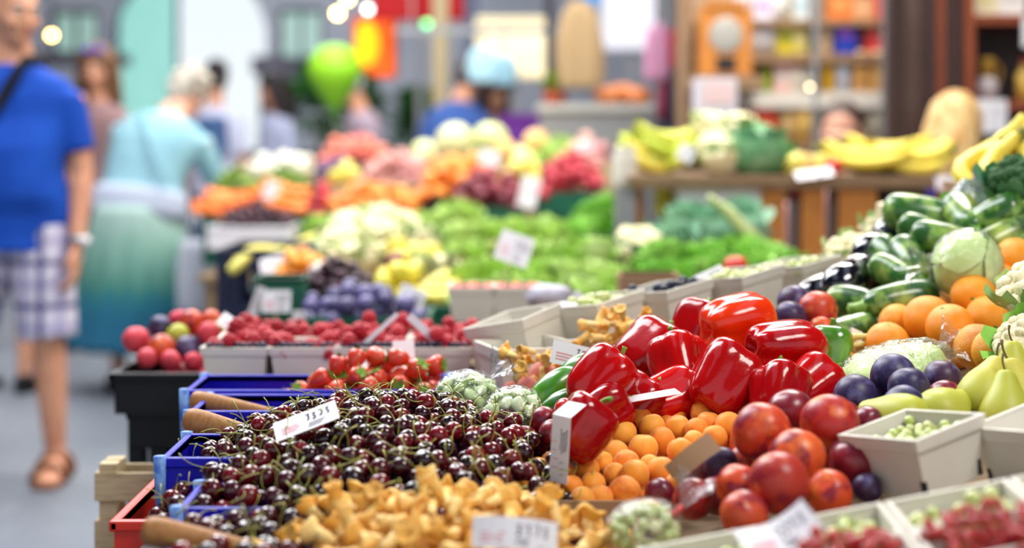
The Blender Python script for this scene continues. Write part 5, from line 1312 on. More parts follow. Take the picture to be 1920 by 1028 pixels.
# white fennel, onions, cauliflowers, yellow peppers
for k, (px, py, Y, r) in enumerate(((650, 455, 4.6, .075), (700, 440, 4.7, .08), (745, 425, 4.85, .075), (625, 485, 4.45, .06), (685, 485, 4.45, .07), (735, 480, 4.5, .065), (660, 420, 4.9, .07), (715, 405, 5.0, .065), (790, 450, 4.7, .07), (780, 500, 4.35, .06), (830, 505, 4.3, .06))):
    o = cauliflower('pale cauliflower in the white heap of the second stall', 70 + k, r, 'cauli', 'cauleaf'); o['group'] = 'cauliflowers in the white heap'; o.location = P(px, py + 25, Y); o.rotation_euler = (R(20), R(k * 7 % 30 - 15), k)
tray(596, 800, 4.38, .62, PZ(530, 4.4), T2, 'wood', 'wooden crate under the white cauliflowers')
yp = pepper_mesh('yellow_pepper', BM['yellow'], 5, .045, .1, 4)
lay(yp, 'bell_pepper', 'pepper', [(752, 495, 4.32, 70), (775, 480, 4.36, 40), (745, 470, 4.42, 100), (770, 515, 4.26, 20), (805, 480, 4.4, 80)], 'yellow bell pepper among the white cauliflowers', 'yellow peppers on the second stall', .72)
heap('apricot', 'apricot', 'apricot', 505, 620, 532, 488, 4.2, .16, .02, 50, 'apricot in the strip behind the white cards of the second stall', 'apricots on the second stall', T2, 'wood', 'wooden crate of apricots on the second stall', seed=8)
heap('onion', 'onion', 'onion', 545, 655, 552, 515, 4.02, .14, .022, 36, 'white onion between the apricots and the dark cherries', 'white onions on the second stall', T2, 'wood', 'wooden crate of white onions', seed=9)
heap('purple', 'plum', 'plum', 538, 610, 508, 468, 4.55, .2, .018, 40, 'small purple plum beside the yellow squashes', 'purple plums on the second stall', T2, 'black', 'black crate of purple plums', seed=10)
lay(ycm, 'squash', 'squash', [(470, 485, 4.4, 10), (505, 478, 4.45, 20), (490, 470, 4.55, 5), (455, 490, 4.38, 40)], 'yellow squash on the navy crates', 'yellow squashes on the navy crates', .62)
lay(ycm, 'squash', 'squash', [(545, 465, 4.8, 15), (572, 455, 4.85, 30), (558, 475, 4.75, 10)], 'yellow squash behind the purple plums', 'yellow squashes behind the purple plums', .7)
tray(525, 612, 4.78, .22, PZ(482, 4.8), T2, 'wood', 'wooden crate under the far yellow squashes')
for k in range(4):
    h = .215; o = crate('plastic_crate', ['navy crate at the bottom of the stack by the second stall', 'second navy crate of the stack by the second stall', 'third navy crate of the stack by the second stall', 'topmost navy crate, under the yellow squashes'][k], PX(555, 4.35) - PX(402, 4.35), .4, h, 'navy', rim=.008, slots=.05); o.location = ((PX(555, 4.35) + PX(402, 4.35)) / 2, 4.58, k * (h + .003))
gc = crate('plastic_crate', 'bottle green crate with a white card before the blue plums', .11, .12, .10, 'greenplastic', rim=.006); gc.location = (PX(520, 3.5), 3.56, PZ(606, 3.5))
tray(496, 546, 3.5, .12, PZ(608, 3.5), T2 - .02, 'black', 'black crate under the bottle green one')
bnv = crate('plastic_crate', 'black crate at the corner of the second stall', .2, .2, T2 - .03, 'black', slots=.05); bnv.location = (PX(480, 3.62), 3.62, 0)
for px, py, Y, w, h, rx, ry, rz, lb in ((955, 485, 3.58, .08, .075, -25, 20, 0, 'white price card stuck in the pale lettuces'), (757, 580, 3.5, .06, .065, -20, 25, 0, 'white price card beside the lemons'), (517, 578, 3.46, .065, .05, -15, 0, 0, 'white price card on the bottle green crate'), (560, 600, 3.40, .026, .03, -10, 0, 0, 'small round edged white tag at the plum crate'), (515, 502, 4.3, .075, .05, -35, -15, 0, 'white price card before the far yellow squashes'), (465, 602, 3.4, .02, .09, 0, 20, 0, 'narrow yellowish tag beside the bottle green crate')):
    card(px, py + 8, Y, w, h, rx, ry, rz, lb, fold=False, seed=int(px))
# third stall ------------------------------------------------------
T3 = .66
table('market_stall', 'third stall table far back carrying the carrots and melons', PX(375, 5.9), PX(1160, 6.2), 5.85, 7.36, T3, 'board')
table('market_stall', 'narrow far table behind the third stall carrying the salmon peaches', -1.2, -.35, 7.37, 8.1, T3, 'board')
heap('darkcherry', 'grape', 'grapes', 400, 545, 428, 385, 6.0, .3, .017, 90, 'dark grape on the third stall before the carrots', 'dark grapes on the third stall', T3, None, seed=11)
o = crate('display_tray', 'white tray of dark grapes at the corner of the third stall', PX(543, 6) - PX(390, 6), .34, .085, 'card', rim=.01); o.location = (PX(467, 6.0), 6.15, PZ(468, 5.97))
cm_ = lathe_long('carrot', BM['carrot'], [(.001, -.09), (.006, -.08), (.012, -.03), (.017, .05), (.018, .08), (.008, .088), (.001, .089)], 10, .004, 2)
def carrots(px0, px1, pyb, pyt, Y, n, label, group, seed):
    g = random.Random(seed)
    for k in range(n):
        t = g.random(); u = g.uniform(0, 1); px = px0 + (px1 - px0) * (.5 + (u - .5) * (1 - .75 * t)); py = pyb - 8 + (pyt - pyb + 10) * t
        o = obj('carrot', cm_, label=label, cat='carrot', group=group); o.matrix_basis = toward(P(px, py, Y + .12 * t), img_dir(g.uniform(-25, 25) + 180 * g.randrange(2), g.uniform(-30, 30)), g.uniform(0, 6), g.uniform(.9, 1.15))
carrots(385, 462, 408, 362, 6.32, 34, 'orange carrot in the left carrot heap of the third stall', 'carrots, left heap', 1); carrots(482, 578, 408, 350, 6.32, 46, 'orange carrot in the right carrot heap of the third stall', 'carrots, right heap', 2)
tray(380, 465, 6.3, .22, PZ(404, 6.3), T3, 'greenplastic', 'green crate of carrots at the corner of the third stall'); tray(480, 580, 6.3, .22, PZ(404, 6.3), T3, 'greenplastic', 'green crate under the larger carrot heap')
heap('bean', 'green_bean', 'bean', 385, 475, 368, 325, 6.6, .3, .022, 60, 'green bean pod bundle behind the left carrots', 'green beans, left crate', T3, 'greenplastic', 'green crate of beans behind the left carrots', .6, seed=12)
heap('bean', 'green_bean', 'bean', 480, 570, 362, 325, 6.6, .3, .022, 60, 'green bean pod bundle behind the right carrots', 'green beans, right crate', T3, 'black', 'black crate of beans behind the right carrots', .6, seed=13)
heap('onion', 'onion', 'onion', 450, 580, 325, 300, 7.0, .3, .03, 36, 'white onion behind the green beans', 'onions on the third stall', T3, 'wood', 'wooden crate of onions on the third stall', seed=14)
heap('redapple', 'apple', 'apple', 578, 620, 408, 368, 6.15, .2, .03, 14, 'red apple beside the larger carrot heap', 'red apples', T3, 'greenplastic', 'green crate of red apples', seed=15)
heap('orange', 'orange', 'orange', 612, 790, 402, 358, 6.1, .3, .026, 80, 'small orange in the long row of the third stall', 'oranges in the long row', T3, 'navy', 'navy crate of small oranges', seed=16)
heads(LT, 'lettuce', 'lettuce', [(630, 420, 5.75), (675, 415, 5.72), (740, 412, 5.72), (785, 405, 5.75), (610, 412, 5.8), (835, 400, 5.78), (860, 390, 5.8)], 'lettuce at the front of the third stall', 'lettuces of the third stall', 1.1, 7)
tray(596, 880, 5.62, .26, PZ(430, 5.62), 0, 'wood', 'wooden crate of lettuces standing before the third stall')
heap('purple', 'plum', 'plum', 585, 655, 355, 305, 6.6, .3, .028, 40, 'purple plum on the third stall', 'purple plums on the third stall', T3, 'greenplastic', 'green crate of purple plums on the third stall', seed=17)
heap('yellow', 'lemon', 'lemon', 615, 670, 352, 318, 6.45, .12, .03, 12, 'pale yellow lemon on the third stall beside the purple plums', 'lemons on the third stall', T3, 'wood', 'wooden crate of lemons on the third stall', 1.2, seed=18)
heap('peach', 'peach', 'peach', 590, 720, 312, 272, 7.3, .35, .035, 50, 'salmon pink peach at the back of the third stall', 'peaches at the back', T3, 'greenplastic', 'green crate of salmon peaches', seed=19)
heap('pinkpeach', 'peach', 'peach', 665, 815, 350, 300, 6.9, .35, .033, 60, 'dusky pink peach in the middle of the third stall', 'dusky peaches', T3, 'wood', 'wooden crate of dusky peaches', seed=20)
heap('orange', 'nectarine', 'nectarine', 785, 935, 372, 312, 6.4, .35, .034, 60, 'orange nectarine in the middle of the third stall', 'orange nectarines', T3, 'black', 'black crate of orange nectarines', seed=21)
heap('darkred', 'beetroot', 'beetroot', 850, 985, 396, 338, 6.05, .32, .03, 60, 'dark red beetroot on the third stall', 'beetroots', T3, 'greenplastic', 'green crate of beetroots', seed=22)
heap('yellow', 'lemon', 'lemon', 938, 1010, 350, 305, 6.5, .25, .03, 24, 'yellow lemon beside the radishes', 'lemons beside the radishes', T3, 'wood', 'wooden crate of lemons beside the radishes', 1.2, seed=23)
heap('radish', 'radish', 'radish', 1008, 1140, 368, 300, 6.1, .35, .024, 110, 'red radish in the green crate of the third stall', 'radishes', T3, 'greenplastic', 'long green crate of radishes', seed=24)
heap('pinkpeach', 'peach', 'peach', 1070, 1150, 312, 275, 6.7, .3, .033, 24, 'pink peach behind the radishes', 'peaches behind the radishes', T3, 'wood', 'wooden crate of pink peaches behind the radishes', seed=25)
MEL = round_mesh('melon', BM['melon'], 1.0, .95, 0, .05, 22, 14, 5, .02); CAN = round_mesh('melon', BM['cantaloupe'], 1.0, .95, 0, .05, 22, 14, 6, .02)
for k, (px, py, rr, me, lb) in enumerate(((852, 266, 36, MEL, 'large pale melon before the blue shirted man'), (920, 262, 34, MEL, 'pale melon right of the large one'), (945, 284, 24, CAN, 'yellow orange melon before the two pale ones'), (1005, 268, 26, CAN, 'orange melon beside the far lettuce'), (795, 288, 26, MEL, 'smaller pale melon at the left of the melons'), (880, 298, 26, MEL, 'pale melon low in front of the large one'), (975, 298, 24, MEL, 'pale melon low beside the yellow orange one'))):
    o = obj('melon', me, loc=P(px, py, 7.2 + .05 * (k % 2)), scale=rr * 7.2 / F, rot=rrot(), label=lb, cat='melon')
tray(765, 1035, 7.0, .42, PZ(305, 7.0), T3, 'wood', 'wooden crate of melons at the back of the third stall')
heads(LT, 'lettuce', 'lettuce', [(1035, 285, 6.9), (1075, 280, 6.95), (1050, 262, 7.1), (1095, 275, 7.0)], 'far lettuce beside the grey counter', 'lettuces by the grey counter', 1.1, 9)
tray(1010, 1120, 6.85, .34, PZ(305, 6.85), T3, 'greenplastic', 'green crate of far lettuces')
card(985, 388, 5.98, .07, .12, -12, 14, 0, 'tall white price card between beetroots and radishes', fold=False, seed=31); card(500, 372, 6.2, .05, .075, -15, 25, 0, 'white price card stuck in the larger carrot heap', fold=False, seed=32); card(1098, 285, 6.4, .06, .05, -10, 0, 0, 'white card behind the radishes', fold=False, seed=33); card(915, 308, 6.36, .08, .06, -20, 10, 0, 'white card on the orange nectarines', fold=False, seed=34)

# ================================================================ counter on the right
M['counter'] = mat('counter_wood', '#9a7c5e', .6, .3, stretch=(2, 12, 12), spots=[(8, '#7e6248', .4, .7)])
M['panel'] = mat('orange_wood', '#c98238', .5, .35, stretch=(14, 14, 1.5), spots=[(8, '#b47030', .4, .7)])
M['greymetal'] = mat('grey_metal', '#8f9194', .5, .4)
M['darkbrown'] = mat('dark_brown_wood', '#3a2420', .5, .35, stretch=(12, 12, 1.5), spots=[(8, '#2c1a18', .4, .7)])
M['redwood'] = mat('reddish_wood', '#8c4424', .45, .35, stretch=(12, 12, 1.5), spots=[(8, '#74361c', .4, .7)])
CY0 = 4.62; ctz = PZ(330, CY0)
ct = thing('counter', 'high wooden display counter with bananas and cauliflowers on it', 'counter')
for i in range(2):
    b = MB(); b.box(((PX(1180, CY0) + PX(1790, CY0)) / 2, CY0 + .12 + i * .235, ctz - .011), (PX(1790, CY0) - PX(1180, CY0), .23, .022)); obj('top_board', b.mesh('top_board', M['counter'], False), ct)
b = MB(); b.box(((PX(1180, CY0) + PX(1790, CY0)) / 2, CY0 + .02, ctz - .03), (PX(1790, CY0) - PX(1180, CY0) - .02, .02, .016)); obj('apron', b.mesh('apron', M['counter'], False), ct)
for p0, p1 in ((1432, 1476), (1508, 1552), (1578, 1650)):
    b = MB(); b.box(((PX(p0, CY0) + PX(p1, CY0)) / 2, CY0 + .06, (ctz - .023) / 2), (PX(p1, CY0) - PX(p0, CY0), .04, ctz - .024)); obj('leg_panel', b.mesh('leg_panel', M['panel'], False), ct)
for p0, y in ((1200, CY0 + .43), (1760, CY0 + .43), (1780, CY0 + .06), (1206, CY0 + .3)):
    b = MB(); b.box((PX(p0, CY0), y, (ctz - .03) / 2), (.045, .045, ctz - .03)); obj('leg', b.mesh('leg', M['panel'], False), ct)
b = MB(); b.box((PX(1720, CY0), CY0 + .3, .95), (PX(1790, CY0) - PX(1655, CY0), .02, .28)); obj('dark_back_panel', b.mesh('dark_back_panel', M['darkbrown'], False), ct)
b = MB(); b.box((PX(1330, CY0), CY0 + .27, ctz - .30), (PX(1430, CY0) - PX(1200, CY0), .4, .02)); obj('under_shelf', b.mesh('under_shelf', M['counter'], False), ct)
o = crate('display_tray', 'white tray on the shelf under the counter top', PX(1435, CY0) - PX(1275, CY0), .3, .045, 'card', rim=.008); o.location = (PX(1355, CY0), CY0 + .2, ctz - .083)
b = MB(); b.box((0, 0, 0), (PX(1430, CY0) - PX(1280, CY0), .26, .198)); obj('carton', b.mesh('carton', M['cardback'], False), loc=(PX(1355, CY0), CY0 + .22, ctz - .29 + .102), label='brown carton under the white tray below the counter', cat='carton')
for k, (px, c, lb) in enumerate(((1490, '#b9b8bc', 'grey roll with a pink cap between the orange counter panels'), (1563, '#a9a8ae', 'grey roll between the second and third orange counter panels'))):
    t = thing('paper_roll', lb, 'roll', (PX(px, 4.75), 4.75, .62)); b = MB(); b.lathe([(.001, 0), (.02, 0), (.021, .36), (.018, .38), (.001, .38)], 14); obj('roll', b.mesh('roll', mat('roll%d' % k, c, .6, .3)), t)
    b = MB(); b.lathe([(.001, .38), (.019, .38), (.02, .43), (.001, .435)], 14); obj('cap', b.mesh('cap', mat('roll_cap%d' % k, '#c8586c' if k == 0 else '#8a8a90', .5, .3)), t)
b = MB(); b.box((PX(1527, 4.8), 4.8, .61), (.30, .12, .02)); obj('shelf_board', b.mesh('shelf_board', M['counter'], False), label='narrow board carrying the grey rolls behind the counter panels', cat='board')
for px, py, rz, rx, sd, mt, lb in ((1240, 262, 20, 10, 1, 'banana_green', 'topmost green yellow banana bunch on the left end of the counter'), (1215, 285, -15, 0, 2, 'banana_green', 'green yellow banana bunch lying below the topmost one'), (1265, 292, 150, 0, 3, 'banana_green', 'green yellow banana bunch beside the cauliflowers'), (1225, 306, 10, 0, 4, 'banana', 'yellow orange banana bunch lowest on the left of the counter')):
    o = banana_bunch(lb, 5, .20, .021, mt, sd); o.location = P(px, py, CY0 + .22); o.rotation_euler = (R(rx), R(8), R(rz)); o.location.z = max(o.location.z - .03, ctz + .02)
for k, (px, py, r, cu, lf, lb) in enumerate(((1352, 316, .105, 'cauli', 'cauleaf', 'large cream cauliflower on the counter beside the green bananas'), (1328, 255, .07, 'cauli', 'cauleaf', 'cauliflower stacked on the left of the large one'), (1385, 258, .07, 'cauli', 'cauleaf', 'cauliflower stacked behind the large one'), (1310, 312, .06, 'cauli', 'cauleaf', 'small cauliflower low at the left of the large one'))):
    o = cauliflower(lb, 90 + k, r, cu, lf); o.location = P(px, py + 8, CY0 + .2 + .05 * (k % 2)); o.location.z = max(o.location.z, ctz) if k in (0, 3) else o.location.z; o.rotation_euler = (R(12), 0, k)
for k, (px, py, r, lb) in enumerate(((1420, 316, .10, 'large blue green cabbage on the counter beside the cauliflowers'), (1462, 300, .07, 'smaller blue green cabbage at the right of the large one'))):
    t = thing('cabbage', lb, 'cabbage', (PX(px, CY0 + .15), CY0 + .16 + .05 * k, ctz + r * .72)); obj('head', crumple('head', mat('savoy%d' % k, '#5f9062', .7, .2, spots=[(30, '#94b690', .5, .7)], bump=(40, .6, .004)), None, (r, r, r * .86), 30 + k, .05, 26, 16, 2), t)
    b = MB(); g = random.Random(k)
    for i in range(6): a = i * 1.05; leaf_add(b, Vector((math.cos(a), math.sin(a), -.5)) * r * .6, (math.cos(a) * .6, math.sin(a) * .6, .8), (-math.cos(a), -math.sin(a), .5), r * 1.1, r * .5, .5, .15, 5, 0, g)
    obj('outer_leaves', b.mesh('outer_leaves', M['darkleaf']), t)
for px, py, sc, a, lb in ((1490, 308, .75, 20, 'small yellow pepper beside the blue green cabbages'), (1512, 316, .6, 70, 'small orange yellow pepper before the seated person'), (1535, 306, .6, 100, 'small yellow pepper under the seated person')):
    o = obj('bell_pepper', pepper_mesh('bell_pepper', BM['cantaloupe' if px == 1512 else 'yellow'], px, .045, .09, 4), label=lb, cat='pepper'); o.matrix_basis = toward((PX(px, CY0 + .12), CY0 + .12, ctz + .033), img_dir(a, 30), 0, sc)
obj('tomato', ball_kind(('tomato', .9), BM['tomato'], 'tomato', .9), loc=(PX(1562, CY0 + .08), CY0 + .08, ctz + .026), scale=.029, label='red tomato at the left end of the long banana bunches', cat='tomato')
for px, dy, rz, sd, lb in ((1625, .14, 172, 11, 'long yellow banana bunch before the seated person'), (1705, .16, 10, 12, 'long yellow banana bunch below the blond hair'), (1665, .30, 175, 13, 'yellow banana bunch behind the two long ones')):
    o = banana_bunch(lb, 7, .27, .024, 'banana', sd, spread=.03); o.location = (PX(px, CY0 + dy), CY0 + dy, ctz + .026 + (.02 if sd == 13 else 0)); o.rotation_euler = (R(6), 0, R(rz)); o.scale = (1, 1, .8)
card(1280, 300, CY0 + .02, .05, .05, -20, 30, 0, 'white price card between green bananas and cauliflower', fold=False, seed=41); card(1530, 333, CY0 - .02, .11, .05, -62, -8, 0, 'white price card hanging over the counter edge before the peppers', fold=False, seed=42); card(1775, 355, CY0 - .01, .06, .04, -20, 0, 0, 'white price card at the right end of the counter', fold=False, seed=43)
b = MB(); b.tube([(0, 0, 0), (0, 0, .10)], .018, 10); b.tube([(.03, .01, 0), (.035, .01, .11)], .016, 10)
obj('lemon_bottle', lathe_long('lemon_bottle', BM['lemon'], [(.001, -.07), (.025, -.07), (.027, -.02), (.027, .04), (.012, .06), (.010, .075), (.001, .076)], 14, 0, 1, 0), loc=P(1243, 362, CY0 + .2), label='yellow bottle under the left end of the counter', cat='bottle')
obj('plastic_jar', lathe_long('plastic_jar', M['punnet'], [(.001, -.06), (.035, -.06), (.037, .02), (.03, .05), (.03, .06), (.001, .061)], 14, 0, 1, 0), loc=P(1172, 312, CY0 + .1), label='grey white jar at the left end of the counter', cat='jar')
b = MB(); b.box((PX(1172, CY0 + .1), CY0 + .1, (PZ(312, CY0 + .1) - .06) / 2), (.06, .06, PZ(312, CY0 + .1) - .062)); obj('post', b.mesh('post', M['greymetal'], False), label='short grey post carrying the grey white jar', cat='post')

# ================================================================ shelves, cabinet, far stalls
SY = 6.7
sx0, sx1 = PX(1290, SY), PX(1662, SY)
su = thing('shelf_unit', 'open shelf unit full of jars and packets behind the seated person', 'shelves')
for nm, z, th, mt in (('shelf', PZ(118, SY), .04, 'counter'), ('shelf', PZ(203, SY), .07, 'punnet'), ('shelf', PZ(48, SY), .025, 'counter'), ('shelf', PZ(285, SY), .04, 'counter'), ('shelf', .35, .04, 'counter')):
    b = MB(); b.box(((sx0 + sx1) / 2, SY + .15, z + th / 2), (sx1 - sx0 - .046, .32, th)); obj(nm, b.mesh(nm, M[mt], False), su)
for x in (sx0, sx1, PX(1528, SY)):
    b = MB(); b.box((x, SY + .15, 1.2), (.04 if x != PX(1528, SY) else .02, .34, 2.4)); obj('upright', b.mesh('upright', M['greymetal' if x != sx0 else 'counter'], False), su)
b = MB(); b.box(((sx0 + sx1) / 2, SY + .33, 1.2), (sx1 - sx0, .01, 2.4)); obj('back_panel', b.mesh('back_panel', mat('shelf_back', '#b09a80', .8, .2), False), su)
def jar(label, px, z, w, h, col, cap, kind='jar'):
    t = thing('jar' if kind == 'jar' else ('bottle' if kind == 'bottle' else 'packet'), label, kind, (PX(px, SY + .05), SY + .05, z))
    b = MB()
    if kind == 'packet': b.box((0, 0, h / 2), (w, w * .6, h)); 
    elif kind == 'bottle': b.lathe([(.001, 0), (w / 2, 0), (w / 2, h * .6), (w * .2, h * .78), (w * .18, h * .92), (.001, h * .92)], 14)
    else: b.lathe([(.001, 0), (w / 2, 0), (w * .52, h * .5), (w / 2, h * .82), (w * .42, h * .86), (.001, h * .86)], 14)
    obj('body', b.mesh('body', mat('jar_body', col, .3, .5), kind != 'packet'), t)
    c = MB()
    if kind == 'packet': c.box((0, -w * .302, h * .5), (w * .7, .003, h * .3))
    else: c.lathe([(.001, h * .86), (w * (.46 if kind == 'jar' else .2), h * .86), (w * (.46 if kind == 'jar' else .2), h), (.001, h)], 14)
    obj('label' if kind == 'packet' else 'lid', c.mesh('lid', mat('jar_lid', cap, .4, .4), kind != 'packet'), t)
JR = [(1420, 118, .07, .17, '#d8d6d8', '#b8b6bc', 'bottle', 'white bottle left of the yellow packets'), (1440, 118, .06, .14, '#cfcdd2', '#8c8a90', 'jar', 'grey white jar beside the yellow packets'), (1470, 118, .08, .15, '#c8b414', '#8a9420', 'packet', 'bright yellow packet on the upper shelf'), (1497, 118, .07, .13, '#bfae52', '#d8cf90', 'packet', 'dull yellow packet on the upper shelf'), (1545, 118, .06, .16, '#b89a78', '#d0b090', 'packet', 'beige packet left of the blue box'), (1584, 118, .09, .19, '#1c3cb0', '#8a4cc0', 'packet', 'deep blue box on the upper shelf'), (1612, 118, .045, .12, '#4c1c34', '#2a1018', 'bottle', 'dark purple bottle beside the blue box'), (1638, 118, .075, .24, '#d84848', '#e07868', 'packet', 'tall red packet at the end of the upper shelf'),
      (1438, 203, .045, .14, '#9ab420', '#8a1818', 'bottle', 'green bottle with dark red cap on the middle shelf'), (1465, 203, .07, .13, '#d8a8a0', '#e8e0d8', 'packet', 'pink packet on the middle shelf'), (1492, 203, .065, .12, '#d8cfc0', '#d86858', 'jar', 'white jar with salmon lid on the middle shelf'), (1515, 203, .05, .11, '#c8c0ae', '#b8b0a0', 'jar', 'plain pale jar beside the shelf upright'), (1552, 203, .06, .15, '#d8a41c', '#e0882c', 'jar', 'amber jar right of the shelf upright'), (1580, 203, .07, .15, '#b8bcc8', '#8a90a8', 'jar', 'grey blue jar on the middle shelf'), (1612, 203, .07, .18, '#e0a860', '#e8c890', 'jar', 'honey coloured jar on the middle shelf'), (1642, 203, .07, .18, '#e2b068', '#e8d0a0', 'jar', 'honey coloured jar last on the middle shelf'),
      (1430, 285, .11, .16, '#d83c1c', '#e85c30', 'packet', 'orange red box on the lowest visible shelf'), (1475, 285, .08, .15, '#caa870', '#b88848', 'jar', 'tan jar behind the yellow peppers'), (1505, 285, .09, .17, '#d8b060', '#c07830', 'jar', 'amber jar behind the seated person'), (1640, 285, .08, .2, '#b8b09a', '#e0d8c0', 'jar', 'pale jar behind the right of the seated person'),
      (1390, 48, .07, .13, '#e0dce4', '#c8c4d0', 'packet', 'white packet at the left of the top shelf'), (1430, 48, .08, .12, '#dcd8e8', '#b090c0', 'packet', 'lilac white packet on the top shelf'), (1462, 48, .07, .13, '#d8d8d4', '#c0c8c0', 'jar', 'white jar on the top shelf'), (1500, 48, .07, .13, '#c8d0d0', '#a8c0c8', 'packet', 'pale blue packet on the top shelf'), (1572, 48, .11, .13, '#e07830', '#e8a060', 'packet', 'orange packet on the top shelf'), (1615, 48, .1, .10, '#d89a68', '#e8b890', 'packet', 'light orange packet on the top shelf'), (1645, 48, .06, .12, '#d86060', '#e8a0a0', 'packet', 'pinkish red packet on the top shelf')]
for px, sy, w, h, c, cp_, kd, lb in JR: jar(lb, px, PZ(sy, SY) + (.04 if sy == 118 else .07 if sy == 203 else .04 if sy == 285 else .025), w, h, c, cp_, kd)
# small wooden cabinet with an oval mirror
wc_ = thing('wall_cabinet', 'small orange wood cabinet with an oval grey mirror and a dark opening', 'cabinet', (PX(1362, 6.5), 6.5, PZ(140, 6.5)))
hh = PZ(12, 6.5) - PZ(140, 6.5); ww = PX(1412, 6.5) - PX(1315, 6.5)
b = MB(); b.box((0, .06, hh / 2), (ww, .10, hh)); obj('body', b.mesh('body', M['panel'], False), wc_)
b = MB(); b.box((0, .06, hh + .012), (ww * .75, .12, .03)); obj('cornice', b.mesh('cornice', M['panel'], False), wc_)
b = MB(); b.ell((0, .008, hh * .58), (ww * .33, .01, hh * .27), 24, 12); obj('mirror', b.mesh('mirror', mat('mirror_glass', '#a4a29a', .3, .5)), wc_)
b = MB(); b.box((0, .008, hh * .16), (ww * .38, .012, hh * .2)); obj('opening', b.mesh('opening', M['dark'], False), wc_)  # flat dark plate, the shade inside the opening put into its colour
b = MB(); b.box((0, 0, 0), (.30, .2, .06)); obj('wall_bracket', b.mesh('wall_bracket', M['counter'], False), loc=(PX(1362, 6.5), 6.57, PZ(140, 6.5) - .031), label='wooden ledge under the mirror cabinet', cat='ledge')
b = MB(); b.box((PX(1362, 6.5), 6.6, (PZ(140, 6.5) - .062) / 2), (.05, .05, PZ(140, 6.5) - .063)); obj('post', b.mesh('post', M['counter'], False), label='post under the ledge of the mirror cabinet', cat='post')
wb = thing('carton', 'white carton with a pinkish front below the mirror cabinet', 'carton', (PX(1346, 5.7), 5.8, 0))
b = MB(); b.box((0, 0, PZ(145, 5.7) / 2 + .3), (PX(1382, 5.7) - PX(1310, 5.7), .2, PZ(145, 5.7) - .6)); obj('body', b.mesh('body', mat('white_carton', '#d6d2dc', .7, .2), False), wb)
b = MB(); b.box((0, 0, .3), (PX(1382, 5.7) - PX(1310, 5.7), .2, .6)); obj('base', b.mesh('base', M['greymetal'], False), wb)
b = MB(); b.box((0, -.101, PZ(175, 5.7)), (.11, .004, .08)); obj('label', b.mesh('label', mat('pink_label', '#e4c8c8', .7, .2), False), wb)
# post and red cabinet
b = MB(); b.box((PX(1679, 5.2), 5.2, 1.6), (PX(1694, 5.2) - PX(1664, 5.2), .06, 3.2)); obj('post', b.mesh('post', M['darkbrown'], False), label='dark brown post between the shelves and the red brown cabinet', cat='post')
cb = thing('cabinet', 'tall red brown wooden cabinet with a jug on its shelf', 'cabinet', (0, 0, 0)); cy = 5.80
def cbox(nm, p0, p1, z0, z1, y0, y1, mt): b = MB(); b.box(((PX(p0, cy) + PX(p1, cy)) / 2, (y0 + y1) / 2, (z0 + z1) / 2), (PX(p1, cy) - PX(p0, cy), y1 - y0, z1 - z0)); return obj(nm, b.mesh(nm, M[mt], False), cb)
cbox('side_panel', 1724, 1755, 0, 2.6, cy, cy + .4, 'darkbrown'); cbox('side_strip', 1755, 1775, 0, 2.6, cy + .02, cy + .4, 'redwood'); cbox('inner_panel', 1775, 1812, 0, 2.6, cy + .03, cy + .4, 'darkbrown'); cbox('stile', 1812, 1828, 0, 2.6, cy, cy + .4, 'redwood')
cbox('back_panel', 1828, 2080, 0, 2.6, cy + .36, cy + .4, 'darkbrown'); cbox('shelf', 1828, 2080, PZ(44, cy), PZ(26, cy), cy + .02, cy + .36, 'redwood'); cbox('shelf', 1828, 2080, PZ(207, cy), PZ(188, cy), cy + .02, cy + .36, 'redwood'); cbox('shelf', 1828, 2080, .3, .34, cy + .02, cy + .36, 'redwood'); cbox('side_panel', 2080, 2100, 0, 2.6, cy, cy + .4, 'redwood')
jg = thing('jug', 'pale bulbous jug with a yellow neck on the cabinet shelf', 'jug', (PX(1851, cy + .1), cy + .1, PZ(188, cy)))
b = MB(); b.lathe(interp([(.001, 0), (.03, 0), (.042, .035), (.040, .065), (.026, .09), (.001, .092)], 14), 18); obj('body', b.mesh('body', mat('jug_glaze', '#b8aeb0', .25, .5)), jg)
b = MB(); b.lathe([(.001, .086), (.027, .088), (.026, .15), (.03, .162), (.001, .163)], 18); obj('neck', b.mesh('neck', mat('jug_neck', '#c89a3c', .4, .4)), jg)
b = MB(); b.tube(curve_pts((.024, 0, .15), (.038, 0, .06), (.022, 0, .01), 7), .005, 7); obj('handle', b.mesh('handle', mat('jug_handle', '#b88a34', .4, .4)), jg)
jar('yellow bottle with a red band at the edge of the cabinet shelf', 1740, 0, .06, .16, '#d8b050', '#a82820', 'bottle'); bpy.data.objects['bottle' if 'bottle' in bpy.data.objects else 'bottle'].location
_b = [o for o in bpy.data.objects if o.get('label', '').startswith('yellow bottle with a red band')][0]; _b.location = (PX(1920, cy + .1), cy + .1, PZ(188, cy))
jar('white carton on the top shelf of the red brown cabinet', 1700, 0, .1, .14, '#e0ddd8', '#c8c4c0', 'packet'); _b = [o for o in bpy.data.objects if o.get('label', '').startswith('white carton on the top shelf')][0]; _b.location = (PX(1893, cy + .1), cy + .1, PZ(26, cy) + .0)
jar('cream carton on the top shelf of the red brown cabinet', 1700, 0, .09, .12, '#e4dcb8', '#d8c890', 'packet'); _b = [o for o in bpy.data.objects if o.get('label', '').startswith('cream carton on the top shelf')][0]; _b.location = (PX(1845, cy + .1), cy + .1, PZ(26, cy))
card(1856, 250, cy - .012, PX(1889, cy) - PX(1826, cy), PZ(187, cy) - PZ(250, cy), 0, 0, 0, 'white price card hanging on the front of the cabinet shelf', fold=False, seed=51)
card(1925, 88, cy - .012, .03, .11, 0, 0, 0, 'narrow white card at the edge on the cabinet', fold=False, seed=52, lines=0)
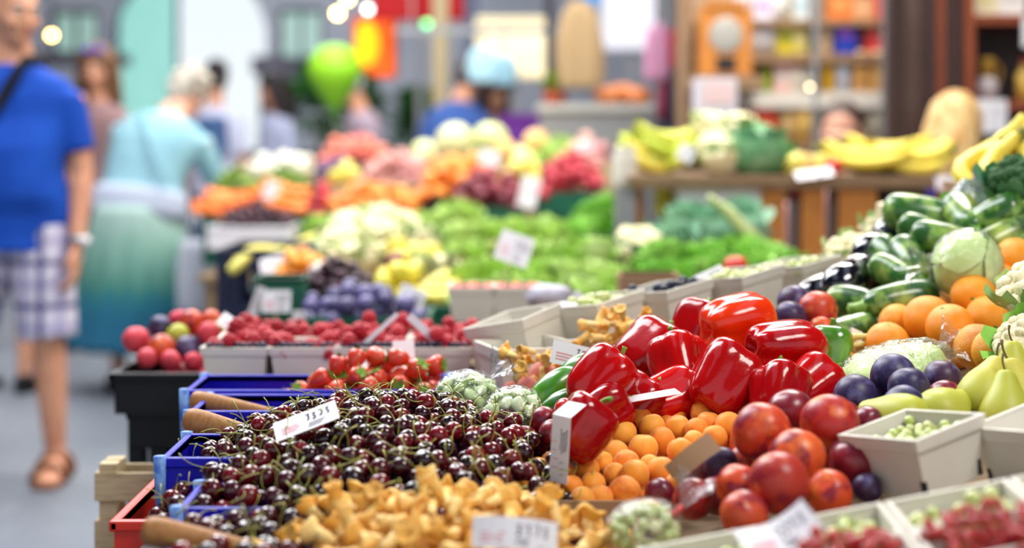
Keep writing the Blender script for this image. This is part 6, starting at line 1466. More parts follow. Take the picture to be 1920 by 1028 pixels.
# grey counter with bread and plant
gcn = thing('cold_counter', 'grey metal counter with a paler top beyond the radishes', 'counter', (PX(1118, 7.4), 7.65, 0)); gw = PX(1222, 7.4) - PX(1012, 7.4); gz = PZ(196, 7.4)
b = MB(); b.box((0, 0, gz / 2 - .02), (gw, .5, gz - .04)); obj('body', b.mesh('body', M['greymetal'], False), gcn, bevel=.01)
b = MB(); b.box((0, 0, gz - .02), (gw + .03, .54, .04)); obj('top', b.mesh('top', mat('pale_top', '#b4b4b0', .5, .3), False), gcn, bevel=.008)
b = MB(); b.box((0, -.253, gz * .72), (gw * .9, .006, .18)); obj('front_panel', b.mesh('front_panel', mat('grey_panel', '#7e8286', .5, .3), False), gcn)
for k, (px, py, r, lb) in enumerate(((1140, 172, .06, 'round brown loaf at the left of the bread on the grey counter'), (1168, 160, .07, 'largest brown loaf on the grey counter'), (1192, 178, .055, 'brown loaf at the right end of the grey counter'), (1155, 185, .05, 'small brown loaf in front of the largest one'))):
    o = obj('bread_loaf', crumple('bread_loaf', BM['pumpkin'], None, (r * 1.25, r, r * .8), 60 + k, .06, 22, 14, 2), loc=(PX(px, 7.6), 7.5 + .1 * (k % 2), gz + r * .72), label=lb, cat='bread')
pl = thing('potted_plant', 'small green potted plant on the grey counter', 'plant', (PX(1040, 7.6), 7.55, gz))
b = MB(); b.lathe([(.001, 0), (.05, 0), (.062, .07), (.055, .07), (.001, .06)], 18); obj('pot', b.mesh('pot', mat('terracotta', '#b0583c', .7, .2)), pl)
b = MB(); g = random.Random(3)
for i in range(44): a = g.uniform(0, 6.28); el = g.uniform(.1, 1.4); leaf_add(b, (0, 0, .07), (math.cos(a) * math.cos(el), math.sin(a) * math.cos(el), math.sin(el)), (0, 0, 1), g.uniform(.06, .13), .022, .3, .2, 4, 0, g)
obj('foliage', b.mesh('foliage', mat('plant_leaf', '#7d962a', .6, .3, spots=[(10, '#4c7420', .5, .7)])), pl)
# hanging and far things
def pole(px, Y, w, z, col, label, name='pole'): b = MB(); b.box((PX(px, Y), Y, z / 2), (w, w, z)); return obj(name, b.mesh(name, mat('pole_paint', col, .6, .3), False), label=label, cat='post')
pole(1236, 7.6, .035, 3.6, '#8a8c92', 'thin grey pole beside the pink cloth'); pole(826, 11, .11, 4.5, '#b3a27e', 'beige pillar behind the blue shirted man'); pole(884, 11.5, .1, 4.5, '#66708c', 'blue grey pillar right of the beige one'); pole(1030, 8.8, .05, 3.6, '#26262e', 'dark pole beside the tan sack')
def hanging(name, label, cat, px, pyt, pyb, Y, w, col, seed, amp=.12, d=.35):
    Y = 9.5 if Y > 9 else 7.45; rail = PZ(85, 9.5) + .09 if Y > 9 else PZ(0, 7.4) + .1
    z0, z1 = PZ(pyb, Y), PZ(pyt, Y); t = thing(name, label, cat, (PX(px, Y), Y, z0)); h = z1 - z0; off = Vector((seed, 0, 0))
    b = MB(); rs = []
    for i in range(15):
        u = i / 14; q = (.62 + .38 * math.sin(PI * min(1, .25 + u * .75)) ) * (1 if u < .85 else 1 - (u - .85) * 2.5)
        rs.append([Vector((math.cos(th) * w / 2 * q * (1 + amp * noise.noise(Vector((math.cos(th) * 1.5, math.sin(th) * 1.5, u * 2)) + off)), math.sin(th) * w / 2 * d * q * (1 + .25 * math.sin(5 * th)), u * h)) for th in [2 * PI * j / 24 for j in range(24)]])
    b.rings(rs); obj('cloth', b.mesh('cloth', mat('cloth_' + name, col, .85, .15)), t)
    b = MB(); k = rail - z0 + .02; b.tube([(0, 0, h * .97), (0, 0, k - .03), (0, -.04, k - .01), (0, -.03, k + .02), (0, .01, k + .035), (0, .045, k)], .005, 6); obj('hook', b.mesh('hook', M['metal']), t); return t
hanging('cloth_sack', 'tan cloth sack hanging beyond the grey counter', 'sack', 1088, 2, 165, 8.3, .24, '#b39a76', 1); hanging('cloth', 'pink cloth hanging beside the thin grey pole', 'cloth', 1232, 45, 150, 7.4, .13, '#d59ac0', 2); hanging('cloth', 'red cloth hanging just right of the pink one', 'cloth', 1262, 55, 130, 7.5, .07, '#b83448', 3); hanging('jacket', 'dark blue jacket hanging behind the white carton', 'jacket', 1282, 115, 245, 7.2, .2, '#232c40', 4); hanging('cloth', 'crimson cloth hanging below the pink one', 'cloth', 1248, 150, 225, 7.3, .07, '#a03050', 5)
hanging('plastic_bag', 'pale blue bag hanging before the cream sign', 'bag', 905, 88, 155, 9.5, .2, '#a9d0de', 6); hanging('plastic_bag', 'blue green bag hanging at the right of the pale blue one', 'bag', 945, 105, 160, 9.4, .17, '#8cb4c4', 7)
b = MB(); b.box((0, 0, 0), (2.0, .06, .06)); obj('rail', b.mesh('rail', M['greymetal'], False), loc=(PX(1180, 7.4), 7.45, PZ(0, 7.4) + .1), label='grey rail high above the grey counter holding the cloths', cat='rail')
for x, y, z, lb in ((-.3, 7.45, PZ(0, 7.4) + .13, 'left hanger rod of the cloth rail'), (1.4, 7.45, PZ(0, 7.4) + .13, 'right hanger rod of the cloth rail'), (PX(925, 9.5) - .5, 9.5, PZ(85, 9.5) + .11, 'left hanger rod of the bag rail'), (PX(925, 9.5) + .5, 9.5, PZ(85, 9.5) + .11, 'right hanger rod of the bag rail')):
    b = MB(); b.box((x, y, (z + HT) / 2), (.012, .012, HT - z)); obj('hanger_rod', b.mesh('hanger_rod', M['greymetal'], False), label=lb, cat='rod')
b = MB(); b.box((0, 0, 0), (1.2, .04, .04)); obj('rail', b.mesh('rail', M['greymetal'], False), loc=(PX(925, 9.5), 9.5, PZ(85, 9.5) + .09), label='grey rail behind the cream sign holding the blue bags', cat='rail')
def board_(name, label, px0, px1, py0, py1, Y, col, em=0, cat='sign', post=True):
    t = thing(name, label, cat, ((PX(px0, Y) + PX(px1, Y)) / 2, Y, PZ(py1, Y))); w, h = PX(px1, Y) - PX(px0, Y), PZ(py0, Y) - PZ(py1, Y)
    b = MB(); b.box((0, 0, h / 2), (w, .05, h)); p = obj('panel', b.mesh('panel', mat('sign_panel', col, .6, .3, emis=em), False), t, bevel=.01)
    f = MB()
    for c, d in (((0, 0, -.012), (w + .05, .07, .03)), ((0, 0, h + .012), (w + .05, .07, .03)), ((-w / 2 - .012, 0, h / 2), (.03, .07, h)), ((w / 2 + .012, 0, h / 2), (.03, .07, h))): f.box(c, d)
    obj('frame', f.mesh('frame', mat('sign_frame', col, .6, .3), False), t)
    if post:
        b = MB(); b.box((0, .05, -PZ(py1, Y) / 2 + h * .2), (.05, .05, PZ(py1, Y) + h * .4)); obj('post', b.mesh('post', M['greymetal'], False), t)
    return t
board_('sign', 'cream backlit sign board above the far stalls', 900, 1028, 40, 140, 9.8, '#f0e0b8', .42)
og = board_('sign', 'orange backlit sign with a yellow middle behind the green balloon', 668, 738, 38, 140, 12, '#f5641c', .9)
b = MB(); b.ell((-.06, -.03, .24), (.09, .015, .17), 18, 10); obj('yellow_shape', b.mesh('yellow_shape', mat('sign_yellow', '#ffd21a', .6, .3, emis=1.0)), og)
board_('banner', 'wide red banner above the orange sign', 705, 868, -40, 32, 11.5, '#b80f16', .12, 'banner'); board_('screen', 'white board high behind the grey counter', 1132, 1240, -40, 88, 12, '#e6e6f0', .35, 'board'); board_('box', 'violet box above the melons', 948, 1004, 222, 262, 8.8, '#6a2c8c', 0, 'box'); board_('sign', 'small bright blue sign at the top above the tan sack', 1092, 1122, -20, 8, 13, '#2a9ae8', .6)
# balloon and tree
bl_ = thing('balloon', 'light green balloon floating over the far stalls', 'balloon', P(628, 150, 9.6)); b = MB()
b.lathe(interp([(.001, -.20), (.03, -.185), (.09, -.11), (.155, .0), (.165, .09), (.12, .18), (.05, .215), (.001, .22)], 20), 24); obj('skin', b.mesh('skin', mat('balloon_skin', '#8fd02a', .4, .3)), bl_)
b = MB(); b.lathe([(.001, -.19), (.012, -.2), (.022, -.225), (.001, -.222)], 10); obj('knot', b.mesh('knot', mat('balloon_knot', '#5fa812', .4, .4)), bl_)
b = MB(); b.tube(curve_pts((0, 0, -.22), (.02, .1, -1.0), (.03, 0, 0), 8), .004, 5); obj('string', b.mesh('string', M['cauleaf']), bl_)
def tree(label, px, Y, h, r, seed, name='potted_tree'):
    t = thing(name, label, 'plant', (PX(px, Y), Y, 0)); g = random.Random(seed)
    b = MB(); b.lathe([(.001, 0), (.16, 0), (.2, .36), (.17, .36), (.001, .3)], 18); obj('pot', b.mesh('pot', mat('tree_pot', '#5a5a5e', .7, .2)), t)
    b = MB(); b.tube([(0, 0, .3), (.02, 0, h * .5), (0, 0, h * .85)], [.03, .024, .012], 8); obj('trunk', b.mesh('trunk', M['twig']), t)
    b = MB()
    for i in range(230):
        d = Vector((g.gauss(0, 1), g.gauss(0, 1), g.gauss(0, 1))).normalized() * r * g.uniform(.3, 1); p = Vector((0, 0, h - r * 1.1)) + Vector((d.x, d.y, d.z * 1.25))
        leaf_add(b, p, d + Vector((g.uniform(-.2, .2), 0, .05)), (0, 0, 1), g.uniform(.1, .17), .04, .3, .2, 3, 0, g)
    obj('foliage', b.mesh('foliage', mat('tree_leaf', '#2c6a2e', .6, .3, spots=[(5, '#4d9634', .5, .7)])), t)
tree('dark green potted tree under the balloon', 598, 12.6, 1.7, .22, 1); tree('slim green potted tree beside the older man', 668, 11.0, 1.55, .14, 2); tree('dark potted tree behind the blue shirted man', 778, 12.7, 1.5, .19, 4)
for k, (px, py, Y, r, col, em, lb) in enumerate(((633, 25, 12, .028, '#ffdf8c', 26, 'warm lamp above the balloon'), (652, -2, 12.4, .026, '#ffe08a', 26, 'warm lamp higher than the balloon lamp'), (690, 17, 12, .022, '#f2e6e0', 14, 'whitish lamp beside the red banner'), (738, 66, 12, .022, '#ffe6c8', 34, 'bright lamp at the corner of the orange sign'), (766, 58, 12.3, .022, '#f6dcd0', 20, 'pale lamp just right of the orange sign'), (800, 43, 12.2, .03, '#58d07c', 8, 'green lamp under the red banner'), (97, 66, 11, .022, '#ffd27a', 26, 'warm lamp beside the head of the man in blue'), (1519, 163, 6.55, .008, '#ffeec0', 9, 'tiny round lamp on the shelf upright'))):
    t = thing('lamp', lb, 'lamp', P(px, py, Y)); b = MB(); b.ell((0, 0, 0), r, 16, 10); obj('bulb', b.mesh('bulb', mat('bulb_glow', col, .4, .3, emis=em)), t)
    b = MB(); b.lathe([(.001, r * .8), (r * .55, r * .85), (r * .45, r * 1.5), (.001, r * 1.55)], 12); obj('socket', b.mesh('socket', M['black']), t)
    if Y > 8:
        b = MB(); b.tube([(0, 0, r * 1.5), (0, 0, HT - PZ(py, Y))], .006, 5); obj('cord', b.mesh('cord', M['black']), t)
M['slate'] = mat('slate_paint', '#4a4852', .7, .2)
# far dark stall front under the windows on the left
fs = thing('market_stall', 'dark far stall under the left window', 'stall', (PX(140, 17), 17, 0))
for nm, c, d, mt in (('counter', (0, 0, .5), (.9, .8, 1.0), 'greymetal'), ('canopy', (0, 0, 2.02), (1.0, 1.0, .12), 'slate'), ('post', (-.42, 0, .98), (.08, .08, 1.96), 'slate'), ('post', (.42, 0, .98), (.08, .08, 1.96), 'slate')):
    b = MB(); b.box(c, d); obj(nm, b.mesh(nm, M[mt], False), fs)
fs2 = thing('market_stall', 'dark far stall under the right window', 'stall', (PX(560, 17.5), 17.5, 0))
for nm, c, d, mt in (('counter', (0, 0, .5), (1.2, .8, 1.0), 'slate'), ('canopy', (0, 0, 1.95), (.9, 1.0, .2), 'slate'), ('post', (-.4, 0, .94), (.08, .08, 1.86), 'slate'), ('post', (.4, 0, .94), (.08, .08, 1.86), 'slate')):
    b = MB(); b.box(c, d); obj(nm, b.mesh(nm, M[mt], False), fs2)
# ================================================================ people (local frame: facing -y, feet on z = 0, 1.75 m tall)
M['skin'] = mat('skin', '#d69a7a', .55, .35, sss=.1, spots=[(9, '#b87a60', .5, .8)])
M['skin_pale'] = mat('skin_pale', '#d8a48c', .55, .35, sss=.1, spots=[(9, '#c88c78', .5, .8)])
M['eye'] = mat('eye', '#e6e2dc', .3, .5); M['iris'] = mat('iris', '#2c2420', .2, .5)
def hair_mat(n, c, c2): return mat('hair_' + n, c, .5, .4, stretch=(9, 9, 1.0), spots=[(4, c2, .42, .62)], bump=(16, .8, .006))
def person(label, loc, yaw, H=1.75, lean=0, side=0, head=(0, 0, 0), arms=None, legs=None, sit=False, belly=0, skin='skin', vox=.011,
           top=None, top_mat=None, sleeve=.55, hem=-.10, bottom=None, bottom_mat=None, leglen=1.0, hair=None, hair_mat_=None, shoes='black', bare=False, wide=1.0, full=True):
    s = H / 1.75
    root = thing('person', label, 'person', loc, (0, 0, R(yaw)), scale=s)
    pz = .52 if sit else .90
    def spine(d):
        n = 12; p = Vector((0, 0, pz)); 
        for i in range(n):
            t = (i + .5) / n * d / .6; a = R(lean) * min(1, max(0, .25 + t)); b_ = R(side) * min(1, max(0, .25 + t))
            p = p + Vector((math.sin(b_), -math.sin(a), math.cos(a) * math.cos(b_))).normalized() * d / n
        t = d / .6; a = R(lean) * min(1, max(0, .25 + t)); b_ = R(side) * min(1, max(0, .25 + t))
        return p, Euler((a, b_, 0)).to_matrix()
    RG = [(-.05, .15, .11), (.02, .168, .122), (.09, .163, .118 + belly * .6), (.17, .152, .11 + belly), (.26, .155, .112 + belly * .8), (.36, .172, .118), (.44, .182, .112), (.49, .162, .095), (.525, .105, .075), (.55, .068, .062), (.63, .056, .058)]
    def torso(b, e, d0, d1, flare=0):
        rs = []
        for d, hw, hd in [(d0, *RG[0][1:])] + [r for r in RG if d0 < r[0] < d1]:
            p, Q = spine(d) if d >= 0 else (Vector((0, 0, pz + d)), Matrix.Identity(3))
            bl = belly * .7 if .05 < d < .3 else 0
            fl = flare * max(0, (.1 - d))
            rs.append([p + Q @ Vector(((hw * wide + e + fl) * math.cos(a), (hd + e + fl) * math.sin(a) - bl, 0)) for a in [2 * PI * j / 20 for j in range(20)]])
        b.rings(rs)
    sh = {}
    for sx in (-1, 1):
        p, Q = spine(.445); sh[sx] = p + Q @ Vector((sx * .178 * wide, 0, 0))
    A = {}
    for sx in (-1, 1):
        e_, w_ = (arms or {}).get(sx, ((sx * .055, .02, -.28), (sx * .06, -.06, -.53)))
        A[sx] = (sh[sx], sh[sx] + Vector(e_), sh[sx] + Vector(w_))
    Lg = {}
    for sx in (-1, 1):
        if sit: Lg[sx] = (Vector((sx * .09, -.02, pz)), Vector((sx * .12, -.42, .50)), Vector((sx * .12, -.40, .08)))
        else:
            k_, a_ = (legs or {}).get(sx, ((sx * .10, -.02, .49), (sx * .105, .02, .085)))
            Lg[sx] = (Vector((sx * .088, 0, .88)), Vector(k_), Vector(a_))
    def limb(b, p, q, w, r0, r1, r2, r3, r4, e=0, f0=0, f1=1, n=12):
        pts = []; rad = []
        for t, rr in ((0, r0), (.25, (r0 + r1) / 2), (.5, r1 + (.0 if e else 0)), (.62, r3), (.75, (r3 + r4) / 2), (1, r4)):
            tt = f0 + (f1 - f0) * t
            pts.append(p.lerp(q, tt * 2) if tt <= .5 else q.lerp(w, tt * 2 - 1))
            k = min(1, tt * 2) if tt <= .5 else 1
            base = r0 + (r1 - r0) * min(1, tt * 2) if tt <= .5 else (r1 + (r3 - r1) * min(1, (tt - .5) / .14) if tt < .64 else r3 + (r4 - r3) * (tt - .64) / .36)
            rad.append(base + e)
        b.tube(pts, rad, n)
    # ---- body: one continuous surface
    b = MB(); torso(b, 0, -.06, .7)
    for sx in (-1, 1):
        p, q, w = A[sx]; limb(b, p, q, w, .052, .039, .05, .04, .027)
        hd = (w - q).normalized(); side_ = Vector((0, 1, 0)) if abs(hd.y) < .8 else Vector((0, 0, 1)); side_ = (side_ - hd * side_.dot(hd)).normalized(); nrm = hd.cross(side_) * sx
        b.tube([w - hd * .02, w + hd * .03, w + hd * .07, w + hd * .095], [(.026, .022), (.036, .017), (.042, .016), (.038, .013)], 12, up=side_)
        if full:
            for k in range(4):
                o_ = side_ * (-.030 + .020 * k); L_ = (.070, .080, .076, .060)[k]; c0 = w + hd * .088 + o_
                b.tube([c0, c0 + hd * L_ * .45, c0 + hd * L_ * .8 - nrm * L_ * .28 * (1 + .2 * k), c0 + hd * L_ * .92 - nrm * L_ * .6], [.0095, .009, .0085, .007], 8)
            t0 = w + hd * .03 - side_ * .03
            b.tube([t0, t0 + hd * .03 - side_ * .022 - nrm * .008, t0 + hd * .062 - side_ * .03 - nrm * .02], [.014, .011, .008], 8)
        else: b.ell(w + hd * .11, (.035, .035, .045), 10, 7)
        p, q, w = Lg[sx]; limb(b, p, q, w, .088, .056, .05, .057, .036, n=14)
        fd = Vector((sx * .12, -1, 0)).normalized()
        b.tube([w + Vector((0, .05, -.045)), w + Vector((0, .01, -.03)), w + fd * .07 + Vector((0, 0, -.045)), w + fd * .14 + Vector((0, 0, -.06)), w + fd * .19 + Vector((0, 0, -.066))], [(.03, .035), (.04, .048), (.044, .036), (.046, .024), (.03, .016)], 12, up=(1, 0, 0))
    p, Q = spine(.63); hq = Q @ Euler((R(head[0]), R(head[2]), R(head[1]))).to_matrix(); hc = p + Q @ Vector((0, -.02, .03)) + hq @ Vector((0, 0, .085))
    HM = Matrix.Translation(hc) @ hq.to_4x4()
    def he(bb, c, r, n=14, k=10, m=0): bb.ell(c, r, n, k, m, HM)
    he(b, (0, .014, .035), (.076, .094, .088)); he(b, (0, -.024, -.02), (.066, .074, .098)); he(b, (0, -.046, -.082), (.048, .046, .042)); he(b, (0, -.083, -.104), (.022, .020, .018), 10, 8)
    he(b, (0, -.101, -.022), (.012, .02, .03), 10, 8); he(b, (0, -.112, -.036), (.016, .014, .013), 10, 8); he(b, (0, -.08, .026), (.052, .022, .013), 12, 8)
    he(b, (0, -.092, -.064), (.026, .012, .007), 10, 6); he(b, (0, -.091, -.075), (.023, .012, .008), 10, 6)
    for sx in (-1, 1): he(b, (sx * .077, .008, -.01), (.011, .02, .033), 10, 8); he(b, (sx * .042, -.072, -.035), (.024, .022, .022), 10, 8)
    b.tube([p - Q @ Vector((0, 0, .06)), HM @ Vector((0, .01, -.06))], [.056, .054], 12)
    body = obj('body', b.remesh('body', M[skin], vox, 5), root)
    for sx in (-1, 1):
        eb = MB(); he(eb, (sx * .031, -.084, .004), (.013, .011, .009), 10, 7, 0); he(eb, (sx * .031, -.0935, .003), (.0055, .003, .0055), 8, 5, 1); obj('eye', eb.mesh('eye', [M['eye'], M['iris']]), root)
    lb = MB(); he(lb, (0, -.101, -.066), (.022, .005, .005), 10, 6); he(lb, (0, -.099, -.074), (.019, .005, .005), 10, 6); obj('lips', lb.mesh('lips', mat('lips', '#a8584e', .5, .3)), root)
    # ---- hair
    if hair:
        g = random.Random(len(label)); h = MB()
        if hair in ('short', 'cropped'):
            e = .004 if hair == 'cropped' else .012
            he(h, (0, .028, .042 + e), (.076 + e, .088 + e, .086 + e), 18, 12); he(h, (0, .05, -.02), (.068 + e, .05 + e, .06), 14, 10)
            me = h.remesh('hair', hair_mat_, .007, 3)
        elif hair == 'curly':
            he(h, (0, .03, .04), (.098, .106, .098), 18, 12); he(h, (0, .06, -.05), (.07, .05, .06), 12, 8)
            for i in range(80):
                d = Vector((g.gauss(0, 1), g.gauss(0, 1), g.gauss(0, 1))).normalized()
                if d.y < -.35 and d.z < .35 or d.z < -.75: continue
                he(h, (d.x * .102, .03 + d.y * .106, .035 + d.z * .102), g.uniform(.016, .03), 8, 6)
            me = h.remesh('hair', hair_mat_, .008, 2)
        else:
            he(h, (0, .022, .05), (.104, .110, .10), 18, 12)
            k = 1.0 if hair == 'long' else .72
            for i in range(15):
                a = R(-118 + 236 * i / 14); x, y = math.sin(a) * .098, math.cos(a) * .1
                h.tube([HM @ Vector((x * .5, y * .5 + .015, .115)), HM @ Vector((x * .95, y + .015, .06)), HM @ Vector((x * 1.08, y * 1.02 + .02, -.05)), HM @ Vector((x * 1.15, y * 1.05 + .03, -.16 * k - .03)), HM @ Vector((x * 1.08 + g.uniform(-.01, .01), y + .035, -.30 * k + g.uniform(-.03, .03)))], [.022, .026, .027, .026, .012], 8)
            me = h.remesh('hair', hair_mat_, .008, 3)
        obj('hair', me, root)
        bm_ = MB()
        for sx in (-1, 1): bm_.tube([HM @ Vector((sx * .014, -.098, .026)), HM @ Vector((sx * .032, -.099, .033)), HM @ Vector((sx * .052, -.086, .026))], .0045, 6)
        obj('eyebrows', bm_.mesh('eyebrows', hair_mat_), root)
    # ---- clothes
    if top_mat:
        t = MB(); torso(t, .016, hem, .56, .12)
        for sx in (-1, 1):
            p, q, w = A[sx]; limb(t, p - Vector((sx * .02, 0, 0)), q, w, .052, .045, .05, .043, .032, e=.017, f0=0, f1=sleeve, n=14)
        obj(top or 'shirt', t.remesh(top or 'shirt', top_mat, max(.010, vox), 6), root)
    if bottom_mat and bottom != 'skirt':
        t = MB(); torso(t, .012, -.06, .10)
        for sx in (-1, 1):
            p, q, w = Lg[sx]; limb(t, p, q, w, .10, .078, .05, .066, .055, e=.013 if leglen > .6 else .022, f0=0, f1=leglen, n=16)
        obj(bottom or 'trousers', t.remesh(bottom or 'trousers', bottom_mat, max(.010, vox), 5), root)
    if shoes:
        for sx in (-1, 1):
            p, q, w = Lg[sx]; fd = Vector((sx * .12, -1, 0)).normalized(); t = MB()
            t.tube([w + Vector((0, .065, -.05)), w + Vector((0, .02, -.035)), w + fd * .07 + Vector((0, 0, -.047)), w + fd * .15 + Vector((0, 0, -.06)), w + fd * .215 + Vector((0, 0, -.066))], [(.034, .036), (.048, .054), (.05, .042), (.052, .03), (.034, .02)], 12, up=(1, 0, 0))
            so = obj('shoe', t.mesh('shoe', M[shoes] if shoes in M else shoes), root)
            t = MB(); t.tube([w + Vector((0, .07, -.078)), w + fd * .07 + Vector((0, 0, -.078)), w + fd * .15 + Vector((0, 0, -.078)), w + fd * .22 + Vector((0, 0, -.076))], [(.036, .007), (.05, .007), (.054, .007), (.036, .006)], 12, up=(1, 0, 0)); obj('sole', t.mesh('sole', M['black']), so)
    return root, dict(spine=spine, A=A, L=Lg, HM=HM, RG=RG, pz=pz)

# plaid shorts
def plaid():
    m = bpy.data.materials.new('plaid_cloth'); m.use_nodes = True; nt = m.node_tree; N = nt.nodes; L = nt.links; b = N['Principled BSDF']; b.inputs['Roughness'].default_value = .85
    tc = N.new('ShaderNodeTexCoord'); sx = N.new('ShaderNodeSeparateXYZ'); L.new(tc.outputs['Object'], sx.inputs[0]); prev = None; col = lin('#c9c3d4')
    for ax, per, wd, c in ((0, .062, .30, '#8a86b0'), (2, .075, .28, '#8a86b0'), (0, .124, .16, '#2b2c66'), (2, .150, .14, '#2b2c66')):
        a = N.new('ShaderNodeMath'); a.operation = 'MULTIPLY'; a.inputs[1].default_value = 1 / per; L.new(sx.outputs[ax], a.inputs[0])
        f = N.new('ShaderNodeMath'); f.operation = 'FRACT'; L.new(a.outputs[0], f.inputs[0]); g = N.new('ShaderNodeMath'); g.operation = 'LESS_THAN'; g.inputs[1].default_value = wd; L.new(f.outputs[0], g.inputs[0])
        k = N.new('ShaderNodeMath'); k.operation = 'MULTIPLY'; k.inputs[1].default_value = .75; L.new(g.outputs[0], k.inputs[0])
        mx = N.new('ShaderNodeMix'); mx.data_type = 'RGBA'; L.new(k.outputs[0], mx.inputs[0]); mx.inputs[7].default_value = lin(c)
        if prev: L.new(prev, mx.inputs[6])
        else: mx.inputs[6].default_value = col
        prev = mx.outputs[2]
    L.new(prev, b.inputs['Base Color']); return m
M['leather'] = mat('brown_leather', '#7a4a2c', .5, .4); M['strap'] = mat('black_strap', '#14151c', .6, .3)
YM = 5.4
man, J = person('man in a bright blue t-shirt and plaid shorts walking in the aisle', (PX(24, YM), YM, 0), 0, 1.74, head=(14, 48, 0), belly=.035, vox=.008, top='t_shirt', top_mat=mat('blue_shirt', '#1546a8', .8, .2, spots=[(5, '#1a52ba', .5, .75)]), sleeve=.36, hem=-.10,
    bottom='shorts', bottom_mat=plaid(), leglen=.5, hair='cropped', hair_mat_=hair_mat('grey', '#8c8682', '#b0aaa4'), shoes=None, wide=1.14,
    arms={1: ((.035, .02, -.28), (.035, -.05, -.53)), -1: ((-.06, .04, -.28), (-.08, -.02, -.53))}, legs={1: ((.135, -.03, .49), (.15, .0, .085)), -1: ((-.17, .02, .49), (-.23, .10, .09))})
b = MB(); w = J['A'][1][2]; q = J['A'][1][1]; d = (w - q).normalized()
b.tube([w - d * .03, w - d * .006], [.034, .034], 16); obj('watch', b.mesh('watch', M['metal']), man)
b = MB(); b.tube([w - d * .018 + Vector((.03, -.012, 0)), w - d * .018 + Vector((.041, -.016, 0))], .018, 14); obj('watch_case', b.mesh('watch_case', M['card']), man)
b = MB(); path = []
for i in range(16):
    t = i / 15; x = .085 - .30 * t; z = 1.455 - .52 * t; k = max(0, 1 - (x / .235) ** 2); dd = .118 + .024 + (.05 if .95 < z < 1.2 else .02 if z < 1.3 else 0); path.append((x, -dd * math.sqrt(k) - .004, z))
path = [(.10, .10, 1.36), (.105, .03, 1.47)] + path
b.tube(path, [(.020, .004)] * len(path), 8, up=(0, -1, 0)); obj('shoulder_strap', b.mesh('shoulder_strap', M['strap']), man)
b = MB(); b.box((-.24, -.02, .86), (.09, .22, .2)); obj('shoulder_bag', b.mesh('shoulder_bag', M['strap'], False), man, bevel=.02)
for sx in (-1, 1):
    w = J['L'][sx][2]; fd = Vector((sx * .12, -1, 0)).normalized(); b = MB()
    b.tube([w + Vector((0, .07, -.078)), w + fd * .07 + Vector((0, 0, -.078)), w + fd * .15 + Vector((0, 0, -.078)), w + fd * .22 + Vector((0, 0, -.076))], [(.036, .009), (.05, .009), (.056, .009), (.038, .008)], 12, up=(1, 0, 0)); so = obj('sandal', b.mesh('sandal', M['leather']), man)
    for t, hgt in ((.05, .052), (.13, .036), (-.02, .06)):
        c = w + fd * t; s_ = Vector((-fd.y, fd.x, 0)); b = MB(); b.tube([c + s_ * .052 * math.cos(a) + Vector((0, 0, -.074 + (hgt + .012) * math.sin(a))) for a in [PI * k / 10 for k in range(11)]], [(.004, .019)] * 11, 8, up=fd); obj('sandal_strap', b.mesh('sandal_strap', M['leather']), so)
# woman with white hair
def skirt_mat():
    m = bpy.data.materials.new('dyed_skirt'); m.use_nodes = True; nt = m.node_tree; N = nt.nodes; L = nt.links; b = N['Principled BSDF']; b.inputs['Roughness'].default_value = .85
    tc = N.new('ShaderNodeTexCoord'); sx = N.new('ShaderNodeSeparateXYZ'); L.new(tc.outputs['Object'], sx.inputs[0]); nz = N.new('ShaderNodeTexNoise'); nz.inputs['Scale'].default_value = 14; mp = N.new('ShaderNodeMapping'); mp.inputs['Scale'].default_value = (2, 2, .12); L.new(tc.outputs['Object'], mp.inputs[0]); L.new(mp.outputs[0], nz.inputs['Vector'])
    a = N.new('ShaderNodeMath'); a.operation = 'MULTIPLY_ADD'; a.inputs[1].default_value = .22; L.new(nz.outputs['Fac'], a.inputs[0]); L.new(sx.outputs[2], a.inputs[2])
    r = N.new('ShaderNodeValToRGB'); L.new(a.outputs[0], r.inputs[0]); e = r.color_ramp.elements
    while len(e) < 6: e.new(.5)
    for k, (p, c) in enumerate(((.34, '#1d6686'), (.50, '#13627f'), (.60, '#1c6f7c'), (.66, '#3f7f72'), (.86, '#7aa595'), (1.0, '#9dbab0'))): e[k].position = p; e[k].color = lin(c)
    L.new(r.outputs[0], b.inputs['Base Color']); return m
YW = 7.2
wo, J = person('white haired woman in a pale teal cardigan and long skirt bending over the stall', (PX(258, YW), YW, 0), 160, 1.60, lean=36, side=-7, head=(18, -10, 0), skin='skin_pale', vox=.011, top='cardigan', top_mat=mat('teal_cardigan', '#8db9c4', .9, .2, spots=[(6, '#7faab8', .45, .7)]), sleeve=.96, hem=.0,
    bottom='skirt', hair='curly', hair_mat_=hair_mat('white', '#aaa296', '#c8c0b2'), shoes='black', wide=1.36,
    arms={1: ((.10, -.08, -.24), (.10, -.20, -.46)), -1: ((-.05, -.10, -.27), (-.04, -.22, -.52))})
b = MB(); rs = []
for i in range(22):
    t = i / 21; z = .95 - .72 * t; r = .20 + .13 * t ** .8; fold = .012 + .03 * t
    rs.append([Vector((r * 1.12 * math.cos(a) * (1 + fold * math.sin(13 * a + 2 * t) + fold * .7 * math.sin(7 * a)), r * .9 * math.sin(a) * (1 + fold * math.sin(13 * a + 2 * t)), z + (.012 * math.sin(13 * a) if i == 21 else 0))) for a in [2 * PI * j / 78 for j in range(78)]])
b.rings(rs); obj('skirt', b.mesh('skirt', skirt_mat()), wo)
b = MB(); rs = []
for d, e in ((-.02, .048), (.03, .046), (.09, .040), (.12, .034)):
    p, Q = J['spine'](max(0, d)); p = p + Vector((0, 0, min(0, d))); rs.append([p + Q @ Vector(((.168 * 1.36 + e) * math.cos(a), (.122 + e) * math.sin(a), 0)) for a in [2 * PI * j / 30 for j in range(30)]])
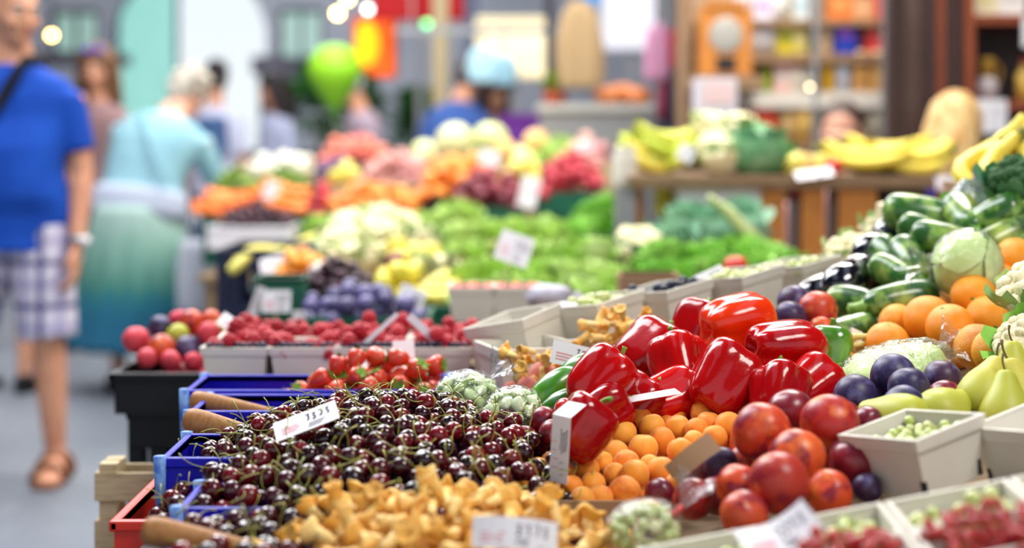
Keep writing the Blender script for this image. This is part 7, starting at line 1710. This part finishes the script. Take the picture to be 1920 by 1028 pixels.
b.rings(rs); obj('blouse_hem', b.mesh('blouse_hem', mat('white_blouse', '#b2bacc', .9, .2)), wo)
b = MB(); path = []
for i in range(12):
    t = i / 11; p, Q = J['spine'](.50 - .36 * t); path.append(p + Q @ Vector((.10 - .32 * t, .118 + .03 * math.sin(PI * t), 0)))
b.tube(path, [(.016, .005)] * 12, 8, up=(0, 1, .3)); obj('shoulder_strap', b.mesh('shoulder_strap', mat('grey_strap', '#6f97a6', .8, .2)), wo)
def carrier(label, px, pyt, pyb, Y, w, col, col2=None):
    z0, z1 = PZ(pyb, Y), PZ(pyt, Y); t = thing('carrier_bag', label, 'bag', (PX(px, Y), Y, z0)); h = z1 - z0; b = MB(); rs = []
    for i in range(9):
        u = i / 8; q = .75 + .35 * math.sin(PI * min(1, .2 + .8 * u)); rs.append([Vector((w / 2 * q * math.cos(a) * (1 + .07 * math.sin(5 * a + 3 * u)), w * .3 * q * math.sin(a) * (1 + .1 * math.sin(3 * a)), u * h * .72)) for a in [2 * PI * j / 24 for j in range(24)]])
    b.rings(rs); obj('sack', b.mesh('sack', mat('carrier_sack', col, .6, .3)), t)
    for s in (-1, 1):
        b = MB(); b.tube([(s * w * .3, 0, h * .7), (s * w * .12, 0, h * .88), (0, 0, h)], .008, 6); obj('handle', b.mesh('handle', mat('carrier_handle', col, .6, .3)), t)
    if col2:
        b = MB(); b.ell((0, -w * .2, h * .3), (w * .36, w * .16, h * .2), 14, 8); obj('print_patch', b.mesh('print_patch', mat('carrier_patch', col2, .6, .3)), t)
    return t
carrier('white carrier bag held by the white haired woman', 366, 395, 590, 6.95, .16, '#bfc2cc')
carrier('pale carrier bag with a yellow patch beside the man in blue', 134, 396, 560, 8.48, .16, '#b9bccb', '#c9c428')
# others
def hm_(n): return {'brown': hair_mat('brown', '#5a3c28', '#7a5638'), 'black': hair_mat('black', '#1c1618', '#30262a'), 'grey': hair_mat('silver', '#a8a2a4', '#c4bec0'), 'blond': hair_mat('blond', '#b98a4c', '#e8c88e'), 'dark': hair_mat('dark', '#30221e', '#4a342c')}[n]
g_, J = person('young woman with long brown hair and sunglasses on her head behind the man in blue', (PX(186, 8.6), 8.6, 0), -15, 1.66, arms={-1: ((-.03, .0, -.28), (.02, -.08, -.53)), 1: ((.05, .02, -.28), (.05, -.06, -.53))}, head=(10, 15, 0), top='blouse', top_mat=mat('dusty_blouse', '#86696a', .85, .2), sleeve=.5, bottom='trousers', bottom_mat=mat('dark_trousers', '#2c2a34', .85, .2), leglen=.97, hair='long', hair_mat_=hm_('brown'), vox=.012, full=False)
b = MB()
for sx in (-1, 1): b.ell((sx * .036, -.06, .115), (.028, .016, .019), 12, 8, 0, J['HM'])
obj('sunglasses', b.mesh('sunglasses', mat('purple_lens', '#3a2cc0', .2, .5)), g_)
person('person in dark shorts and black shoes walking mostly hidden behind the man in blue', (PX(12, 7.2), 7.2, 0), 175, 1.62, top_mat=mat('grey_top', '#6c6a70', .85, .2), bottom='shorts', bottom_mat=mat('dark_shorts', '#30303c', .85, .2), leglen=.5, hair='short', hair_mat_=hm_('dark'), vox=.013, full=False)
person('dark haired woman in a white shirt standing before the bright doorway', (PX(518, 11.5), 11.5, 0), -55, 1.63, head=(16, -10, 0), top='shirt', top_mat=mat('white_shirt', '#b9c0dc', .85, .2), sleeve=.5, bottom='trousers', bottom_mat=mat('jeans', '#3c4660', .85, .2), leglen=.97, hair='long', hair_mat_=hm_('black'), vox=.013, full=False)
t_, J = person('person in a white shirt and jeans walking away towards the bright doorway', (PX(404, 10.8), 10.8, 0), 165, 1.68, head=(5, 20, 0), top='shirt', top_mat=mat('pale_shirt', '#c3c6dc', .85, .2), sleeve=.45, bottom='trousers', bottom_mat=mat('blue_jeans', '#34486e', .85, .2), leglen=.97, hair='short', hair_mat_=hm_('black'), vox=.013, full=False)
b = MB(); b.box((-.05, .16, 1.22), (.22, .10, .3)); obj('rucksack', b.mesh('rucksack', mat('blue_rucksack', '#46628e', .8, .2), False), t_, bevel=.03)
person('older man with silver hair in a greyish pink shirt behind the far stall', (PX(695, 10.4), 10.4, 0), -70, 1.64, lean=12, head=(14, 0, 0), top='shirt', top_mat=mat('mauve_shirt', '#a3919f', .85, .2), sleeve=.55, bottom='trousers', bottom_mat=mat('grey_trousers', '#55535c', .85, .2), leglen=.97, hair='short', hair_mat_=hm_('grey'), vox=.013, full=False, wide=1.15)
person('man in a blue shirt with dark hair leaning over the melons', (PX(842, 9.9), 9.9, 0), 150, 1.70, lean=22, head=(10, 0, 0), top='shirt', top_mat=mat('denim_shirt', '#3f5c9e', .85, .2), sleeve=.9, bottom='trousers', bottom_mat=mat('dark_jeans', '#2c3244', .85, .2), leglen=.97, hair='short', hair_mat_=hm_('dark'), vox=.013, full=False, wide=1.25)
person('person in a lilac shirt standing right of the man in the blue shirt', (PX(925, 10.3), 10.3, 0), 20, 1.55, head=(16, 0, 0), top='shirt', top_mat=mat('lilac_shirt', '#8d92b8', .85, .2), sleeve=.9, bottom='trousers', bottom_mat=mat('slate_trousers', '#404450', .85, .2), leglen=.97, hair='bob', hair_mat_=hm_('dark'), vox=.013, full=False)
def stool(label, x, y, h):
    t = thing('stool', label, 'stool', (x, y, 0)); b = MB(); b.lathe([(.001, h - .03), (.17, h - .03), (.175, h - .01), (.165, h), (.001, h)], 22); obj('seat', b.mesh('seat', M['panel']), t)
    for k in range(4):
        a = R(45 + 90 * k); b = MB(); b.tube([(.13 * math.cos(a), .13 * math.sin(a), h - .03), (.17 * math.cos(a), .17 * math.sin(a), 0)], .014, 8); obj('leg', b.mesh('leg', M['panel']), t)
ys = 5.95
person('seated person with short hair looking down behind the counter', (PX(1576, ys), ys, 0), -8, 1.67, lean=8, sit=True, head=(14, -12, 0), skin='skin_pale', top='shirt', top_mat=mat('rose_shirt', '#b88a8c', .85, .2), sleeve=.6, bottom='trousers', bottom_mat=mat('seat_trousers', '#33343c', .85, .2), leglen=.97, hair='cropped', hair_mat_=hm_('dark'), vox=.009, full=False)
stool('round wooden stool under the person behind the counter', PX(1576, ys), ys + .04, .365)
ys = 5.26
person('blond haired person in a purple top bending with back turned before the red brown cabinet', (PX(1762, ys), ys, 0), 140, 1.33, lean=14, head=(10, 8, 0), skin='skin_pale', top='jumper', top_mat=mat('purple_top', '#3a2890', .85, .2), sleeve=.9, bottom='trousers', bottom_mat=mat('her_trousers', '#2c2c38', .85, .2), leglen=.97, hair='long', hair_mat_=hm_('blond'), vox=.009, full=False)
# ================================================================ camera, light
cam = bpy.data.cameras.new('camera'); co = bpy.data.objects.new('camera', cam); COL.objects.link(co); SC.camera = co
co.location = (0, 0, EYE); co.rotation_euler = (R(90), 0, 0)
cam.sensor_width = 36; cam.lens = F / 1920 * 36; cam.clip_start = .05; cam.clip_end = 200
cam.shift_y = (HOR - 514) / 1920
cam.dof.use_dof = True; cam.dof.focus_distance = 2.03; cam.dof.aperture_fstop = (cam.lens / 1000) / .028
w = bpy.data.worlds.new('daylight'); SC.world = w; w.use_nodes = True
nt = w.node_tree; bg = nt.nodes['Background']
tc = nt.nodes.new('ShaderNodeTexCoord'); sx = nt.nodes.new('ShaderNodeSeparateXYZ'); nt.links.new(tc.outputs['Generated'], sx.inputs[0])
rp = nt.nodes.new('ShaderNodeValToRGB'); nt.links.new(sx.outputs[2], rp.inputs[0])
rp.color_ramp.elements[0].position = 0; rp.color_ramp.elements[0].color = (.9, .97, 1.0, 1)
rp.color_ramp.elements[1].position = .7; rp.color_ramp.elements[1].color = (.62, .72, .95, 1)
nt.links.new(rp.outputs[0], bg.inputs[0]); bg.inputs[1].default_value = 1.05
def area(name, loc, tgt, sx_, sy_, power, col=(1, 1, 1)):
    l = bpy.data.lights.new(name, 'AREA'); l.shape = 'RECTANGLE'; l.size = sx_; l.size_y = sy_; l.energy = power; l.color = col
    o = bpy.data.objects.new(name, l); COL.objects.link(o); o.location = loc
    o.rotation_euler = (Vector(tgt) - Vector(loc)).to_track_quat('-Z', 'Y').to_euler(); return o
area('overhead_fill', (-1.2, 3.6, 3.6), (0, 2.2, .8), 1.0, 2.4, 130, (.95, .97, 1))  # unseen area lights added overhead to brighten each part of the hall
area('overhead_fill', (1.6, .6, 3.4), (.2, 2.0, .8), 1.2, .8, 70, (1, .95, .88))
area('overhead_fill', (-.5, 8, 4.2), (0, 8, .8), 3, 4, 330, (1, .97, .93))
area('overhead_fill', (-3, 6, 4.0), (-1.8, 5.5, .8), 1.6, 3, 110, (.95, .97, 1))
area('overhead_fill', (1.2, 5.2, 3.9), (1.0, 5.4, .9), 1.6, 1.6, 190, (1, .94, .86))
area('overhead_fill', (-2.5, 15, 5.0), (-2.5, 16, 0), 4, 4, 450, (.95, .97, 1))
v = SC.view_settings; v.view_transform = 'Standard'; v.look = 'None'; v.exposure = 0.0; v.gamma = 1; v.use_curve_mapping = False
